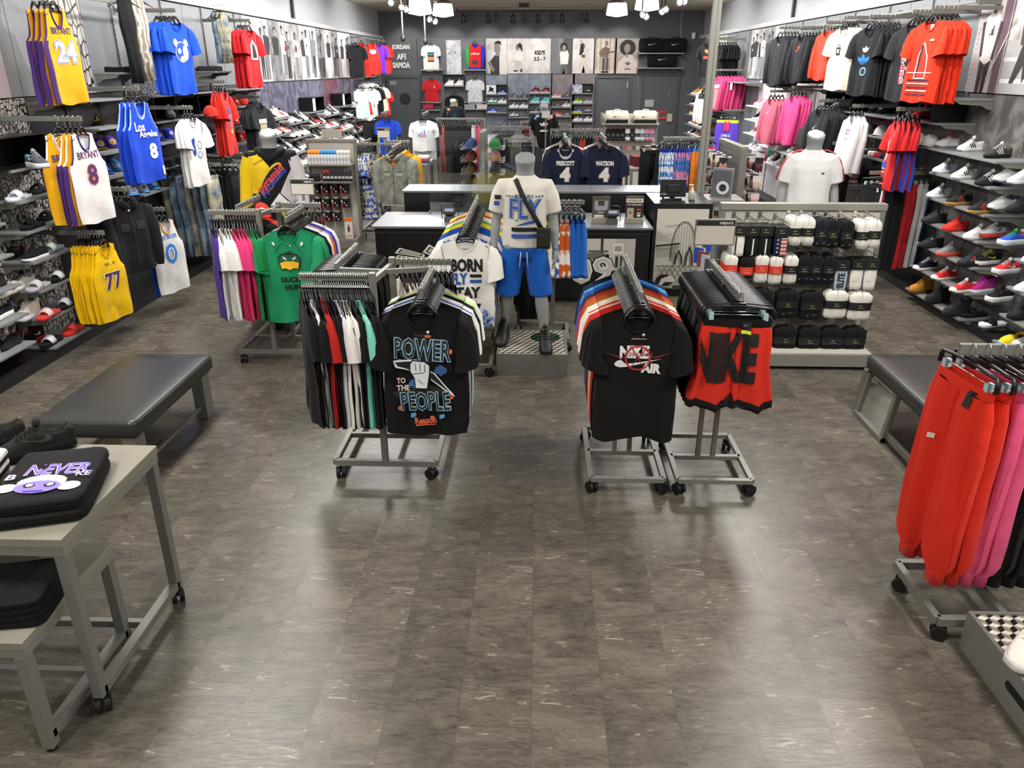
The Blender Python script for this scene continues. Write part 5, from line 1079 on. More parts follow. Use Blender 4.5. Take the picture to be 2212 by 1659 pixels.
# --- corner bay beyond the sneaker wall (kids) ---
shelf(-1,20.5,22.3,2.28,'grey shelf under the small red jerseys at the far left corner',xf=4.35); shelf(-1,20.5,22.3,2.0,'lower grey shelf under the small red jerseys at the far left corner',xf=4.35)
t=thing('hang_rail','dark rail above the small red jerseys at the far left corner','rail',(-4.4,21.8,3.18)); mbar(t,(0,-1.4,0),(0,1.9,0),.03,.03,'rail_bar'); mbar(t,(0,-1.3,0),(-.3,-1.3,0),.03,.03,'rail_bracket')
for i,(px,py,nm,c,dc) in enumerate(((768,97,'black','#1d1d1f',None),(780,93,'red',('#d92c22','#3a3a3c','#d92c22'),[('rect',0,-.3,.13,.04,'#eee')]),(803,93,'large red','#dd2a22',[('circ',0,-.32,.2,.12,'#eeeeee')]),(817,96,'purple','#6a2ab0',None),(820,97,'red','#c8281f',None),(825,98,'red and white','#c9342a',None),(829,97,'red','#c8281f',None))):
    p=at(px,py,X=-4.25); hang('tank' if i in(1,2) else 'tee',(p.x,p.y,p.z+.12),PI/2-.75,c,nth(i+1)+' in line, '+nm+' child jersey at the far left corner, upper row','jersey','child jerseys, upper corner rail',dec=dc,var=i%4,sc=.92)
for i,(px,py,nm,c,kd) in enumerate(((781,193,'pale blue patterned',mat('#b9cfe4',.8,0,'blotch','#e9e4ea'),'tee'),(786,204,'red','#e03226','shorts'),(793,200,'white','#e8e6e2','tee'),(800,192,'white and black',('#e4e4e2','#e4e4e2','#222222'),'tee'),(812,190,'black','#1c1c1e','tee'),(822,188,'cream','#e2dcc2','tee'),(829,195,'red','#c8281f','tee'))):
    p=at(px,py,X=-4.2); hang(kd,(p.x,p.y,p.z+.12),PI/2-.75,c,nth(i+1)+' in line, '+nm+' child clothing at the far left corner, lower row','child clothing','child clothing, lower corner rail',var=i%3,sc=.85)
for i in range(6): shoe('low',(-4.5,20.7+i*.27,2.002),1.3,('#e6e3e0','#e8e8e8'),'small white shoe, %s under the red child jerseys'%ORD[i],far=True)
for i,(z,n) in enumerate(((1.30,5),(1.04,5),(.78,5))):
    shelf(-1,20.5,22.2,z,'grey shelf, %s of the three under the child clothes in the far left corner'%ORD[i],xf=4.3)
    for k in range(n): shoe('run' if i<2 else 'boot',(-4.5,20.7+k*.3,z+.001),1.3,(('#e4e2de','#d8902c','#1f1f22')[(k+i)%3],'#e2e2e2'),'%s small shoe on the %s of the three corner shelves, %s in line'%(('white','tan','black')[(k+i)%3],ORD[i],ORD[k]),far=True)
b=MB(); b.ell((0,0,.19),(.22,.34,.2),0,20,10); b.cbox((.0,-.0,.16),(.3,.6,.1)); t=thing('duffel_bag','black duffel bag on the shelf at the far left corner','bag',(-4.45,21.2,1.31)); put('bag_body',remesh(b.mesh('bag',[WHT]),.02,4,[cl('#222428')]),t)
b=MB(); b.tube([(.18,-.15,.25),(.27,-.1,.36),(.27,.1,.36),(.18,.15,.25)],.012,6); b.build('bag_handle',mat('#4a5158',.7),t)
# ================= RIGHT WALL =================
RZ=[.13,.40,.66,.92,1.18,1.44,1.68]
for i,z in enumerate(RZ): shelf(1,7.54,9.72 if i==6 else 8.77,z,ORD[i]+' shelf from the floor in the near right-wall sneaker bay')
for i,z in enumerate((.13,.39,.65,.91,1.17,1.43)): shelf(1,5.6,6.92 if i!=5 else 6.8,z,ORD[i]+' shelf from the floor in the right-wall bay at the photo edge')
RR=[('low',2045,316,6,('#e9e8e6','#efefef','#d83a38','#c9342c'),'white sneaker with red laces','stripes','#e3e3e3'),('low',2094,326,6,('#e6e5e2','#ecebe9','#e9e9e9','#18181a'),'white sneaker with three black stripes, top shelf','stripes','#17171a'),('low',2153,341,6,('#3f3d3a','#1a1a1b','#c9c5bd','#1a1a1a'),'dark patterned sneaker with white stripes, top shelf','stripes','#eeeeee'),
('low',2040,373,5,('#e9e8e4','#ecebe9','#e6e6e6','#b8322c'),'white sneaker with red and blue stripes','stripes','#3a5ac0'),('low',2081,386,5,('#e9e8e4','#ecebe9','#e6e6e6'),'white sneaker with three black stripes, second shelf down','stripes','#17171a'),('low',2134,400,5,('#2b2b2c','#232324','#e6e6e6'),'black sneaker with three white stripes, second shelf down','stripes','#eeeeee'),
('low',2027,426,4,('#e8e6e4','#ecebe9','#e6e6e6'),'white sneaker with three navy stripes','stripes','#2a3a78'),('low',2069,442,4,('#26272a','#b58a50','#2a2a2c'),'black sneaker with red stripes and gum sole','stripes','#c2412c'),('low',2117,460,4,('#26272a','#b58a50','#2a2a2c'),'black sneaker with red stripes and gum sole, nearest','stripes','#c2412c'),
('run',2016,481,3,('#35373a','#2a2a2d','#3e4044'),'dark grey running shoe beside the red one',None,'#fff'),('run',2061,498,3,('#e2382c','#d8352a','#e2382c'),'all red running shoe',None,'#fff'),('run',2108,516,3,('#e3e3e3','#e9e9e9','#c9c9c9'),'white running shoe beside the red one',None,'#fff'),
('run',2009,534,2,('#2b2e33','#26282c','#3a3d42'),'black running shoe with white badge','dot','#eeeeee'),('run',2048,552,2,('#7b7d80','#d8533f','#8a8c90','#33353a'),'grey running shoe with coral sole',None,'#fff'),('run',2095,574,2,('#2a2c33','#1c1c1e','#4a5260'),'black striped running shoe with orange heel','stripes','#e0562c'),
('canvas',1997,582,1,('#1f2a30','#e9e8e4','#e9e9e9','#2c3138','#e9e8e4'),'black canvas sneaker with white toe cap',None,'#fff'),('canvas',2037,603,1,('#cf2a30','#ece8e4','#e9e9e9','#8a4a3c','#e9e8e4'),'red canvas sneaker beside the black one',None,'#fff'),('canvas',2078,630,1,('#cf2a30','#ece8e4','#e9e9e9','#8a4a3c','#e9e8e4'),'red canvas sneaker nearer the camera',None,'#fff'),
('boot',1987,632,0,('#bb8430','#6f4a22','#8a5c20'),'tan work boot',None,'#fff'),('boot',2022,654,0,('#262728','#1b1b1c','#2b2b2c'),'black work boot beside the tan boot',None,'#fff'),('boot',2063,681,0,('#2a2b2b','#1b1b1c','#2b2b2c'),'black work boot nearer the camera',None,'#fff')]
for k,px,py,i,c,lb,lg,lc in RR:
    p=at(px,py,Z=RZ[i]); shoe(k,(p.x,p.y,RZ[i]+.001),-1.32,c,lb+', '+ORD[i]+' right-wall shelf from the floor',logo=lg,lcol=lc)
# shoes on clear clip-on shelves in the bay between, and on the bay at the photo edge
CG=glass('clear_acrylic',(.92,.95,.96,1),.05,.12)
for k,px,py,c,lb,lg,lc in (('low',2174,390,('#e9e9e8','#f0f0f0','#e6e6e6'),'white plain sneaker','dot','#ddd'),('low',2205,396,('#e9e9e8','#f0f0f0','#e6e6e6'),'white plain sneaker by the photo edge',None,'#fff'),('low',2162,450,('#e6e8ea','#e9ebe6','#e9e9e9','#3a6ab8','#3a6ab8'),'white sneaker with green stripe and blue heel','dot','#3fa04a'),('low',2200,458,('#26282b','#1e1e20','#2e2e31'),'black low sneaker at the photo edge',None,'#fff'),
 ('run',2141,511,('#c9ccd0','#c94a40','#e6e2d6','#3f6ab0'),'grey, blue and cream running shoe','swoosh','#2f5fb0'),('chunk',2183,528,('#2f56c8','#dfe6ea','#3fa83f','#1b1b1b','#d8352c'),'multicoloured blue, green and red chunky sneaker','dot','#3fae3a'),
 ('run',2095+35,570,('#26282b','#e6e3dc','#d8d83a','#1b1b1b'),'black and yellow chunky running shoe','swoosh','#dfe23a'),('chunk',2171,590,('#c9333a','#e9e9ea','#e6e6e6','#1b1b1d'),'red and white chunky sneaker','swoosh','#f0f0f0'),
 ('high',2117,630,('#c83a9c','#efeef4','#c83a9c','#8a2a6c'),'bright magenta high sneaker with white sole','dot','#5a6ad8'),('chunk',2156,650,('#1e1f22','#f0eff2','#1e1f22'),'black chunky sneaker with white sole','dot','#c0506a'),
 ('slide',2103,683,('#1a1a1b','#141414'),'black sandal with white script on the strap',None,'#fff'),('slide',2143,704,('#1b1b1c','#ededed'),'black slide sandal with red and white C',None,'#fff')):
    p=at(px,py,X=4.50); 
    t=shelf(1,p.y-.12,p.y+.12,p.z-.002,'clear acrylic shelf under the '+lb,xf=4.36,th=.006,m=CG,br=False,name='clear_shelf')
    o=shoe(k,(p.x,p.y,p.z),-1.32,c,lb+' on a clear shelf',logo=lg,lcol=lc)
    if 'C' in lb and k=='slide': pass
EDG=[(2199,622,.91,'low',('#eceae8','#f0f0f0','#e6e6e6'),'white sneaker on the edge bay shelf'),(2203,557,1.17,'low',('#eceae8','#f0f0f0','#e6e6e6'),'white sneaker on the upper edge bay shelf'),(2188,682,.65,'run',('#222325','#1a1a1b','#2b2b2e'),'black running shoe on the edge bay shelf'),(2184,745,.13,'clog',('#e3c92a','#3aa0d8','#d8b02a','#b8ab94','#e0502c'),'tie-dye coloured clog on the lowest edge bay shelf'),(2214,752,.13,'clog',('#e9e9ec','#3a6ad8','#3a6ad8','#b8ab94'),'blue and white clog on the lowest edge bay shelf')]
for px,py,z,k,c,lb in EDG:
    p=at(px,py,X=4.42); zz=min((.13,.39,.65,.91,1.17,1.43),key=lambda q:abs(q-p.z)); p=at(px,py,Z=zz); 
    if p.y>6.8: p.y=6.75
    shoe(k,(max(4.4,min(4.6,p.x)),p.y,zz+.001),-1.32,c,lb)
WC='#e6e4e2'
for i,(px,py) in enumerate(((1947,303),(1966,307),(1986,311),(2008,314))):
    p=at(px,py,Z=1.68); cap((p.x,p.y,1.69),-.95,(WC,WC),ORD[i]+' of four white caps on the right-wall shelf beside the sneakers',[('t:LOGO'[:3]+'o',.0,.06,.03,.02,'#888888')] if 0 else None)
# box with red shoe
shelf(1,8.80,9.95,1.94,'grey shelf holding the black box with grey and red shoes'); cubby(1,9.0,9.9,1.942,'black display box with grey and red running shoes on the right wall')
for px,py,c,lb in ((1973,255,('#4c4e50','#5a5c5e','#45474a'),'grey running shoe inside the black display box'),(1992,262,('#d83038','#d83038','#c92a30'),'red running shoe inside the black display box')):
    p=at(px,py,X=4.5); shoe('run',(4.5,min(p.y,9.75),1.955),-1.3,c,lb+' on the right wall')
for y0,y1,nm in ((8.53,9.75,'under the orange t-shirts'),(9.75,10.97,'under the dark t-shirts with vertical lettering'),(10.97,12.19,'under the black t-shirts with blue logo'),(12.4,13.5,'under the orange hoodies'),(14.2,15.6,'under the black hoodies')): shelf(1,y0,y1,2.20,'wide grey right-wall shelf '+nm,xf=4.25)
t=thing('hang_rail','dark rail running above the t-shirts on the right wall','rail',(4.45,11.3,3.12)); mbar(t,(0,-2.5,0),(0,3.6,0),.03,.03,'rail_bar')
for y_ in (-2.5,-.6,1.3,3.2): mbar(t,(0,y_,0),(.25,y_,0),.05,.06,'rail_bracket')
ORG='#dd3318'
tf_=[([(-.5,-.5),(-.44,.1),(0,.5),(.44,.1),(.5,-.5)],.0,-.50,.20,.36,'#e9e4e4'),([(-.46,-.5),(-.40,.1),(0,.45),(.40,.1),(.46,-.5)],.0,-.50,.18,.34,ORG),([(-.5,-.5),(.1,.5),(.5,.42),(-.1,-.5)],-.04,-.50,.08,.32,'#2b2230')]+[('rect',0,-.69-.035*i,.34,.011,('#2b2740','#e9e4e4')[i%2]) for i in range(5)]+[('rect',-.0,-.62,.36,.008,'#e9e4e4'),('rect',.10,-.31,.06,.018,'#f3ecea'),('rect',.02,-.185,.05,.05,'#eae6e2')]
faceout(1,2012,48,4.0,6,'tee',[('orange red',(ORG,ORG,ORG),6)],'t-shirt','t-shirt with giant striped leaf logo on the right wall',dec=tf_,a=.45,sp=.075,sc=1.04,dlab='white outlined leaf logo')
adv=[('t:adidas',.0,-.52,.42,.11,'#e8dfe8',-1.45,.05),('t:adidas',-.005,-.52,.41,.10,'#c8344c',-1.45,.01)]
faceout(1,1972,55,4.02,5,'tee',[('charcoal','#2b2d31',5)],'t-shirt','t-shirt with vertical adidas lettering on the right wall',dec=adv,a=.45,sp=.07,sc=1.04)
tr=[('trefoil',.0,-.50,.24,.16,'#2a7fd0',0,.02,'#2c2f36'),('trefoil',.02,-.38,.12,.10,'#e8eaf0'),('circ',.03,-.62,.12,.10,'#8ab6e8'),('circ',.03,-.62,.08,.07,'#24262b')]
faceout(1,1880,62,4.0,7,'tee',[('black','#222427',7)],'t-shirt','t-shirt with blue and white logo on the right wall',dec=tr,a=.55,sp=.085,sc=1.03)
faceout(1,1825,62,4.1,4,'tee',[('cream','#dcd6c4',4)],'t-shirt','t-shirt with small black square print on the right wall',dec=[('rect',-.03,-.42,.10,.10,'#22211f'),('rect',-.03,-.42,.05,.05,'#cfc9b8'),('rect',-.03,-.34,.07,.03,'#8a8576')],a=.55,sp=.07,sc=1.05)
faceout(1,1786,68,4.05,5,'long',[('orange','#de4028',5)],'hoodie','crew sweatshirt on the upper right wall',dec=[('swoosh',.05,-.25,.04,.02,'#f3e9e4')],a=.4,sp=.07,sc=.92)
faceout(1,1732,78,4.0,7,'long',[('black','#202226',7)],'hoodie','hoodie with red logo on the upper right wall',dec=[('swoosh',.0,-.32,.14,.10,'#d8452c',.3),('t:N',.0,-.29,.05,.05,'#d8452c')],a=.45,sp=.08,sc=.95)
faceout(1,1685,80,4.05,6,'long',[('plain black','#26282c',6)],'hoodie','hoodie next to the WOMEN\'S poster',dec=[('rect',.02,-.27,.03,.02,'#e6e6e6')],a=.45,sp=.09,sc=1.1)
faceout(1,1528,95,4.05,1,'tee',[('black','#1d1e20',1)],'t-shirt','t-shirt with orange cat logo behind the pole',dec=[('puma',.05,-.30,.20,.14,'#f08a30'),('rect',.02,-.44,.2,.06,'#e8503c')],a=.85,sp=.07)
faceout(1,1552,98,4.1,7,'tee',[('black','#1b1b1d',7)],'t-shirt','t-shirt hanging beside the pole on the right wall',a=.6,sp=.10)
# middle row right
faceout(1,1938,262,4.0,5,'tee',[('red',('#cc2428','#cc2428','#cc2428'),1),('red and blue',('#cc2428','#cc2428','#3a4ab8'),4)],'t-shirt','soccer shirt on the right wall',dec=[('flag',-.10,-.45,.06,.30,'#f0eaea',-.2),('flag',-.14,-.62,.12,.10,'#3a55c8'),('rect',-.1,-.70,.12,.012,'#eee'),('rect',-.1,-.66,.12,.012,'#eee')],a=.05,sp=.09)
for z,nm in ((1.93,'two black caps'),(1.68,'white and black caps'),(1.42,'folded striped shirts')): shelf(1,10.0,11.2,z,'grey right-wall shelf holding the '+nm)
for px,py,z,c,lb in ((1889,243,1.93,'#23302d','dark cap with white leaf logo, first of two on the upper right-wall shelf'),(1908,245,1.93,'#23302d','dark cap with white leaf logo, second of two on the upper right-wall shelf'),(1862,285,1.68,'#e6e4e2','white cap beside the black one on the right wall'),(1883,289,1.68,'#25272a','black cap between two white caps on the right wall'),(1902,292,1.68,'#e6e4e2','white cap nearest the red shirts on the right wall')):
    p=at(px,py,Z=z); cap((min(p.x,4.6),p.y,z+.01),-.95,(c,c),lb,[('trefoil',0,.055,.05,.04,'#e9e9e9')] if 'leaf' in lb else None)
for i in range(5): folded((4.5,10.2+.18*i,1.425),-.3,['#23262b','#c42c2c','#e6e6e6','#26282c','#e4e4e6'][i],['black','red','white','dark','pale'][i]+' folded striped shirt on the shelf under the right-wall caps, %s in line'%ORD[i],'folded shirt',size=(.30,.16,.05),var=i%3)
shelf(1,11.3,12.5,1.93,'grey right-wall shelf holding the box with a white shoe'); cubby(1,11.35,12.4,1.935,'black display box with white and grey shoes on the right wall')
for k_,(px,py) in enumerate(((1796,232),(1812,238))): 
    p=at(px,py,Z=1.945); shoe('low',(4.5,min(max(p.y,11.5),12.3),1.945),-1.3,(('#e9e7e4','#6c6e70')[k_],'#e6e6e6'),('white','grey')[k_]+' sneaker inside the black box by the pale shirts')
faceout(1,1843,252,4.0,3,'long',[('white','#e3e1e1',3)],'hoodie','hoodie with pastel lettering on the right wall',dec=[('rect',-.02,-.30,.14,.03,'#c98aa8'),('rect',-.02,-.34,.14,.02,'#7aa0d8'),('rect',-.02,-.40,.10,.015,'#e09a8a')],a=.2,sp=.08,sc=1.0)
faceout(1,1770,238,4.0,6,'long',[('black','#26282c',6)],'hoodie','hoodie with white tick on the right wall',dec=[('swoosh',.0,-.36,.14,.09,'#e9e9e9',.4)],a=.4,sp=.085)
faceout(1,1712,208,4.0,4,'long',[('bright pink','#e0468a',4)],'hoodie','hoodie in the middle row of the right wall',a=.35,sp=.10,sc=1.05)
faceout(1,1665,215,4.0,4,'long',[('dusty pink','#c9607a',4)],'hoodie','hoodie with white tick on its sleeve side',dec=[('swoosh',.02,-.34,.13,.09,'#efe4e6',.4)],a=.4,sp=.10,sc=1.05)
faceout(1,1548,165,4.05,8,'long',[('hot pink and salmon',('#d8447a','#d8447a','#d98a8a'),8)],'hoodie','colour-block sweatshirt beside the pole',dec=[('flag',0,-.36,.40,.10,'#f0eaea'),('rect',0,-.62,.44,.42,'#d98a8a')],a=.55,sp=.12,sc=1.05)
faceout(1,1520,200,3.95,3,'long',[('white and black',('#dcdcdc','#2a2c2e','#dcdcdc'),3)],'hoodie','sweatshirt behind the pole on the right wall',dec=[('rect',0,-.22,.36,.12,'#2f3133')],a=.6,sp=.1)
# tall lower row: sports trousers
sidearm(1,(4.7,9.35,1.36),.80,'grey slanted arm holding the sports trousers on the right wall')
for i,(nm,c) in enumerate((('black',('#1d2022',)),('black',('#1d2022',)),('black',('#1d2022',)),('red',('#c02a30',)),('red',('#b8262c',)),('white',('#dcdcdc',)),('white',('#e0e0e0',)),('blue',('#20407c',)))):
    hang('pants',(3.98+.09*i,9.25+.05*i,1.36),-(PI/2-.72),c,nth(i+1)+' in line, '+nm+' sports trousers low on the right wall','trousers','sports trousers on the right wall',dec=[([(-.5,.5),(-.1,.5),(.5,-.5),(.1,-.5)],.10,-.66,.05,.95,'#e9e7e6'),([(-.5,.5),(-.2,.5),(.5,-.5),(.2,-.5)],.125,-.66,.045,.95,'#c8323a'),('circ',.02,-.19,.03,.05,'#e9e2d6')] if i==0 else None,var=i%3)
for i in range(5): folded((4.5,11.6,.96+.035*i),-.2,('#e8d8d4','#d8604c','#e6e2de','#bcd4dc','#e9e4e0')[i],('white','coral','cream','pale blue','ivory')[i]+' folded shirt in the right-wall pile behind the white t-shirt mannequin','folded shirt',size=(.32,.42,.034),var=i%3)
shelf(1,11.2,12.1,.958,'grey right-wall shelf with the pastel folded shirts'); shelf(1,11.2,12.1,1.32,'grey right-wall shelf above the pastel folded shirts')
shelf(1,12.2,13.2,1.42,'grey right-wall shelf with the white socks and caps')
for i in range(3): cap((4.45,12.4+.28*i,1.43),-.9,('#e6e4e2','#e6e4e2'),'white cap on the right-wall shelf above the pastel shirts, %s in line'%ORD[i])
faceout(1,1800,330,4.15,5,'fold',[('black','#191a1c',5)],'trousers','trousers low on the right wall behind the mannequin',a=.5,sp=.08)
# posters right
poster(MW(1,8.83,2.25),.62,1.02,'tall poster of a person in a long white t-shirt with three-bar logo, upper right wall',[('rect',0,.5,.6,1.0,'#b9b2b4'),('rect',.22,.5,.14,1.0,'#6a5560'),([(-.5,.5),(.5,.5),(.3,-.5),(.05,-.5),(0,.2),(-.1,-.5),(-.35,-.5)],-.02,.21,.24,.42,'#3a2a30'),([(-.5,.42),(-.25,.5),(.25,.5),(.5,.42),(.42,-.4),(0,-.5),(-.42,-.4)],-.02,.52,.26,.50,'#e9e6e6'),('rect',-.155,.52,.05,.34,'#4a3a3c',.15),('rect',.125,.50,.05,.36,'#4a3a3c',-.15),('rect',-.02,.80,.06,.07,'#4a3c3c'),('circ',-.01,.87,.11,.14,'#4f4040'),('circ',-.01,.92,.13,.07,'#1d191a'),('tri',-.03,.57,.02,.03,'#3a2a2c'),('rect',.0,.585,.015,.06,'#3a2a2c'),('rect',.025,.60,.015,.09,'#3a2a2c'),('rect',.2,.35,.02,.5,'#cfc9c6',-.5)],PM[3])
poster(MW(1,8.2,2.25),.60,1.02,'grey poster of a person crouching on steps, upper right wall at the photo edge',[('rect',0,.25,.6,.5,'#a9a9a9'),('rect',0,.12,.6,.04,'#dcdcdc'),('rect',0,.32,.6,.04,'#cfcfcf'),([(-.5,-.5),(-.2,.4),(.1,.5),(.5,.3),(.4,-.1),(.1,-.5),(.0,-.1),(-.3,-.5)],.05,.30,.36,.4,'#3a3a3c'),([(-.5,.3),(-.2,.5),(.3,.5),(.5,.2),(.4,-.5),(-.4,-.5)],.06,.60,.32,.3,'#4a4a4c'),('circ',.08,.82,.12,.15,'#77706c')],PM[0])
for i in range(4):
    poster(MW(1,16.5+i*.61,2.27),.60,.98,['pale poster with WOMEN\'S lettering beside the black hoodies','grey poster of people seated, %s to the left of WOMEN\'S'%'first','grey poster of people seated, second to the left of WOMEN\'S','dark poster of a dancer by the pole'][i],[('t:WOMEN\'S',0,.5,.46,.14,'#3c3c3e',0,.03)] if i==0 else person(-.1,.05,.8,40+i)+person(.14,.03,.88,60+i),PM[0] if i==0 else PM[(i+1)%4])
for i in range(3): poster(MW(1,21.3+i*.61,2.27),.60,.98,'marbled grey poster at the far right corner, %s in line'%ORD[i],person(.0,.05,.8,70+i) if i else None,PM[i])
shelf(1,17.3,20.6,2.20,'grey right-wall shelf under the black t-shirts beyond the pole',xf=4.25); t=thing('price_card','small pale card hanging under the shelf beyond the pole','sign',(4.24,18.2,2.17)); b=MB(); b.box(-.004,.004,-.1,.1,-.13,0); b.build('card',mat('#dfe2dc',.6),t)
# sneaker bays right rear
LSH=mat('#c9c9cb',.45)
PINKS=[('white','#e6e4e4'),('pale blue and white','#c5dcec'),('pink','#e089a8'),('white','#eeecec'),('magenta','#d8359a'),('black','#222226'),('lilac','#b79ad0'),('white','#e9e7e5'),('coral','#e89a86'),('pale grey','#d3d0cf')]
for bi,(y0,y1,zz) in enumerate(((13.0,14.1,(1.40,1.14,.88)),(14.2,15.4,(1.66,1.40,1.14,.88)),(15.5,16.6,(1.79,1.53,1.27,1.01)))):
    for l,z in enumerate(zz):
        shelf(1,y0,y1,z,'pale shelf, %s from the top in the %s right-wall women sneaker bay'%(ORD[l],ORD[bi]),m=LSH,xf=4.2)
        if bi==1 and l==0: 
            cubby(1,y0+.1,y1-.1,z,'black open box with white tick card in the right-wall sneaker bays',card=[('swoosh',0,0,.12,.07,'#1d2430')]); shoe('run',(4.42,15.0,z+.012),-1.2,('#2b2c30','#e2dfe0'),'black and white shoe inside the right-wall sneaker box'); shoe('run',(4.30,14.5,z+.012),-1.2,('#e9a05a','#ece8e4'),'white and orange shoe at the front of the right-wall sneaker box'); continue
        for k in range(3 if bi!=1 else 4):
            nm,c=PINKS[(bi*4+l*3+k*2)%10]; shoe(('run','low','chunk')[(k+l)%3],(4.40,y0+.18+k*(y1-y0-.2)/(3 if bi!=1 else 4),z+.001),-1.15+R.uniform(-.1,.1),(c,'#e9e7e6'),'%s women shoe, %s along the %s shelf of the %s right bay'%(nm,ORD[k],ORD[l],ORD[bi]),logo='swoosh' if k%2 else None,lcol='#9ab8d0')
for l,z in enumerate((1.79,1.53,1.27,1.01,.75)):
    shelf(1,20.4,23.4,z,'grey shelf, %s from the top in the far right corner'%ORD[l],xf=4.2)
    for k in range(8): nm,c=[('white','#e6e4e2'),('tan','#c98a34'),('pink','#e08aa8'),('white','#ecebe9'),('black','#232327')][(k+l*2)%5]; shoe('run' if c!='#c98a34' else 'boot',(4.38,20.6+.34*k,z+.001),-1.2,(c,'#e4e2e0'),'%s small shoe, %s along the %s shelf in the far right corner'%(nm,ORD[k],ORD[l]),far=True)
# scarves and bags hanging in the women bays
for i,(px,py,c,nm) in enumerate(((1675,300,'#4fb79a','green'),(1684,285,'#dfe4e0','white'),(1668,310,'#c9607a','pink'))):
    p=at(px,py,X=4.25); t=thing('lanyard_scarf',nm+' cloth strap hanging below the dusty pink hoodies','strap',(p.x,p.y,p.z)); b=MB(); b.tube([(0,0,.25),(.03,.02,.1),(-.05,-.04,-.1),(-.12,-.08,-.3)],[.03,.05,.05,.03],8,0,True,.4); b.build('strap_body',cl(c),t)
p=at(1740,300,X=4.2); t=thing('backpack','grey backpack hanging beside the black hoodies on the right wall','bag',(p.x,p.y,p.z)); b=MB(); b.ell((0,0,0),(.15,.11,.24),0,18,10); b.ell((0,-.09,-.08),(.11,.06,.11),0,14,8); put('bag_body',remesh(b.mesh('b',[WHT]),.014,3,[cl('#4a4d50')]),t); b=MB(); b.tube([(0,0,.22),(0,-.02,.3),(0,.02,.34)],.012,6); b.build('bag_handle',BLK,t); decal(t,[('swoosh',0,-.08,.09,.05,'#e9e9e9')],None,y0=-.155)
for i in range(6): folded((4.45,12.9,1.10+.032*i),-.3,('#e9e8e6','#9fb8dc')[i%2],('white','blue striped')[i%2]+' folded shirt, %s in the pile by the backpack'%ORD[i],'folded shirt',size=(.32,.30,.031),var=i%3)
shelf(1,12.6,13.2,1.098,'grey shelf holding the blue striped folded shirts')
p=at(1572,262,X=4.2); sidearm(1,(4.7,p.y,p.z+.24),.62,'grey arm holding the purple shorts beyond the pole'); hang('shorts',(p.x,p.y,p.z+.2),-.5,(mat('#5a3ac0',.8),mat('#c8e03a',.8),mat('#5a3ac0',.8)),'purple banner-like shorts with pink print beyond the pole','shorts',dec=[('rect',0,-.3,.12,.2,'#e0307a'),('t:SMILE',0,-.5,.2,.06,'#e9e9e9')],sc=1.3)
# ================= MIDDLE OF THE SHOP =================
# --- sock gondola ---
t=thing('gondola_stand','low grey wall of hooks with sock packs, in front of the white t-shirt mannequin','display stand',(2.33,6.85,0))
SL=mat('#b5b1a5',.45); GF=mat('#8a897f',.42,.2)
b=MB(); b.box(-.42,.66,-.45,.45,.03,.15); b.build('base',GF,t,bev=.006)
b=MB(); b.box(-.40,.64,-.44,.44,.151,.156); b.build('base_shelf',mat('#c4bfb2',.4),t)
b=MB(); b.box(-.68,.67,-.03,.03,.16,1.33)
for k in range(14): b.box(-.68,.67,-.034,-.03,.22+.08*k,.285+.08*k,0)
b.build('slat_panel',SL,t)
for x in (-.70,.69): mbar(t,(x,0,.03),(x,0,1.37),.045,.08,'end_post')
b=MB(); b.box(-.72,.72,-.045,.045,1.34,1.40); b.build('top_rail',GF,t,bev=.004)
b=MB(); b.box(-1.0,-.44,-.30,.42,.03,.17); b.build('side_base',mat('#b9b5aa',.45),t,bev=.006)
_sk={}
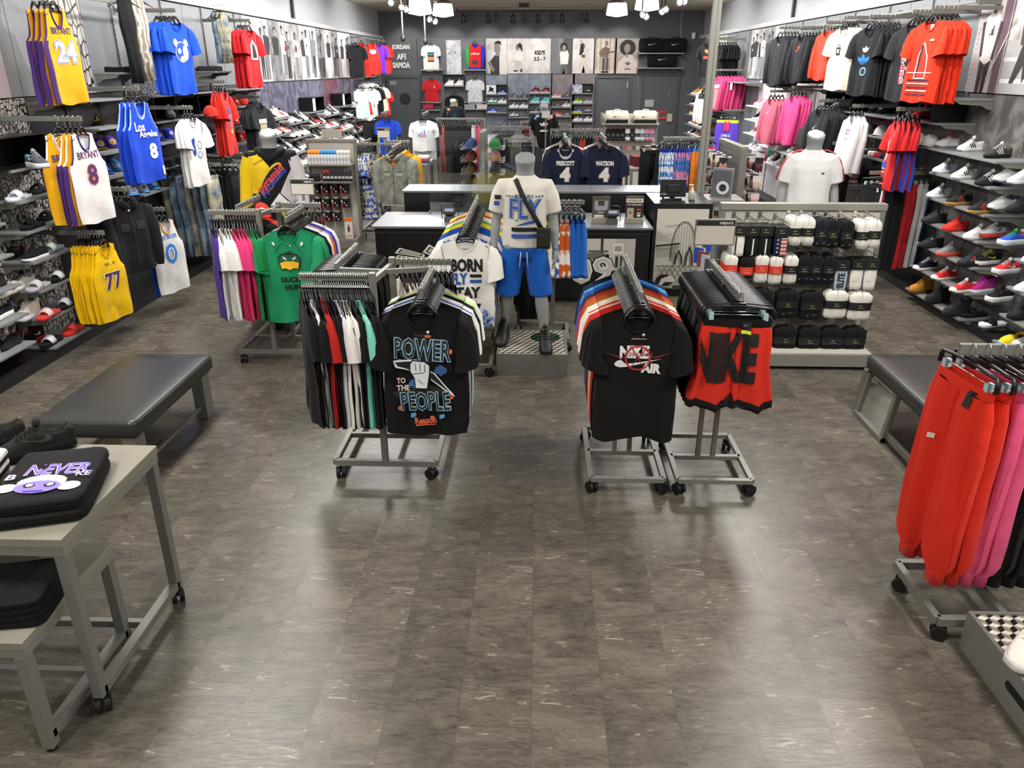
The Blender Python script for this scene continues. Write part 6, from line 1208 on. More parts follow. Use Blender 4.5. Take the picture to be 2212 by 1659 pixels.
def sock(x,y,z,kind,col,card,label,logo=True,group=None,rz=0.,big=1.,cardcol='#17181a',mark='#e9e9e9'):
    """sock pack hanging from a hook at z"""
    t=thing('sock_pack',label,'socks',(x,y,z),rz,group)
    if kind not in _sk:
        b=MB(); n=16
        if kind=='long': R_=[(0,.050,.010,-.06),(0,.055,.014,-.10),(0,.056,.016,-.18),(.004,.052,.016,-.26),(.006,.050,.015,-.29)]
        elif kind=='pair': R_=[(0,.035,.014,-.0),(0,.060,.026,-.03),(0,.058,.026,-.08),(0,.050,.022,-.12),(0,.058,.026,-.17),(0,.060,.026,-.22),(0,.048,.02,-.245)]
        else: R_=[(0,.030,.02,-.0),(0,.052,.03,-.02),(0,.058,.032,-.06),(0,.054,.028,-.11),(0,.058,.03,-.16),(.005,.058,.03,-.20),(.012,.040,.022,-.235)]
        b.loft([[(cx+a*math.copysign(abs(math.cos(2*PI*k/n))**.7,math.cos(2*PI*k/n)),e*math.sin(2*PI*k/n)+.004*math.sin(k*3+zz*40),zz+.004*math.sin(k*2+zz*50)) for k in range(n)] for cx,a,e,zz in R_],0)
        c=MB()
        if kind=='long': c.box(-.058,.058,-.019,.019,-.115,-.03)
        else: c.loft([[(.060*math.copysign(abs(math.cos(2*PI*k/n))**.6,math.cos(2*PI*k/n)),.034*math.sin(2*PI*k/n),zz) for k in range(n)] for zz in (-.085,-.155)],0,False,True)
        h=MB(); h.tube([(0,0,-.03),(0,0,.0),(.008,0,.012),(0,0,.022),(-.008,0,.014)],.002,5)
        _sk[kind]=(b.mesh('sock',[WHT]),c.mesh('card_band',[WHT]),h.mesh('hook',[BLK]))
    a,c,h=_sk[kind]; o=put('sock',a,t); o.material_slots[0].link='OBJECT'; o.material_slots[0].material=cl(col)
    q=put('card_band',c,t); q.material_slots[0].link='OBJECT'; q.material_slots[0].material=mat(cardcol,.5); put('hook',h,t)
    if big!=1: 
        for e in (o,q): e.scale=(big,1,1)
    if logo:
        zz=-.06 if kind=='long' else -.11; decal(t,[('swoosh',.0,zz,.035,.018,mark),('rect',0,zz-.022,.05,.004,'#9aa83a' if cardcol=='#17181a' else '#f0b0a0')],None,y0=-.020 if kind=='long' else -.035,name='band_print')
        if kind!='long': decal(t,[('swoosh',.03,-.195,.022,.014,'#e9e9e9' if lin(col)[0]<.3 else '#1a1a1a'),('swoosh',-.03,-.20,.022,.014,'#e9e9e9' if lin(col)[0]<.3 else '#1a1a1a')],None,y0=-.031,name='ankle_tick')
    if card: decal(t,card,None,y0=-.0165,name='sock_pattern',off=.002)
    return t
W_='#e3dfd6'; K_='#141517'
rows=[[(1599,480,'long',W_,[('rect',-.02,-.2,.012,.16,'#17181a')],'white striped'),(1629,480,'long',K_,[('rect',.01,-.21,.012,.14,'#e3dfd6')],'black with white bar'),(1657,480,'long',K_,[('rect',.01,-.21,.012,.14,'#e3dfd6')],'black with white bar'),(1691,482,'long','#1e2440',[('rect',.028,-.20,.05,.15,'#c9c4bd')]+[('rect',.028,-.14-.032*i,.05,.014,'#c03038') for i in range(5)]+[('star',-.025,-.14-.035*i,.022,.022,'#e6e2da') for i in range(4)],'stars and stripes'),(1721,470,'low',W_,None,'white low'),(1749,470,'low',W_,None,'white low'),(1778,474,'low','#1b1e28',None,'navy low'),(1803,476,'low',K_,None,'black low'),(1834,478,'low',K_,None,'black low'),(1868,478,'low',W_,None,'white low'),(1893,476,'low',W_,None,'white low')],
[(1581,550,'pair',W_,None,'white crew, red band'),(1615,555,'pair',K_,None,'black crew, red band'),(1648,550,'pair',W_,None,'white crew, red band'),(1679,553,'pair',W_,None,'white crew, red band'),(1712,552,'pair',W_,None,'white crew'),(1740,552,'pair',K_,None,'black crew'),(1766,552,'pair',K_,None,'black crew'),(1795,553,'pair',K_,None,'black crew'),(1823,556,'long','#a9bccb',[('t:ELITE',0,-.2,.13,.06,'#1c2024',PI/2,.05)],'pale blue elite'),(1857,554,'long',W_,[('swoosh',.0,-.21,.07,.05,'#cfcbc2')],'white calf'),(1887,554,'long',W_,[('swoosh',.0,-.21,.07,.05,'#cfcbc2')],'white calf')],
[(1647,625,'pair',K_,None,'black bulk'),(1705,628,'pair',K_,None,'black bulk'),(1757,632,'pair',K_,None,'black bulk'),(1810,628,'pair',W_,None,'white bulk'),(1862,632,'pair',W_,None,'white bulk')],
[(1640,706,'pair',W_,None,'white bulk'),(1700,706,'pair',K_,None,'black bulk'),(1752,708,'pair',K_,None,'black bulk'),(1802,708,'pair',K_,None,'black bulk'),(1850,708,'pair',K_,None,'black bulk')]]
for ri,rw in enumerate(rows):
    for ci,(px,py,kd,c,dc,nm) in enumerate(rw):
        yy=6.58 if ri<2 else 6.55; p=at(px,py,Y=yy)
        peg=thing('display_hook','thin metal hook of the sock stand, %s in the %s row of hooks'%(ORD[ci],ORD[ri]),'hook',(p.x,6.80,p.z+.024)); b=MB(); b.tube([(0,0,0),(0,yy-6.87,0),(0,yy-6.885,.015)],.003,5); b.cbox((0,.01,0),(.03,.006,.05)); b.build('hook_wire',CHR,peg)
        for d in range(3 if ri<2 else 2):
            sock(p.x,yy+.068*d,p.z,kd,c,dc if d==0 else None,'%s sock pack, %s on the %s hook of the %s row'%(nm,('front','second','third')[d],ORD[ci],ORD[ri]),logo=d==0,group='sock packs, %s row, hook %s'%(ORD[ri],ORD[ci]),big=(1.,1.,1.7,1.7)[ri],cardcol='#d8402c' if 'red band' in nm else '#17181a')
# --- mannequins in the middle ---
plinth(-2.64,7.75,.62,.68,'grey plinth under the black, yellow and white hoodie mannequin',h=.30)
t=thing('mannequin','headless mannequin in black, yellow and white hoodie with slanted lettering','mannequin',(-2.62,7.62,.30),.22)
mannequin_body(t,True,.12,0,vox=.014)
hd=[([(-.5,-.5),(-.5,.5),(-.30,.5),(-.02,.15),(-.1,-.1),(-.26,-.3),(-.38,-.5)],0,1.25,.40,.40,'#e0bd12'),([(.5,-.5),(.5,.3),(.36,.1),(.22,-.2),(.0,-.5)],0,1.16,.40,.46,'#c9c4c6'),
 ('circ',-.01,1.20,.13,.36,'#d9b52a',-.62),('circ',-.005,1.195,.105,.34,'#121214',-.62),('t:pyramid',.01,1.165,.34,.10,'#2f3fa0',.78,.05),('t:pyramid',-.005,1.195,.33,.095,'#d8443a',.78,.03),
 ([(-.5,-.5),(0,.5),(.5,-.5)],.06,1.0,.26,.15,'#121214'),([(-.5,-.5),(0,.5),(.5,-.5),(.3,-.5),(0,.2),(-.25,-.36),(.1,-.36),(.14,-.5)],.06,1.0,.20,.12,'#e9e6e6'),('t:BLACK PYRAMID',-.10,1.36,.13,.018,'#2b2410',.5,.0)]
mtee(t,'#19191b',hem=.93,long=True,dec=hd,name='hoodie',loose=1.03,dlab='yellow, grey and red graphic panels')
b=MB(); b.tube([(-.10,.05,1.46),(-.12,-.02,1.46),(-.08,-.085,1.43),(0,-.12,1.37),(.08,-.085,1.43),(.12,-.02,1.46),(.10,.06,1.46),(0,.12,1.44),(-.1,.05,1.46)],.028,8,0,False); b.build('hood',cl('#161618'),t)
for s,c in ((-1,'#e0bd12'),(1,'#c9c4c6')):
    b=MB(); b.tube([(s*.185,.01,1.385),(s*.223,.01,1.27),(s*.250,.02,1.11),(s*.267,-.02,.98),(s*.271,-.05,.90)],[.080,.083,.074,.067,.056],14,0,False); b.build('sleeve',cl(c),t)
mshorts(t,'#d9b52a',hem=.2,top=.93,name='trousers')
p=at(565,455,Y=7.12); cap((p.x,p.y,p.z-.04),.5,('#c42a26','#b8241f'),'red cap resting on the clothes in front of the hoodie mannequin',[('t:P',0,.055,.04,.05,'#e9e2e2')])
plinth(2.62,7.78,.62,.68,'grey plinth under the white t-shirt mannequin behind the sock stand',h=.30)
t=thing('mannequin','headless mannequin in white t-shirt with three red stripes on each shoulder','mannequin',(2.62,7.62,.30),-.12)
mannequin_body(t,True,.12,0,vox=.014)
o,me=mtee(t,'#dcdbdb',hem=.84,dec=[('trefoil',.085,1.27,.03,.03,'#3a3a3e')],loose=1.06)
for s in (-1,1):
    for k in range(3):
        b=MB(); xx=.018*(k-1); b.tube([(s*.10,xx,1.474),(s*.155,xx,1.462),(s*.212,xx,1.432),(s*.258,xx,1.372),(s*.288,xx,1.30),(s*.314,xx,1.19)],.006,6,0,True); b.build('sleeve_stripe',mat('#b5424a',.8),t)
mshorts(t,'#2a2c30',hem=.2,top=.90,name='trousers')
# --- cash desk ---
CT=mat('#6d6f75',.36); CB=mat('#0c0d0e',.35)
t=thing('service_counter','long black sales counter with grey top and white graffiti graphic on its front','counter',(-.30,8.9,0))
b=MB(); b.box(-1.55,1.57,-.50,.42,.845,.87); b.build('worktop',CT,t,bev=.003)
b=MB(); b.box(-1.52,1.55,-.46,.40,.06,.843); b.build('cabinet_body',CB,t)
b=MB(); b.box(-1.50,1.53,-.42,.38,0,.06); b.build('plinth_kick',mat('#060606',.5),t)
b=MB(); b.box(-1.52,1.55,-.468,-.46,.79,.80); b.build('groove_strip',mat('#2a2b2c',.4),t)
WH='#dcdad2'; BK2='#101112'
G=[('t:PORTLAND',.0,.28,1.34,.24,WH,0,.07),('t:PORTLAND',.0,.28,1.30,.21,BK2,0,.03),('t:OREGON',.05,.10,.9,.13,WH,0,.05),('t:OREGON',.05,.10,.88,.11,BK2,0,.015)]
for i,(x,z,w_,h_,r_) in enumerate(((-.42,.56,.34,.10,-.12),(-.44,.49,.34,.10,.0),(-.40,.42,.34,.09,.15),(-.12,.56,.30,.16,-.3))): G+=[([(-.5,-.2),(-.35,.5),(.5,.1),(.5,-.3)],x,z,w_,h_,WH,r_),([(-.40,-.1),(-.30,.34),(.42,.04),(.42,-.16)],x,z,w_,h_,BK2,r_),([(-.34,-.04),(-.26,.26),(.36,.02),(.36,-.10)],x,z,w_,h_,'#bdbcb5',r_)]
G+=[('circ',-.10,.46,.30,.22,WH),('circ',-.10,.46,.26,.18,'#b9b8b2'),('circ',-.15,.47,.08,.10,BK2),('circ',-.145,.47,.05,.07,WH),([(-.5,-.5),(-.3,.5),(.5,.0),(.2,-.5)],.12,.48,.34,.16,WH),([(-.4,-.4),(-.26,.36),(.4,.0),(.14,-.4)],.12,.48,.34,.16,'#c4c3bc'),('ring',.18,.62,.08,.08,WH),('ring',.25,.62,.07,.07,WH),('ring',.215,.66,.06,.06,WH),('splash',.42,.60,.24,.14,WH),('circ',.42,.52,.34,.26,WH),('circ',.42,.51,.30,.22,'#c0bfb8'),('rect',.30,.50,.04,.2,BK2,.6),('rect',.46,.50,.02,.24,BK2,-.5),('rect',.0,.40,.5,.012,BK2,.1)]
decal(t,[(k[0],k[1]-.72,k[2])+tuple(k[3:]) for k in G],None,y0=-.461,name='graffiti_print',label='white cartoon lettering print')
Q=[('rect',1.05,.56,.68,.36,'#c9c6bc'),('rect',1.28,.56,.22,.36,'#b5b2a8'),('rect',1.02,.64,.03,.2,'#3a3a38'),('rect',.98,.60,.22,.02,'#55544f'),('rect',1.20,.63,.12,.12,'#dcd9cf'),('rect',1.20,.63,.08,.06,'#9a978e'),('rect',1.24,.48,.02,.14,'#2b2b2a'),('rect',1.31,.48,.02,.14,'#2b2b2a'),('rect',1.19,.48,.03,.13,'#2b2b2a'),('splash',.96,.55,.3,.10,'#6b6a64')]
Q+=[('t:09',.92,.38,.50,.36,BK2,0,.07),('t:09',.92,.38,.475,.33,WH,0,.035),('t:09',.92,.375,.455,.30,'#bcbab2',0,.0)]
decal(t,Q,None,y0=-.461,name='photo_print',label='grey street photo with white script numerals')
t=thing('service_counter','long black back counter with grey top behind the sales counter','counter',(-.05,9.95,0))
b=MB(); b.box(-1.66,1.66,-.28,.30,1.045,1.07); b.build('worktop',CT,t,bev=.003); b=MB(); b.box(-1.64,1.64,-.26,.28,0,1.043); b.build('cabinet_body',CB,t); b=MB(); b.box(.72,.725,-.27,.29,1.0705,1.071); b.build('top_joint',mat('#3a3b3d',.5),t)
t=thing('counter_end','black counter wing with framed drawing of an arched bridge on its front','counter',(1.645,9.12,0))
b=MB(); b.box(-.33,.33,-.38,.42,0,1.08); b.build('cabinet_body',CB,t)
b=MB(); b.box(-.29,.29,-.386,-.38,.10,1.02); b.build('drawing_board',mat('#cdc9bd',.6),t)
BRG=[]
GR='#6a6963'; DK_='#23231f'
for i in range(15):
    a=PI*i/14; x0=.03-.14*math.cos(a); z0=.46+.42*math.sin(a)**.8
    if i<14: 
        a2=PI*(i+1)/14; x1=.03-.14*math.cos(a2); z1=.46+.42*math.sin(a2)**.8; L_=math.hypot(x1-x0,z1-z0); BRG.append(('rect',(x0+x1)/2,(z0+z1)/2,L_,.014,GR,math.atan2(z1-z0,x1-x0)))
    BRG.append(('rect',x0,(z0+.42)/2+.0,.004,max(.02,z0-.42),GR))
BRG+=[('rect',-.10,.84,.18,.006,GR,.12),('rect',-.15,.62,.28,.018,DK_,.10),('rect',-.15,.58,.28,.008,GR,.10)]+[('rect',-.28+.02*i,.71,.003,.10,GR) for i in range(9)]+[('rect',-.27+.018*i,.53,.004,.10,DK_) for i in range(14)]
BRG+=[([(-.5,-.5),(-.4,.0),(0,.5),(.4,.0),(.5,-.5),(.3,-.5),(.2,.0),(0,.26),(-.2,.0),(-.3,-.5)],.10,.50,.10,.24,DK_),([(-.5,-.5),(-.4,.0),(0,.5),(.4,.0),(.5,-.5),(.3,-.5),(.2,.0),(0,.26),(-.2,.0),(-.3,-.5)],-.02,.48,.10,.18,DK_)]
for i in range(9): BRG+=[('rect',-.20+.06*i,.29,.20,.008,GR,1.0),('rect',-.20+.06*i,.29,.20,.008,GR,-1.0)]
BRG+=[('rect',0,.38,.54,.01,GR),('circ',-.17,.20,.20,.16,'#17181a'),([(-.5,-.5),(-.3,.2),(.2,.5),(.5,.1),(.1,-.5)],-.14,.20,.2,.14,'#d6d3c8'),([(-.4,-.4),(-.2,.1),(.3,.1),(.0,-.4)],-.12,.18,.2,.10,'#17181a'),('rect',.1,.14,.34,.05,'#3a3a36',.1)]
decal(t,BRG,None,y0=-.3865,name='bridge_drawing',label='ink drawing of an arched bridge')
def terminal(px,py,label,Y=8.62):
    p=at(px,py,Z=.871); t=thing('card_terminal',label,'card reader',(p.x,p.y,.871)); b=MB(); b.cbox((0,0,.03),(.12,.12,.06)); b.cbox((0,-.01,.09),(.10,.03,.08),0,0,0,.5); b.build('terminal_stand',mat('#55544c',.5),t,bev=.006)
    b=MB(); b.cbox((0,-.035,.125),(.15,.022,.085),0,0,0,-.75); b.build('keypad_body',mat('#26272a',.4),t,bev=.006); b=MB(); b.cbox((0,-.048,.135),(.10,.004,.04),0,0,0,-.75); b.build('screen',mat('#8b93b0',.2),t)
    b=MB(); b.tube([(-.09,.03,.02),(-.10,.03,.17),(-.06,.04,.19),(.06,.04,.19),(.10,.03,.17),(.09,.03,.02)],.005,6); b.build('guard',BLK,t)
terminal(972,478,'card payment terminal on the sales counter behind the BORN FLY t-shirts'); terminal(1322,483,'card payment terminal on the sales counter between the two leaflet holders')
for px,lb,it in ((1298,'clear leaflet holder with small white notices on the sales counter',[('rect',0,.20,.15,.10,'#9a9c9e'),('rect',0,.22,.07,.05,'#1d2438'),('rect',.0,.215,.055,.012,'#b04048'),('t:JOIN THE',0,.145,.10,.016,'#e9e6df'),('t:CREW',0,.12,.08,.016,'#e9e6df'),('rect',-.02,.065,.11,.06,'#d6cfbe'),('t:GIFT CARDS',-.02,.065,.08,.012,'#6a655a')]),(1370,'black sign reading GET FREE STUFF on the sales counter',[('rect',0,.11,.19,.30,'#23211f'),('rect',0,.25,.19,.045,'#cfcabc'),('t:GET FREE STUFF',0,.25,.15,.02,'#2a2826',0,.02),('t:MVP REWARDS',0,.205,.16,.018,'#dcd8cc',0,.02),('rect',-.045,.09,.075,.16,'#a39b88'),('circ',-.045,.115,.022,.03,'#5a4636'),('rect',-.045,.07,.022,.07,'#c9a888'),('rect',.05,.15,.045,.02,'#c0402c'),('t:MVP',.05,.11,.045,.02,'#e6e2d6',0,.02),('rect',.05,.085,.035,.02,'#e6e2d6'),('t:V.I.P',.05,.0,.04,.012,'#c9c4b6')])):
    p=at(px,484,Z=.871); t=thing('leaflet_holder',lb,'sign holder',(p.x,p.y+.06,.871)); b=MB(); b.cbox((0,-.02,.03),(.21,.07,.06)); b.build('holder_foot',mat('#8d897c',.35),t,bev=.004)
    b=MB(); b.box(-.10,.10,.0,.004,.0,.30); b.build('acrylic_back',mat('#57544d',.3),t); decal(t,it,None,y0=.0,name='notice_print')
p=at(1461,440,Z=1.081); t=thing('till_monitor','black till monitor seen from behind on the counter wing','monitor',(p.x,9.02,1.081),.1); b=MB(); b.cbox((0,0,.13),(.30,.035,.20),0,0,0,-.12); b.cbox((0,-.025,.13),(.15,.02,.09),0,0,0,-.12); b.build('monitor_shell',mat('#101012',.3),t,bev=.008); b=MB(); b.cbox((0,.02,.01),(.20,.14,.02)); b.cbox((0,.01,.04),(.06,.03,.07)); b.build('monitor_foot',BLK,t,bev=.003)
p=at(1416,440,Z=1.081); t=thing('barcode_scanner','small black and silver barcode scanner on the counter wing','scanner',(1.44,8.95,1.081)); b=MB(); b.ell((0,0,.0),(.035,.035,.015),0,14,6,0.); b.cyl((0,0,.03),.007,.05,0,10); b.build('scanner_foot',BLK,t); b=MB(); b.ell((0,0,.066),(.042,.03,.018),0,14,8); b.build('scanner_head',mat('#4c4e52',.25),t)
p=at(1503,440,Z=1.081); t=thing('sanitizer_bottle','clear pump bottle of hand sanitizer on the counter wing','bottle',(min(p.x,1.93),9.0,1.081)); b=MB(); b.loft([[(r*math.cos(2*PI*k/16),r*math.sin(2*PI*k/16),z) for k in range(16)] for r,z in ((.034,0),(.038,.01),(.038,.08),(.030,.10),(.013,.115))],0); b.build('bottle_body',mat('#aab0a4',.15),t); b=MB(); b.cyl((0,0,.125),.014,.022,0,12); b.cyl((0,0,.15),.005,.04,0,8); b.cbox((-.015,0,.17),(.05,.014,.01)); b.build('pump',WHT,t)
t=thing('waste_bin','small black box standing under the back counter ledge','box',(-.28,9.50,0)); b=MB(); b.box(-.13,.13,-.1,.1,0,.95); b.build('box_body',mat('#1b1c1e',.4),t,bev=.006)
t=thing('sneeze_guard','clear acrylic screen standing on the sales counter','screen',(-.75,9.22,.871)); b=MB(); b.box(-.55,.55,-.003,.003,0,.95); b.build('acrylic_sheet',CG,t); b=MB(); b.box(-.56,-.54,-.02,.02,0,.03); b.build('screen_foot',GREYM,t); b=MB(); b.box(.54,.56,-.02,.02,0,.03); b.build('screen_foot',GREYM,t)
# --- grey pole ---
b=MB(); b.box(1.985,2.035,9.78,9.86,0,4.03); b.box(2.045,2.085,9.80,9.84,0,4.03); o=b.build('pole_column',mat('#7e7d75',.45)); o.name='column_1'; st(o)
# --- shoe-care gondola ---
t=thing('gondola_stand','grey shelf stand with spray cans and shoe-care boxes beside the counter','display stand',(-3.02,11.45,0))
b=MB(); b.box(-.34,.34,-.32,.30,.0,.14); b.build('base',GF,t,bev=.005)
b=MB(); b.box(-.33,.33,-.012,.012,.14,1.50); b.build('back_panel',SL,t)
for x in (-.345,.345): mbar(t,(x,0,.14),(x,0,1.53),.04,.06,'end_post')
b=MB(); b.box(-.365,.365,-.04,.04,1.50,1.54); b.build('top_rail',GF,t,bev=.004)
for z in (1.21,.97): b=MB(); b.box(-.33,.33,-.30,-.012,z-.02,z); b.build('shelf_board',GF,t,bev=.003)
sign((-3.0,11.45,1.54),w_=.30,h=.12,post=.01,label='plain grey header sign on top of the shoe-care stand',body=[('rect',0,.07,.26,.09,'#a9a59a')])
def can(x,y,z,c1,c2,label,group,h=.19,r=.024):
    t=thing('spray_can',label,'spray can',(x,y,z),0,group); b=MB(); b.loft([[(q*math.cos(2*PI*k/14),q*math.sin(2*PI*k/14),zz) for k in range(14)] for q,zz in ((r*.9,0),(r,.005),(r,h*.7),(r*.8,h*.76))],0); b.cyl((0,0,h*.35),r*1.02,h*.22,1,14); b.build('can_body',[mat(c1,.3),mat('#c0c4c8',.3)],t)
    b=MB(); b.loft([[(q*math.cos(2*PI*k/14),q*math.sin(2*PI*k/14),zz) for k in range(14)] for q,zz in ((r*.96,h*.72),(r,h*.78),(r*.9,h*.95),(r*.5,h))],0); b.build('can_cap',mat(c2,.4),t)
for i in range(13):
    c=('#e8e4de','#ef8a22','orange-capped') if i<4 else ('#dfe8ee','#2f8fd0','blue-capped') if i<9 else ('#e6e4e0','#dcdad6','white')
    for d in range(2): can(-3.30+.047*i,11.22+.06*d,1.21,c[0],c[1],c[2]+' spray can, %s in the %s row of the top shelf'%(nth(i+1),('front','rear')[d]),'spray cans on the top shelf')
for i in range(8): can(-3.10+.055*i,11.22,.97,'#1d1d20','#b03a28' if i<2 else '#2a2638','dark shoe-care bottle, %s along the second shelf of the stand'%ORD[i],'dark bottles on the second shelf',h=.16,r=.022)
t=thing('shoe_care_kit','black zipped shoe-care kit on the second shelf of the stand','kit',(-3.24,11.22,.97)); b=MB(); b.cbox((0,0,.05),(.13,.1,.1)); b.build('kit_case',mat('#1c1c1e',.4),t,bev=.02)
for r_ in range(3):
    for c_ in range(4):
        x=-3.26+.14*c_; z=.78-.20*r_
        if r_==2 and c_==3: continue
        t=thing('shoe_care_box','black and red shoe-care box, %s in the %s row below the shelves'%(ORD[c_],ORD[r_]),'box',(x,11.30,z),-.12,'boxed shoe-care kits'); b=MB(); b.box(-.055,.055,-.05,.05,0,.13); b.build('carton',mat('#17171a',.4),t); decal(t,[('rect',-.04,.06,.025,.11,'#a02a28'),('rect',-.04,.10,.018,.04,'#d9d4cc'),('circ',.0,.075,.02,.022,'#d0ccc4'),('circ',.03,.04,.024,.022,'#d0ccc4'),('rect',.0,.005,.11,.01,'#a02a28')],None,y0=-.05)
        b=MB(); b.cbox((0,0,.145),(.06,.006,.03)); b.build('hang_tab',mat('#c9c4bc',.5),t)
t=thing('insole_pack','white and orange insole pack leaning on the base of the shoe-care stand','pack',(-2.80,11.20,.145)); b=MB(); b.box(-.055,.055,-.01,.01,0,.30); b.build('pack_card',mat('#e2dfd8',.5),t); decal(t,[('rect',0,.275,.11,.05,'#e8702a'),('circ',0,.15,.035,.12,'#3a3028'),('circ',0,.18,.022,.05,'#d8702a'),('rect',0,.04,.08,.02,'#e0a080')],None,y0=-.01)
# --- denim jacket rack ---
fourway('grey four-way clothes rack carrying the washed denim jackets',-2.44,11.95,z=1.43,near=(.30,.28,-.45))
DJ=mat('#6a6e68',.8,0,'denim','#9c9d90',1.8)
hang('jacket',(-2.13,11.45,1.42),.0,(DJ,DJ,DJ,cl('#c8703a')),'washed grey denim jacket, first on its rack beside the counter','denim jacket',dec=[('rect',-.09,-.34,.09,.012,'#4a4e4c'),('rect',.09,-.34,.09,.012,'#4a4e4c'),('rect',-.09,-.375,.09,.05,'#a3a694'),('rect',.09,-.375,.09,.05,'#a3a694'),('rect',0,-.5,.008,.62,'#585c58'),('rect',0,-.21,.07,.07,'#c8703a'),('rect',0,-.82,.40,.012,'#c9c8b8')]+[('circ',0,-.30-.1*i,.014,.014,'#2a2c2e') for i in range(6)],sc=.98)
row('jacket',(-2.13,11.52,1.42),(-2.13,12.2,1.42),0,[('grey denim',DJ,3),('yellow','#d9a424',5)],'jacket',.04,0,'{c} jacket behind the washed denim jacket','behind the denim jacket')
FLW=mat('#dfe0cf',.8,0,'blotch','#3d58b8',1.3); BPT=mat('#1a1a1b',.8,0,'blotch','#b9b6ac',2.4)
row('tee',(-2.86,11.95,1.43),(-2.50,11.95,1.43),PI/2-.5,[('black patterned',BPT,6),('blue floral',FLW,3)],'t-shirt',.06,0,'{c} shirt on the side arm beside the denim jackets','side arm of the denim rack')
row('shorts',(-2.80,11.93,1.0),(-2.45,11.93,1.0),PI/2-.4,[('dark patterned',BPT,5),('blue floral',FLW,3)],'shorts',.06,0,'{c} shorts under the shirts beside the denim jackets','shorts on the denim rack')
row('tee',(-2.35,12.35,1.43),(-2.02,12.35,1.43),PI/2+.3,[('mustard','#c98f24',6)],'t-shirt',.05,0,'{c} t-shirt on the back arm of the denim jacket rack','back arm of the denim rack')
t=sign((-2.42,12.35,1.44),w_=.20,h=.15,post=.04,label="small MEN'S sign holder over the denim jacket rack",txt="MEN'S")
p=at(827,262,Y=16.5); hang('tee',(-3.15,16.5,1.62),.4,('#1c3fb0','#1c3fb0','#c9dc3a'),'blue child shirt with vertical lettering near the round-window door','t-shirt',dec=[('t:CHAMP',0,-.45,.3,.07,'#d8dff4',-1.5)],sc=.9)
row('tee',(-3.45,16.7,1.6),(-3.2,16.7,1.6),.4,[('black','#1d1e20',4)],'t-shirt',.1,0,'{c} shirt beside the blue child shirt','shirts beside the blue child shirt')
tstand('straight_arm_rack','grey rack carrying the blue child shirt near the round-window door',-3.25,17.0,.5,.8,1.63,-.5,.4)
# --- nesting tables, white tee, back hoodie mannequin ---
def table(name,label,x0,x1,y0,y1,h,m=tm):
    t=thing(name,label,'table',((x0+x1)/2,(y0+y1)/2,0)); a,d=(x1-x0)/2,(y1-y0)/2
    b=MB(); b.box(-a,a,-d,d,h-.035,h); b.build('tabletop',m,t,bev=.003)
    b=MB(); b.box(-a+.01,a-.01,-d+.01,d-.01,h-.08,h-.036); b.build('apron',GREYM,t)
    for sx in (-1,1):
        for sy in (-1,1): mbar(t,(sx*(a-.03),sy*(d-.03),0),(sx*(a-.03),sy*(d-.03),h-.08),.045,.045,'leg')
        mbar(t,(sx*(a-.03),-d+.03,.05),(sx*(a-.03),d-.03,.05),.035,.035,'foot_rail')
    return t
table('display_table','grey display table with red and white caps beyond the back counter',-2.95,-2.02,14.2,15.1,.87,GREYM); table('nesting_table','low grey nesting table beyond the back counter',-2.85,-2.22,13.5,14.4,.45,GREYM)
p=at(914,335,Z=.871); cap((p.x,14.55,.88),.4,('#e0421c','#d63c18'),'orange-red cap on the display table beyond the back counter',[('swoosh',0,.05,.07,.04,'#f0e8e4')])
for i in range(4): folded((-2.72+.13*(i%2),14.4+.3*(i//2),.871),.1,('#c04038','#3a3f44','#b8b4ac','#8a2c30')[i],('red','dark','grey','dark red')[i]+' patterned folded shirt on the table beyond the back counter','folded shirt',size=(.13,.24,.06),var=i%3)
for i in range(3): folded((-2.13,14.5,.871+.04*i),.0,('#3a4f90','#c9504a','#e6e4e4')[i],('blue','red','white')[i]+' folded shirt in the pile at the table end beyond the counter','folded shirt',size=(.22,.3,.04),var=i)
for i in range(2): folded((-2.7+.3*i,13.9,.451),.0,'#1d1e20','dark folded trousers on the low nesting table, %s from the jackets'%ORD[i],'folded trousers',size=(.26,.34,.08),var=i,name='folded_trousers')
p=at(913,262,Y=16.3); tstand('straight_arm_rack','grey rack carrying the white sleeveless shirt with pastel triangle',p.x,16.8,.5,.8,p.z+.14,-.5,.4); hang('cap',(p.x,16.3,p.z+.14),0,'#dcdcdc','white sleeveless shirt with pastel triangle logo beyond the counter','t-shirt',dec=[('stripes3',0,-.37,.17,.13,'#6a80d8'),('tri',.0,-.40,.16,.05,'#e08a9a')],sc=.98)
row('tee',(p.x,16.36,p.z+.14),(p.x,17.0,p.z+.14),0,[('white','#dcdcdc',2),('black','#1b1b1d',6)],'t-shirt',.04,0,'{c} t-shirt behind the white pastel triangle shirt','behind the pastel triangle shirt')
row('fold',(-2.15,17.6,1.45),(-1.3,17.6,1.45),PI/2-.2,[('coral','#c8584a',2),('black','#17171a',14),('white','#e3e1e0',2),('pink','#c9506a',2)],'leggings',.05,0,'{c} leggings on the rail behind the back hoodie mannequin','leggings behind the hoodie mannequin')
t=thing('clothes_rail','grey clothes rail with black leggings behind the back hoodie mannequin','clothes rack',(-1.72,17.6,0)); arm(t,(-.55,0,1.46),(.55,0,1.46)); 
for x in (-.53,.53): mbar(t,(x,0,0),(x,0,1.44),.04,.04,'upright')
plinth(-1.95,18.6,.7,.7,'grey plinth under the black hoodie mannequin at the back',h=.30)
t=thing('mannequin','headless child mannequin in black hoodie with blue emblem, holding a grey bag','mannequin',(-1.98,18.55,.30),.1); mannequin_body(t,True,.12,0,vox=.02); t.scale=(.93,.93,.93)
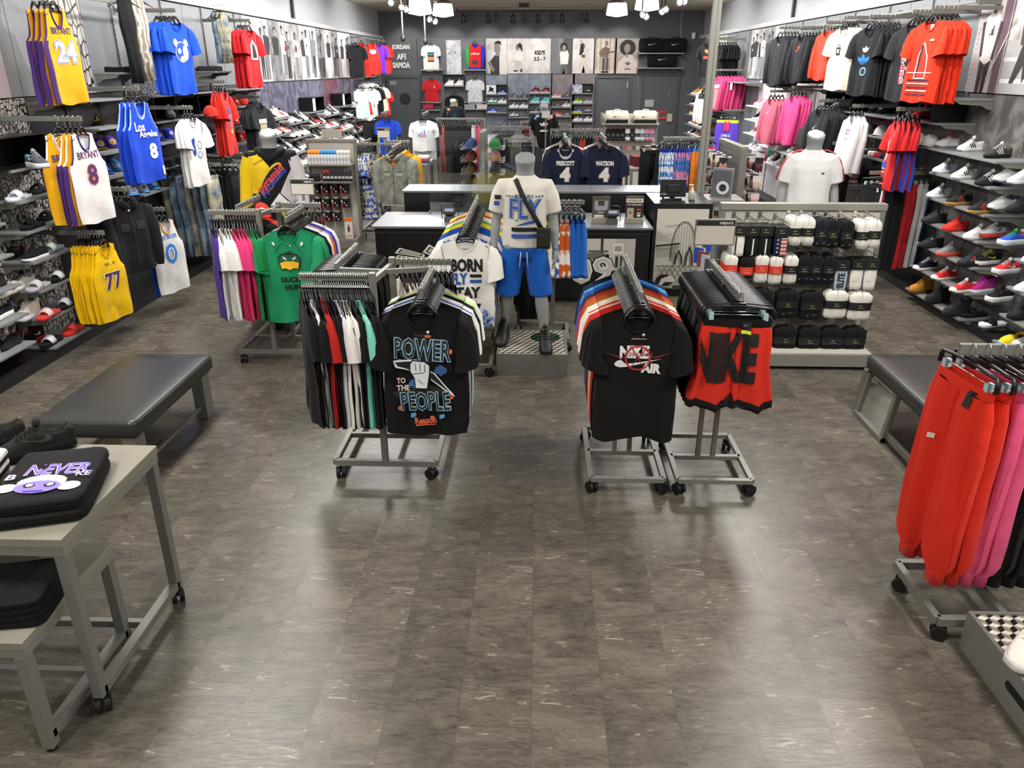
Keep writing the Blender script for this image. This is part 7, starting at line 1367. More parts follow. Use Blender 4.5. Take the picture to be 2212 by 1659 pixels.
mtee(t,'#17181b',hem=.90,long=True,dec=[('ring',.0,1.25,.09,.09,'#2f7f9a'),('ring',.05,1.27,.07,.07,'#2f6fa0'),('circ',-.12,1.40,.08,.05,'#c0705a'),('circ',-.15,1.30,.04,.1,'#2f4a78')],name='hoodie'); mshorts(t,'#16171a',hem=.2,top=.92,name='trousers')
b=MB(); b.ell((.30,-.06,.55),(.07,.05,.14),0,14,8); b.tube([(.28,-.06,.80),(.27,-.06,.68)],.008,6); b.build('held_bag',cl('#8e9094'),t)
b=MB(); b.ell((.10,-.10,.04),(.05,.14,.05),0,14,8,-.6); b.build('pink_shoe',cl('#e08a9a'),t)
# --- cap gondola ---
t=thing('gondola_stand','grey stand of wire shelves full of caps beyond the back counter','display stand',(-.93,13.2,0))
b=MB(); b.box(-.045,.045,-.30,.55,.05,1.52); b.build('spine_panel',GREYM,t,bev=.004)
for s in (-1,1):
    for i in range(6):
        z=1.28-.20*i; b=MB(); 
        for k in range(6): b.tube([(s*.05,-.28+.15*k,z),(s*.36,-.28+.15*k,z-.03)],.004,5)
        b.tube([(s*.36,-.28,z-.03),(s*.36,.5,z-.03)],.005,5); b.tube([(s*.36,-.28,z+.02),(s*.36,.5,z+.02)],.005,5); b.tube([(s*.05,-.29,z),(s*.36,-.29,z-.03)],.005,5); b.build('wire_shelf',CHR,t)
CC=[('#3a4a8a','blue'),('#6d2f2a','maroon patterned'),('#5a4a28','gold and brown'),('#4a3e34','brown'),('#2a2a2c','black'),('#3a4a5a','slate')]
CD=[('#1f7a3c','green'),('#8a5a3a','rust'),('#26282a','black'),('#1c1c1e','plain black'),('#3f4a3a','olive'),('#222428','dark')]
for s,L_ in ((-1,CC),(1,CD)):
    for i in range(6):
        for k in range(3):
            c,nm=L_[i]; cap((-.93+s*(.20),12.98+.22*k,1.285-.20*i),s*.3,(c,c),'%s cap, %s on the %s wire shelf, %s side of the stand'%(nm,ORD[k],ORD[i],'near-wall' if s<0 else 'counter'),None,group='caps on the wire stand')
# --- football jersey racks ---
for x,nm,c2,ln in ((.37,'PRESCOTT','#c9ccd2','silver'),(.91,'WATSON','#b0383a','red')):
    tstand('straight_arm_rack','grey rack carrying the navy %s jerseys behind the counter'%nm,x,11.35,.46,.7,1.60,-.5,.45)
    hang('tee',(x,10.88,1.60),.0,('#1b2238','#c9ccd0' if x<.5 else '#1b2238','#1b2238'),'navy football jersey reading %s with large %s-edged 4'%(nm,ln),'football jersey',dec=[('t:'+nm,0,-.325,.25,.065,'#e2ddd0',0,.05),('t:4',0,-.475,.15,.20,'#e2ddd0' if x>.5 else '#d8d3c6',0,.09),('t:4',0,-.475,.14,.19,c2,0,.07),('t:4',0,-.475,.13,.18,'#e6e1d4',0,.06)]+([('circ',0,-.245,.03,.03,'#cfd0cc')] if x<.5 else []),sc=1.08)
    row('tee',(x,10.93,1.60),(x,11.7,1.60),0,[('navy','#1b2238',4),('dark red','#5a2430',2),('white','#dcd8d0',3)],'football jersey',.04,0,'{c} jersey behind the %s jersey'%nm,'behind the %s jersey'%nm)
# --- far mannequin in black dress ---
plinth(.10,15.5,.62,.68,'grey plinth under the black t-shirt dress mannequin',h=.2)
t=thing('mannequin','headless mannequin in long black t-shirt with white adidas leaf logo','mannequin',(.09,15.4,.22),0); mannequin_body(t,True,.12,0,vox=.018)
mtee(t,'#141517',hem=.62,dec=[('trefoil',0,1.26,.15,.12,'#e6e6e6',0,.02,'#141517'),('t:adidas',0,1.16,.15,.045,'#e6e6e6',0,.05),('flag',.12,1.40,.10,.09,'#d89a9a'),('circ',.08,1.40,.05,.04,'#d8c83a'),('circ',-.12,1.42,.08,.04,'#7aa8d0'),('flag',-.16,1.38,.05,.06,'#7aa8d0')])
b=MB(); b.tube([(.20,.05,1.30),(.22,-.02,1.05)],.01,6); b.ell((.22,-.04,.98),(.06,.04,.08),0,12,8); b.build('shoulder_bag',cl('#222426'),t)
# racks around it
def minirack(x,y,z,kind,spec,n,yaw,label,cat,lab,L_=.9):
    t=thing('clothes_rail',label,'clothes rack',(x,y,0)); arm(t,(-L_/2,0,z),(L_/2,0,z))
    for e in (-L_/2+.02,L_/2-.02): mbar(t,(e,0,0),(e,0,z-.02),.035,.035,'upright')
    mbar(t,(-L_/2,-.25,.05),(-L_/2,.25,.05),.03,.03,'foot_rail'); mbar(t,(L_/2,-.25,.05),(L_/2,.25,.05),.03,.03,'foot_rail')
    row(kind,(x-L_/2+.05,y,z),(x+L_/2-.05,y,z),yaw,spec,cat,.07,0,lab,lab.replace('{c} ',''))
minirack(-.55,15.2,1.45,'tee',[('white','#dedede',3),('black','#18181b',5),('grey striped','#8d8f94',3)],0,PI/2-.9,'grey rail with black and white shirts beside the black dress mannequin','t-shirt','{c} shirt on the rail left of the black dress mannequin',.8)
minirack(-.35,13.9,1.35,'long',[('black','#151618',5),('dark grey','#33363a',2)],0,PI/2-1.1,'grey rail with black sweatshirts before the black dress mannequin','hoodie','{c} sweatshirt on the rail before the dress mannequin',.55)
minirack(-.05,16.8,1.45,'shorts',[('red','#c03a30',5),('tan striped','#b59a7c',5)],0,PI/2-.3,'grey rail with red and tan shorts behind the black dress mannequin','shorts','{c} shorts on the rail behind the dress mannequin',.7)
minirack(.68,14.6,1.45,'shorts',[('black','#1a1b1d',4),('white','#e2e0dc',3),('black and white','#3a3b3e',3),('red','#b04a38',2),('black again','#1a1b1d',4)],0,PI/2-.3,'grey rail with black and white shorts beyond the navy jerseys','shorts','{c} shorts on the rail beyond the navy jerseys',.95)
minirack(.35,15.9,1.45,'tee',[('rust','#a0482e',4),('black','#1b1b1e',5)],0,PI/2-.5,'grey rail with rust and black shirts left of the duffel bags','t-shirt','{c} shirt on the rail left of the duffel bags',.6)
t=sign((1.05,14.0,1.16),w_=.18,h=.16,post=.05,down=1.16,label='small dark sign with red panel standing beyond the WATSON jersey',body=[('rect',0,.13,.17,.15,'#2c2726'),('rect',0,.17,.12,.04,'#b84a36'),('rect',-.035,.115,.04,.03,'#d9d4cc'),('rect',.04,.115,.04,.03,'#d9d4cc')])
sign((.12,14.3,1.50),w_=.16,h=.13,post=.16,down=1.5,label='small white sign holder beside the black dress mannequin',body=[('rect',0,.225,.13,.10,'#cfd0cf')])
# --- maroon clothing tables ---
WT=mat('#b9b4a6',.4)
table('display_table','pale display table with maroon folded clothes and white shoes',1.62,2.42,13.9,14.7,.87,WT); table('nesting_table','low pale nesting table with dark red folded clothes',1.80,2.45,13.1,13.85,.52,WT)
for i in range(5): folded((1.83,14.15,.871+.035*i),.2,'#6a2230','maroon folded trousers on the pale display table, %s from the bottom'%ORD[i],'folded trousers',size=(.34,.42,.034),var=i%3,name='folded_trousers')
for i in range(3): shoe('low',(2.12+.11*i,14.1,.871),.4,('#e6e6e6','#e9e9e9'),'white sneaker on the pale display table, %s from the maroon clothes'%ORD[i])
for i in range(3):
    for k in range(2): folded((1.97+.32*k,13.4,.521+.045*i),.05,('#4a2228','#5a1f2a')[k],'%s folded sweatshirt on the low pale table, %s from the bottom'%(('dark','wine red')[k],ORD[i]),'folded shirt',size=(.30,.4,.044),var=i%3)
# --- duffel bag gondola ---
t=thing('gondola_stand','grey stand with two cream duffel bags on top and socks on hooks below','display stand',(1.86,16.6,0))
b=MB(); b.box(-.56,.56,-.02,.02,.1,1.62); b.build('back_panel',SL,t); b=MB(); b.box(-.58,.58,-.32,.0,1.42,1.45); b.build('shelf_board',GF,t); b=MB(); b.box(-.58,.58,-.35,.3,0,.14); b.build('base',GF,t)
for x in (-.57,.57): mbar(t,(x,0,0),(x,0,1.64),.04,.05,'end_post')
def duffel(x,y,z,w_,h_,d_,c,mk,label,c2=None):
    t=thing('duffel_bag',label,'bag',(x,y,z)); b=MB(); n=20
    b.loft([[(xx,d_/2*q*math.cos(2*PI*k/n)*(1),h_/2+h_/2*q*math.copysign(abs(math.sin(2*PI*k/n))**.75,math.sin(2*PI*k/n))+.006*math.sin(k*3+xx*30)) for k in range(n)] for xx,q in ((-w_/2,.75),(-w_/2+.02,.93),(-w_/4,1.),(0,.97),(w_/4,1.),(w_/2-.02,.93),(w_/2,.75))],0)
    b.build('bag_body',cl(c),t)
    if c2: b=MB(); b.box(-w_/2+.01,w_/2-.01,-d_/2-.004,d_/2,0,h_*.28); b.build('bag_bottom',cl(c2),t)
    b=MB(); b.tube([(-w_*.25,-d_*.4,h_*.8),(-w_*.1,-d_*.3,h_*1.08),(w_*.1,-d_*.3,h_*1.08),(w_*.25,-d_*.4,h_*.8)],.010,6); b.build('bag_handle',cl(c if c2 else '#101012'),t)
    decal(t,[('swoosh',0,h_*.55,w_*.34,h_*.24,mk,.08)],None,y0=-d_/2-.004)
duffel(1.58,16.42,1.451,.46,.24,.25,'#cfc8b4','#1b1b1c','cream duffel bag with black tick, first on the sock stand at the back','#17171a'); duffel(2.15,16.42,1.451,.46,.24,.25,'#cfc8b4','#1b1b1c','cream duffel bag with black tick, second on the sock stand at the back','#17171a')
for i in range(10):
    c=('#1b1b1d',)*4+('#d9d9d6','#2a2a2c','#c9ccd8','#c3c8d6','#c98a98','#c98aa0')
    sock(1.42+.098*i,16.38,1.34,'low',c[i],None,'small sock pack, %s along the hook row under the cream duffel bags'%nth(i+1),logo=True,group='sock packs under the duffel bags',cardcol='#17181a' if i<7 else '#5a5f6a')
for i in range(11):
    t=thing('headband',('pink','black','white','navy','red')[i%5]+' wristband pack, %s along the lower hook row'%nth(i+1),'wristband',(1.45+.085*i,16.42,.96),0,'wristbands'); b=MB(); b.tube([(.026*math.cos(a*PI/5),0,.03*math.sin(a*PI/5)) for a in range(11)],.010,6,0,False); b.build('band',cl(('#b88a8c','#26262a','#c9c9c9','#2a3058','#a8383a')[i%5]),t)
# --- tropical joggers rack ---
t=thing('clothes_rail','grey rack with tropical print and colour-block trousers near the pole','clothes rack',(2.28,12.3,0)); arm(t,(-.36,0,1.50),(.42,0,1.50)); arm(t,(-.30,.3,1.42),(-.30,-.2,1.42)); mbar(t,(.30,0,0),(.30,0,1.5),.04,.04,'upright'); mbar(t,(-.1,0,0),(-.1,0,1.48),.04,.04,'upright'); mbar(t,(-.36,0,.05),(.42,0,.05),.03,.03,'foot_rail')
HW=mat('#3a7fc0',.8,0,'blotch','#e3e0e0',1.2); HW2=mat('#2f6ab0',.8,0,'camo','#c97a9a',1.6)
row('shorts',(1.90,12.3,1.50),(2.38,12.3,1.50),PI/2-.55,[('black',"#1b1c1e",1),('blue tropical',(HW,'#2438a8','#2438a8'),6),('blue and pink tropical',(HW2,'#2438a8','#2438a8'),5)],'shorts',.05,0,'{c} shorts on the rack near the pole','tropical shorts',sc=1.12)
row('jog',(2.42,12.25,1.50),(2.66,12.25,1.50),PI/2-.5,[('orange and white',('#e0822c','#3a8ad0','#e2e0dc'),2),('blue and black',('#2a35c8','#e03a5a','#22242c'),3)],'joggers',.05,0,'{c} joggers at the end of the rack near the pole','joggers near the pole')
row('pants',(1.80,12.45,1.42),(1.80,12.6,1.42),.1,[('black','#17181a',3)],'trousers',.04,0,'{c} trousers at the start of the rack near the pole','black trousers near the pole')
# --- accessory stand ---
t=thing('gondola_stand','tall grey stand crowded with small hair accessory packs beyond the sock stand','display stand',(2.72,11.2,0))
b=MB(); b.box(-.03,.03,-.60,.65,.1,1.46); b.build('back_panel',GREYM,t); b=MB(); b.box(-.05,.05,-.66,.70,1.46,1.53); b.build('top_rail',GF,t,bev=.004); mbar(t,(0,-.64,0),(0,-.64,1.5),.09,.05,'end_post'); mbar(t,(0,.68,0),(0,.68,1.5),.09,.05,'end_post'); b=MB(); b.box(-.40,.35,-.62,.66,0,.14); b.build('base',mat('#b9b5aa',.45),t)
AC=['#b07a6a','#3a3230','#c9b8a8','#8a6a4a','#d9d4cc','#5a2f30','#2a2a2c','#c98a8a']
ai=0
for s,nc,nr in ((-1,9,5),(1,5,5)):
    for r_ in range(nr):
        for c_ in range(nc):
            z=1.38-.235*r_; y=10.66+.135*c_
            nm=('tan','dark','cream','brown','white','wine','black','rose')[ai%8]; t=thing('accessory_pack','%s hair accessory pack, %s in the %s row, %s face of its stand'%(nm,ORD[c_],ORD[r_],'counter' if s<0 else 'wall'),'accessory pack',(2.72+s*.24,y,z),R.uniform(-.3,.3),'hair accessory packs'); t.scale=(1.5,1.5,1.4)
            b=MB(); b.cbox((0,0,-.03),(.075,.004,.06)); b.build('pack_card',mat('#d9d3cc' if ai%3 else '#1f1f22',.5),t); b=MB()
            for k in range(3): b.ell((-.022+.022*k,-.008,-.09-.012*(k%2)),(.014,.014,.045),0,8,6)
            b.build('accessory',mat(AC[ai%8],.4),t); b=MB(); b.tube([(0,0,0),(-s*.14,0,0)],.002,5); b.build('hook_wire',CHR,t); ai+=1
for r_ in range(4):
    for c_ in range(4):
        z=1.16-.22*r_; y=6.75+.16*c_-.1
        t=thing('accessory_pack','%s flat pack, %s in the %s row beside the sock stand'%(('blue','grey','white','red')[(r_+c_)%4],ORD[c_],ORD[r_]),'accessory pack',(1.52,y,z),-.9,'flat packs at the sock stand end'); b=MB(); b.cbox((0,0,-.08),(.10,.012,.15)); b.build('pack_card',mat(('#2f4fb8','#4a4d52','#b9bcc0','#8a4a44')[(r_+c_)%4],.3),t); b=MB(); b.tube([(0,0,0),(.08,.06,0)],.003,5); b.build('hook_wire',CHR,t)
t=thing('framed_picture','small tilted black and white framed picture behind the sock stand','picture',(2.25,9.6,1.02),-.5); b=MB(); b.cbox((0,0,.17),(.26,.03,.36),0,0,0,-.1); b.build('picture_frame',mat('#77777a',.4),t,bev=.004); decal(t,[('rect',0,.17,.22,.31,'#55565a'),('circ',.02,.12,.16,.16,'#c9c9cb'),('circ',.02,.12,.09,.09,'#222225')],None,y0=-.034)
t=table('display_table','small grey table behind the sock stand carrying the tilted picture',2.0,2.5,9.4,9.9,1.015,GREYM)
# ================= BACK WALL =================
YW=24.99
def bw(px,py,y=24.9): p=at(px,py,Y=y); return p.x,p.z
def bbox_(name,m,x0,y0,x1,y1,ya,yb,bev=0,**k):
    (a,c)=bw(x0,y0,ya); (e,f)=bw(x1,y1,ya); b=MB(); b.box(a,e,ya,yb,f,c); return b.build(name,m,None,bev=bev,**k)
BG=mat('#63666b',.55); BG2=mat('#55585d',.55); FR=mat('#46494e',.5); DR=mat('#4f5257',.55)
# panelled band of the back wall
st(bbox_('wall_back_panel_1',BG2,822,83,910,335,24.95,24.99)); st(bbox_('wall_back_panel_2',BG,910,83,1049,335,24.93,24.99)); st(bbox_('wall_back_panel_3',BG2,1379,83,1495,335,24.94,24.99))
for i in range(7):
    x=1049+47.1*i
    if i<5: st(bbox_('wall_back_panel_%d'%(4+i),mat('#66707c',.4,0,'marble','#7d8792') if i<3 else mat('#6d6668',.4,0,'marble','#7c7678'),x+.5,160,x+46.6,335,24.93,24.99))
# doors
def door(n,x0,y0,x1,window=None,hinge=None,handle=None,plaque=None):
    (a,c)=bw(x0,y0,24.92); (e,_)=bw(x1,y0,24.92)
    t=bpy.data.objects.new('door_%d'%n,None); COL.objects.link(t); t.location=((a+e)/2,24.9,0); st(t); w_=(e-a)/2
    b=MB(); b.box(-w_+.07,w_-.07,.0,.04,.01,c-.09); b.build('door_leaf',DR,t,bev=.003)
    b=MB(); b.box(-w_,-w_+.07,-.03,.08,0,c); b.box(w_-.07,w_,-.03,.08,0,c); b.box(-w_+.07,w_-.07,-.03,.08,c-.08,c); b.build('door_frame',FR,t,bev=.004)
    if window:
        b=MB(); b.cyl((window[0],-.008,window[1]),.17,.03,0,32,'y'); b.cyl((window[0],-.02,window[1]),.14,.02,1,32,'y'); b.build('round_window',[mat('#2a2b2d',.4),mat('#3a3632',.1)],t)
    if plaque: b=MB(); b.box(plaque[0]-.1,plaque[0]+.1,-.012,0,plaque[1]-.06,plaque[1]+.06); b.build('plaque',mat('#8b8e92',.4),t)
    if handle:
        b=MB(); b.box(handle[0]-.02,handle[0]+.02,-.05,0,handle[1],handle[1]+.18); b.build('door_handle',CHR,t)
    return t
d1=door(1,834,163,908,(.03,1.60),None,None,(-.32,2.05)); d2=door(2,1286,163,1366,handle=(.42,1.9)); d3=door(3,1388,158,1470,handle=(.28,1.62))
b=MB(); b.box(-.40,.46,-.05,-.01,1.02,1.08); b.build('push_bar',mat('#d8402c',.4),d3); b=MB(); b.box(.25,.40,-.08,-.01,.95,1.18); b.build('lock_box',mat('#b9b6ac',.4),d3); b=MB(); b.box(-.45,-.18,-.015,0,1.38,1.58); b.build('door_notice',mat('#a9acae',.5),d3)
b=MB(); b.box(-.5,.25,-.012,0,1.20,1.27); b.build('red_notice',mat('#b8352c',.5),d3)
# lettering
for txt,px,py,w_ in (('JORDAN',865.5,103,39),('AF1',866.5,122.5,20),('SAMOA',867,141,38)):
    x,z=bw(px,py); k=25./1777; t=thing('wall_lettering','white raised letters reading %s on the dark back wall'%txt,'lettering',(x,24.93,z))
    o=decal(t,[('t:'+txt,0,0,w_*k,.175,'#d9d9d6',0,.06)],None,y0=-.03,name='letters'); m_=o.modifiers.new('s','SOLIDIFY'); m_.thickness=.03; m_.offset=-1
# posters
def bposter(x0,x1,label,items,bg,y0=83,y1=159,txt=None):
    (a,c)=bw(x0,y0); (e,f)=bw(x1,y1); t=thing('wall_poster',label,'poster',((a+e)/2,24.92,f)); w_=e-a; h=c-f
    b=MB(); b.box(-w_/2+.003,w_/2-.003,-.012,.008,0,h); b.build('print_board',bg,t)
    decal(t,[(i[0],i[1]*w_,i[2]*h,i[3]*w_,i[4]*h)+tuple(i[5:]) for i in items],None,y0=-.012,name='picture',off=.001); return t
GPAL=mat('#c3bfc0',.5,0,'marble','#a5a0a1',.7); WPAL=mat('#cfcacb',.5,0,'marble','#b9b3b4',.7)
SKN='#7d746e'
bposter(1049,1096,'poster of a person in a half dark, half white t-shirt looking aside, back wall',[([(-.5,-.5),(-.45,.2),(-.1,.5),(.2,.5),(.5,.2),(.5,-.5)],.1,.25,.8,.55,'#c9c2bd'),([(-.5,-.5),(-.5,.2),(0,.5),(.5,.5),(.5,-.5)],-.08,.25,.42,.56,'#2f2f31'),('rect',.06,.57,.17,.14,SKN),('circ',.03,.72,.30,.30,SKN),([(-.5,-.2),(-.4,.3),(0,.5),(.4,.35),(.5,-.3),(.3,0),(-.3,.1)],.06,.84,.34,.2,'#1c1b1c'),('rect',-.25,.2,.14,.3,SKN,.5)],GPAL)
bposter(1096,1142,'poster of a crouching girl with a ponytail in pale clothes, back wall',[([(-.5,.1),(-.2,.5),(.3,.5),(.5,.0),(.3,-.5),(-.3,-.4)],.05,.45,.42,.34,'#e6e0dc'),('circ',-.03,.75,.16,.17,SKN),([(-.5,.2),(0,.5),(.4,.2),(.5,-.5),(.2,-.3)],.08,.76,.26,.26,'#2b2a2b'),([(-.5,.5),(.5,.3),(.3,-.1),(-.3,-.5),(-.2,.1)],-.05,.27,.5,.26,'#bdb6b2'),('rect',-.12,.08,.2,.05,'#5a4a4a'),('rect',.15,.09,.1,.09,'#4a3a3a')],WPAL)
bposter(1142,1190,'pale marbled poster reading KID\'S 3.5-7, back wall',[("t:KID'S",.0,.60,.46,.13,'#2a2a2b',0,.06),('t:3.5 - 7',.0,.42,.52,.12,'#2a2a2b',0,.05)],WPAL)
bposter(1190,1236,'grey poster of a curly-haired child in a white t-shirt, back wall',[('rect',-.3,.5,.3,1.,'#77787d'),('rect',.28,.5,.4,1.,'#4c4b4d'),([(-.5,.3),(-.2,.5),(.3,.5),(.5,.2),(.4,-.5),(-.4,-.5)],.12,.47,.42,.40,'#dcd6d3'),('rect',-.22,.60,.28,.07,SKN,-.3),('circ',.10,.76,.34,.26,'#1f1e1f'),('circ',.10,.73,.18,.17,'#8d8078'),([(-.4,.5),(.4,.5),(.5,-.5),(.1,-.5),(0,.1),(-.2,-.5),(-.5,-.5)],.12,.12,.36,.26,'#5a5b60')],mat('#6b6c70',.5,0,'marble','#8a8a8c'))
bposter(1236,1284,'pale poster of a long-haired girl in a jacket seen from behind, back wall',[('rect',-.1,.5,.12,.95,'#bdb2a6'),([(-.5,.3),(-.2,.5),(.2,.5),(.5,.3),(.4,-.5),(-.4,-.5)],.0,.50,.36,.36,'#cfc6bc'),('rect',0,.5,.14,.08,'#4a4542'),('circ',.0,.78,.13,.16,SKN),([(-.5,-.5),(-.3,.4),(.2,.5),(.3,-.2),(-.1,-.5)],-.06,.70,.24,.34,'#2b2523'),([(-.3,.5),(.3,.5),(.5,-.5),(.2,-.5),(0,.2),(-.2,-.5),(-.5,-.5)],.02,.18,.36,.32,'#c9c2ba')],WPAL)
bposter(1284,1330,'beige poster of a person with guitar against striped panels, back wall',[('rect',-.4+.2*i,.55,.05,.9,'#8d8379') for i in range(5)]+[([(-.5,.2),(0,.5),(.5,.3),(.3,-.5),(-.4,-.4)],-.0,.62,.40,.32,'#5a524c'),('circ',-.12,.58,.3,.22,'#6b5a4c'),('rect',.15,.60,.6,.04,'#5a4a40',.15),('circ',.05,.86,.14,.15,'#6b6058'),('rect',-.06,.28,.12,.36,'#4a4542'),('rect',.10,.28,.12,.36,'#4a4542'),('rect',.02,.05,.32,.06,'#2c2a2a')],mat('#a99d92',.5,0,'marble','#bdb2a6'))
bposter(1330,1378,'grey poster of a curly-haired woman in a pale t-shirt reading adidas, back wall',[('circ',.02,.74,.66,.46,'#2f2c2b'),('circ',.0,.72,.26,.26,'#8d7f78'),([(-.5,-.5),(-.46,.1),(-.1,.5),(.2,.5),(.5,.1),(.5,-.5)],.03,.27,.82,.54,'#c9bbb2'),('rect',.0,.52,.12,.1,'#8d7f78'),('trefoil',.05,.28,.22,.16,'#6a6465'),('t:adidas',.06,.14,.26,.07,'#5a5556',0,.03)],mat('#8d8580',.5,0,'marble','#a39a94'))
bposter(963,997,'tall white marbled panel between the two hanging shirts, back wall',[('splash',-.1,.65,.5,.2,'#b9bac0')],mat('#d3d4d8',.4,0,'marble','#a9abb3',1.5),y0=87,y1=162)
# small shelves and frames on the back wall
def bshelf(x0,x1,py,label,d=.30):
    (a,z)=bw(x0,py,24.9-d); (e,_)=bw(x1,py,24.9-d); t=thing('display_shelf',label,'shelf',((a+e)/2,24.92,z)); b=MB(); b.box((a-e)/2,(e-a)/2,-d,0,-.03,0); b.build('board',mat('#8f9296',.5),t)
    for s_ in (-1,1): b=MB(); b.box(s_*((e-a)/2-.01)-.006,s_*((e-a)/2-.01)+.006,-d*.8,0,-.10,-.03); b.build('bracket',GREYM,t)
    return a,e,z
def bhang(px,py,kind,col,label,cat,dec=None,sc=1.):
    x,z=bw(px,py,24.70); k=hang(kind,(x,24.70,z+.14),0,col,label,cat,dec=dec,sc=sc); b=MB(); b.tube([(0,0,.0),(0,.22,.02)],.006,6); b.build('wall_hook',CHR,k); return k
bhang(930,98,'tee',"#dedede",'white t-shirt with striped colour block, upper left of the back wall','t-shirt',[('rect',0,-.36,.20,.07,'#2f6a68'),('rect',0,-.43,.20,.05,'#23262b'),('rect',0,-.50,.20,.07,'#d88a3a'),('rect',0,-.57,.20,.05,'#8a3030')],.95)
bhang(1026,97,'long',('#d0262c','#2a2fa8','#d0262c','#2a2fa8','#2a9a4a','#2a2fc0'),'red, blue and green sweatshirt lettered JORDAN on the back wall','sweatshirt',[('jump',0,-.29,.06,.08,'#e9e3e3'),('t:JORDAN',0,-.39,.24,.07,'#efe9e9',0,.02),('rect',0,-.80,.40,.09,'#2a2fa8'),('rect',0,-.62,.20,.11,'#3f3d40')],.9)
bhang(932,173,'tee','#c92a30','red speckled t-shirt with small white figure logo on the back wall','t-shirt',[('jump',.08,-.33,.05,.07,'#efe3e3')],.92)
bhang(1026,173,'tee',mat('#dcdcdf',.8,0,'blotch','#c3c6d3',.9),'white t-shirt with faint pastel pattern on the back wall','t-shirt',None,.92)
bhang(981,207,'tee','#1d1f21','black t-shirt with yellow, red and green picture on the back wall','t-shirt',[('rect',0,-.42,.22,.34,'#c9a23a'),('rect',0,-.30,.22,.08,'#2f6a3a'),('circ',0,-.46,.14,.1,'#a8302a'),('rect',0,-.55,.2,.06,'#d9d6d0')],.95)
bshelf(908,956,150,'grey shelf under the white striped-block t-shirt'); bshelf(1001,1049,150,'grey shelf under the red, blue and green sweatshirt'); bshelf(910,952,220,'grey shelf under the red speckled t-shirt'); bshelf(1003,1050,220,'grey shelf under the faint pastel t-shirt')
a,e,z=bshelf(957,1002,185,'grey shelf holding two white sneakers on the back wall'); t=thing('display_box','black box frame behind two white sneakers on the back wall','display box',((a+e)/2,24.9,z)); b=MB(); b.box((a-e)/2+.01,(e-a)/2-.01,-.02,0,0,.30); b.box((a-e)/2,(a-e)/2+.01,-.28,0,0,.3); b.box((e-a)/2-.01,(e-a)/2,-.28,0,0,.3); b.box((a-e)/2,(e-a)/2,-.28,0,.3,.31); b.build('box_shell',mat('#0b0b0c',.3),t)
for i in range(2): shoe('high',(a+.17+.30*i,24.72,z+.001),-1.5,('#e6e6e8','#ededed'),'white basketball shoe, %s in the black box of the back wall'%ORD[i])
bshelf(910,950,237,'grey shelf with red shoe box on the back wall'); bshelf(1003,1050,235,'grey shelf with grey and red shoe boxes on the back wall')
for px,c,lb in ((925,'#a8283a','dark red shoe box on the lowest left back-wall shelf'),(1015,'#8f959c','grey shoe box on the back-wall shelf'),(1041,'#c9c4c4','white and red shoe box on the back-wall shelf')):
    x,z=bw(px,235,24.7); t=thing('shoe_box',lb,'shoe box',(x,24.75,z+.0)); b=MB(); b.box(-.16,.16,-.1,.1,0,.10); b.build('carton',mat(c,.5),t); b=MB(); b.box(-.165,.165,-.105,.105,.10,.13); b.build('carton_lid',mat(c,.45),t)
BS=[(1050,1095,[(203,[('card',0),('low','#2a3a9a','#dfe0ea','blue')]),(223,[('low','#e6e6e6','#3f9a5a','white and green'),('low','#e6e2e2','#e9e9e9','white and red')]),(243,[('low','#2f45b0','#e6e6e6','royal blue')])]),
(1097,1141,[(213,[('run','#3f4246','#8a8c90','grey'),('run','#2f3235','#77797d','dark grey')]),(233,[('low','#e9e9ea','#ececec','white'),('low','#e9e9ea','#ececec','plain white')]),(253,[('low','#d9d9da','#3a3a3c','pale')])]),
(1142,1188,[(201,[('high','#6a1f26','#d9c9c9','dark red'),('high','#6a1f26','#d9c9c9','maroon')]),(222,[('high','#6ac0cc','#dfeaea','turquoise'),('high','#6ac0cc','#dfeaea','pale turquoise')]),(243,[('low','#2a2b2e','#c9c9c9','black')])]),
(1190,1234,[(211,[('run','#d99a94','#e6dcdc','coral'),('run','#4a4b50','#5f6066','charcoal')]),(231,[('run','#3a3b3e','#77797d','black'),('run','#d9d0d0','#e6dcdc','pale grey')]),(251,[('low','#c9484a','#e9e0e0','red'),('run','#55565a','#8a8c90','slate')])]),
(1235,1281,[(201,[('card',1),('run','#4a4b4e','#2a2a2c','dark mesh')]),(223,[('run','#8fd84a','#dfe6dc','lime green'),('run','#9a9ca0','#c9cacc','silver')]),(244,[('run','#3a4a8a','#c9dc3a','navy and yellow'),('run','#8d9094','#3a3b3e','grey and black')]),(262,[('low','#dcdcdf','#e6e6e8','white ticked'),('low','#dcdcdf','#e6e6e8','white')])])]
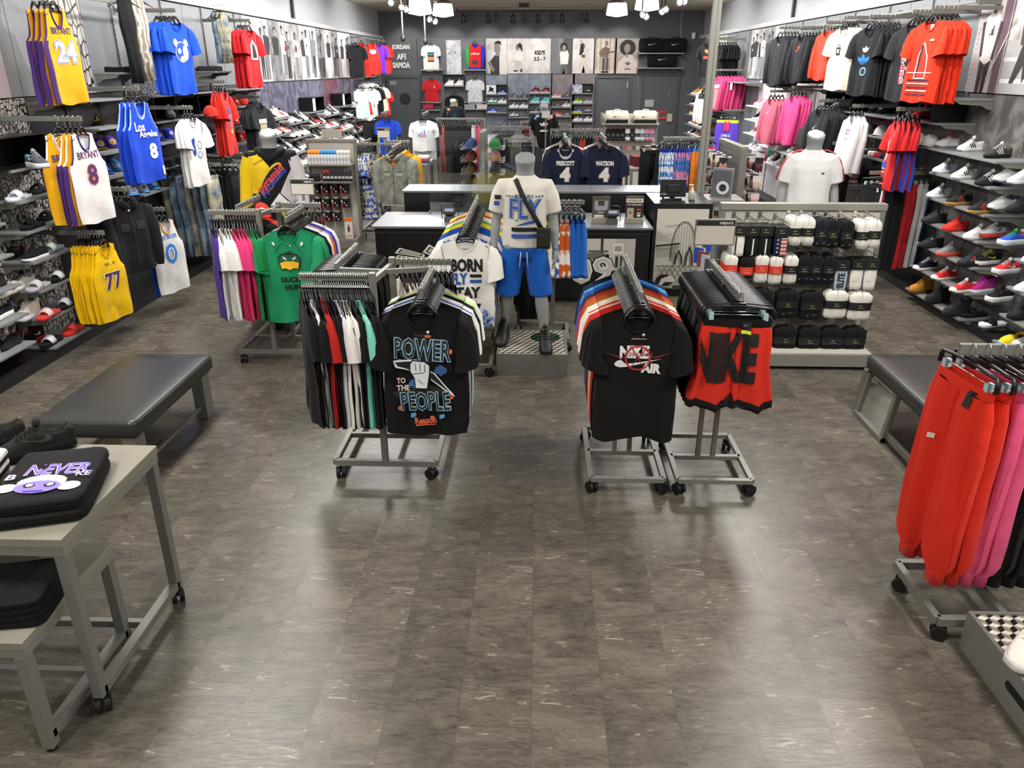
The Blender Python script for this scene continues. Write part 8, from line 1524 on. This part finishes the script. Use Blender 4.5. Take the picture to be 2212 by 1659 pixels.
for bi,(x0,x1,lv) in enumerate(BS):
    for li,(py,sh) in enumerate(lv):
        a,e,z=bshelf(x0,x1,py,'grey shoe shelf, %s from the top in the %s back-wall column'%(ORD[li],ORD[bi]))
        for k,sp in enumerate(sh):
            x=a+(e-a)*(.27+.48*k)
            if sp[0]=='card':
                t=thing('display_box','black box with picture card, top shelf of the %s back-wall column'%ORD[bi],'display box',((a+e)/2,24.9,z)); w_=(e-a)/2; b=MB(); b.box(-w_,w_,-.02,0,0,.26); b.box(-w_,w_,-.28,0,.25,.26); b.box(w_-.01,w_,-.28,0,0,.25); b.box(-w_,-w_+.01,-.28,0,0,.25); b.build('box_shell',mat('#0b0b0c',.3),t)
                b=MB(); b.box(-w_+.01,-.01,-.29,-.28,.0,.25); b.build('picture_card',mat('#dfe2e6',.5) if bi==0 else mat('#c9cdd8',.4,0,'marble','#5a6488',2),t)
                if bi==0: decal(t,[('jump',-w_/2,.125,.22,.2,'#2a2c30')],None,y0=-.29)
            else: shoe(sp[0],(x,24.72,z+.001),-1.45,(sp[1],sp[2]),'%s shoe, %s on the %s shelf of the %s back-wall column'%(sp[3],ORD[k],ORD[li],ORD[bi]),logo='swoosh',lcol='#e6e6e6' if sum(lin(sp[1])[:3])<1 else '#3a3a3c')
# duffel bags above the far door
for py,x0,x1,nm in ((114,1380,1478,'upper'),(146,1378,1476,'lower')):
    bshelf(x0,x1,py,'%s grey shelf above the far door holding black duffel bags'%nm,d=.4)
for px,py,w_,lb in ((1407,113,.72,'first of two black duffel bags on the upper shelf above the far door'),(1457,113,.70,'second of two black duffel bags on the upper shelf above the far door'),(1430,145,.84,'large black duffel bag with white tick alone on the lower shelf above the far door')):
    x,z=bw(px,py,24.6); duffel(x,24.70,z+.005,w_,.38,.34,'#17181a','#e6e6e6',lb)
# wall clock-like speaker, cable
t=thing('power_socket','small white socket with hanging cable at the right end of the back wall','socket',(bw(1498,77)[0],24.93,bw(1498,77)[1])); b=MB(); b.box(-.05,.05,-.05,0,-.08,.08); b.build('socket_plate',WHT,t); b=MB(); b.tube([(0,-.05,-.08),(-.2,-.06,-.25),(-.36,-.06,-.1),(-.40,-.06,.3),(-.36,-.05,1.0)],.008,6); b.build('cable',mat('#c9c9c6',.5),t)
# ================= CEILING =================
LMP=emit('lamp_glow','#f4f7ff',14.); LMS=emit('spot_glow','#fff6e4',16.)
def pendant(px,py,Y,label,k=1.):
    p=at(px,py,Y=Y); t=thing('pendant_lamp',label,'pendant lamp',(p.x,Y,p.z)); n=16
    b=MB(); b.loft([[(r*k*math.cos(2*PI*i/n),r*k*math.sin(2*PI*i/n),z*k) for i in range(n)] for r,z in ((.03,-.15),(.21,-.12),(.225,-.11),(.19,.10))],0,False); b.build('glass_shade',emit('shade_glow','#dbe5fb',1.6),t)
    b=MB(); b.loft([[(r*k*math.cos(2*PI*i/n),r*k*math.sin(2*PI*i/n),z*k) for i in range(n)] for r,z in ((.12,-.1301),(.13,-.125),(.10,.03))],0); b.build('bulb',LMP,t)
    b=MB(); b.loft([[(r*k*math.cos(2*PI*i/n),r*k*math.sin(2*PI*i/n),z*k) for i in range(n)] for r,z in ((.19,.10),(.14,.15),(.07,.17),(.06,.26),(.02,.28))],0); b.build('housing',mat('#3a2f2a',.5),t)
    b=MB(); b.tube([(0,0,.26),(0,0,4.02-p.z)],.01,6); b.build('cable',BLK,t)
    l=bpy.data.lights.new('pendant_light','POINT'); l.energy=55; l.shadow_soft_size=.15; l.color=(.95,.97,1); o=bpy.data.objects.new('pendant_light',l); COL.objects.link(o); o.parent=t; o.location=(0,0,-.32*k)
pendant(907,14,15.5,'glowing pendant lamp with glass shade, nearer of the pair over the left aisle'); pendant(957,20,17.5,'glowing pendant lamp with glass shade, farther of the pair over the left aisle'); pendant(1333,19,17.5,'glowing pendant lamp with glass shade, farther of the pair over the right aisle'); pendant(1398,5,15.5,'glowing pendant lamp with glass shade, nearer of the pair over the right aisle')
t=thing('track_light','black ceiling track with spotlights in front of the back wall','track light',(.12,23.6,0)); (xa,za),(xb,_)=bw(985,24,23.6),bw(1305,24,23.6)
b=MB(); b.box(xa-.12,xb-.12,-.04,.04,za-.03,za+.03); b.build('track_rail',BLK,t)
for xx in (xa-.1,xb-.14): b=MB(); b.tube([(xx,0,za),(xx,0,4.03)],.012,6); b.build('rail_stem',BLK,t)
def head(par,x,y,z,rx=.5,rz=0.):
    b=MB(); b.tube([(0,0,.14),(0,0,.06)],.012,6); b.loft([[(r*math.cos(2*PI*i/14),r*math.sin(2*PI*i/14),zz) for i in range(14)] for r,zz in ((.03,.07),(.05,.05),(.055,-.04),(.085,-.10),(.085,-.13))],0)
    o=b.build('spotlight_head',mat('#222224',.4),par); o.location=(x,y,z); o.rotation_euler=(rx,0,rz); return o
for px in (1001,1055,1108,1162,1214,1268): x,_=bw(px,40,23.6); head(t,x-.12,0,za-.16)
for k,(px,py) in enumerate(((868,35),(917,42))):
    x,z=bw(px,py,19.); t=thing('track_light','thin rod with a black spotlight hanging left of the white t-shirt, %s from the corner'%ORD[k],'spotlight',(x,19.,z)); b=MB(); b.tube([(0,0,-.42),(0,0,4.03-z)],.018,8); b.build('rod',mat('#c9c8c4',.4,.3),t); b=MB(); b.ell((0,0,-.46),(.06,.06,.075),0,14,8); b.build('spotlight_head',mat('#26272a',.35),t)
for k,(px,py,Y) in enumerate(((845,5,13.),(868,15,13.6),(878,20,14.2),(928,42,17.),(940,47,17.4),(1388,32,15.),(1396,36,15.3),(1438,20,14.),(1430,25,14.2),(1468,4,12.5),(1478,2,12.7))):
    p=at(px,py,Y=Y); t=thing('ceiling_spotlight','bright glowing spotlight near the ceiling, %s counted along the top of the photo'%ORD[k],'spotlight',(p.x,Y,p.z)); s_=-1 if px<1000 else 1
    b=MB(); b.loft([[(r*math.cos(2*PI*i/12),-zz,r*math.sin(2*PI*i/12)) for i in range(12)] for r,zz in ((.02,-.14),(.045,-.10),(.05,.0),(.06,.03))],0,False); o=b.build('spotlight_head',mat('#3a3a3c',.4),t); o.rotation_euler=(.25,0,0)
    b=MB(); b.cyl((0,-.022,0),.040,.004,0,14,'y'); o=b.build('bulb',LMS,t); o.rotation_euler=(.25,0,0); b=MB(); b.tube([(0,.08,.05),(0,.08,4.03-p.z)],.01,6); b.build('rod',BLK,t)
t=thing('ceiling_speaker','black box speaker on the ceiling above the KID\'S poster','speaker',(bw(1132,10,22.)[0],22.,bw(1132,10,22.)[1])); b=MB(); b.cbox((0,0,0),(.26,.18,.14)); b.build('speaker_box',BLK,t,bev=.01); b=MB(); b.tube([(0,0,.07),(0,0,.5)],.01,6); b.build('bracket',BLK,t)
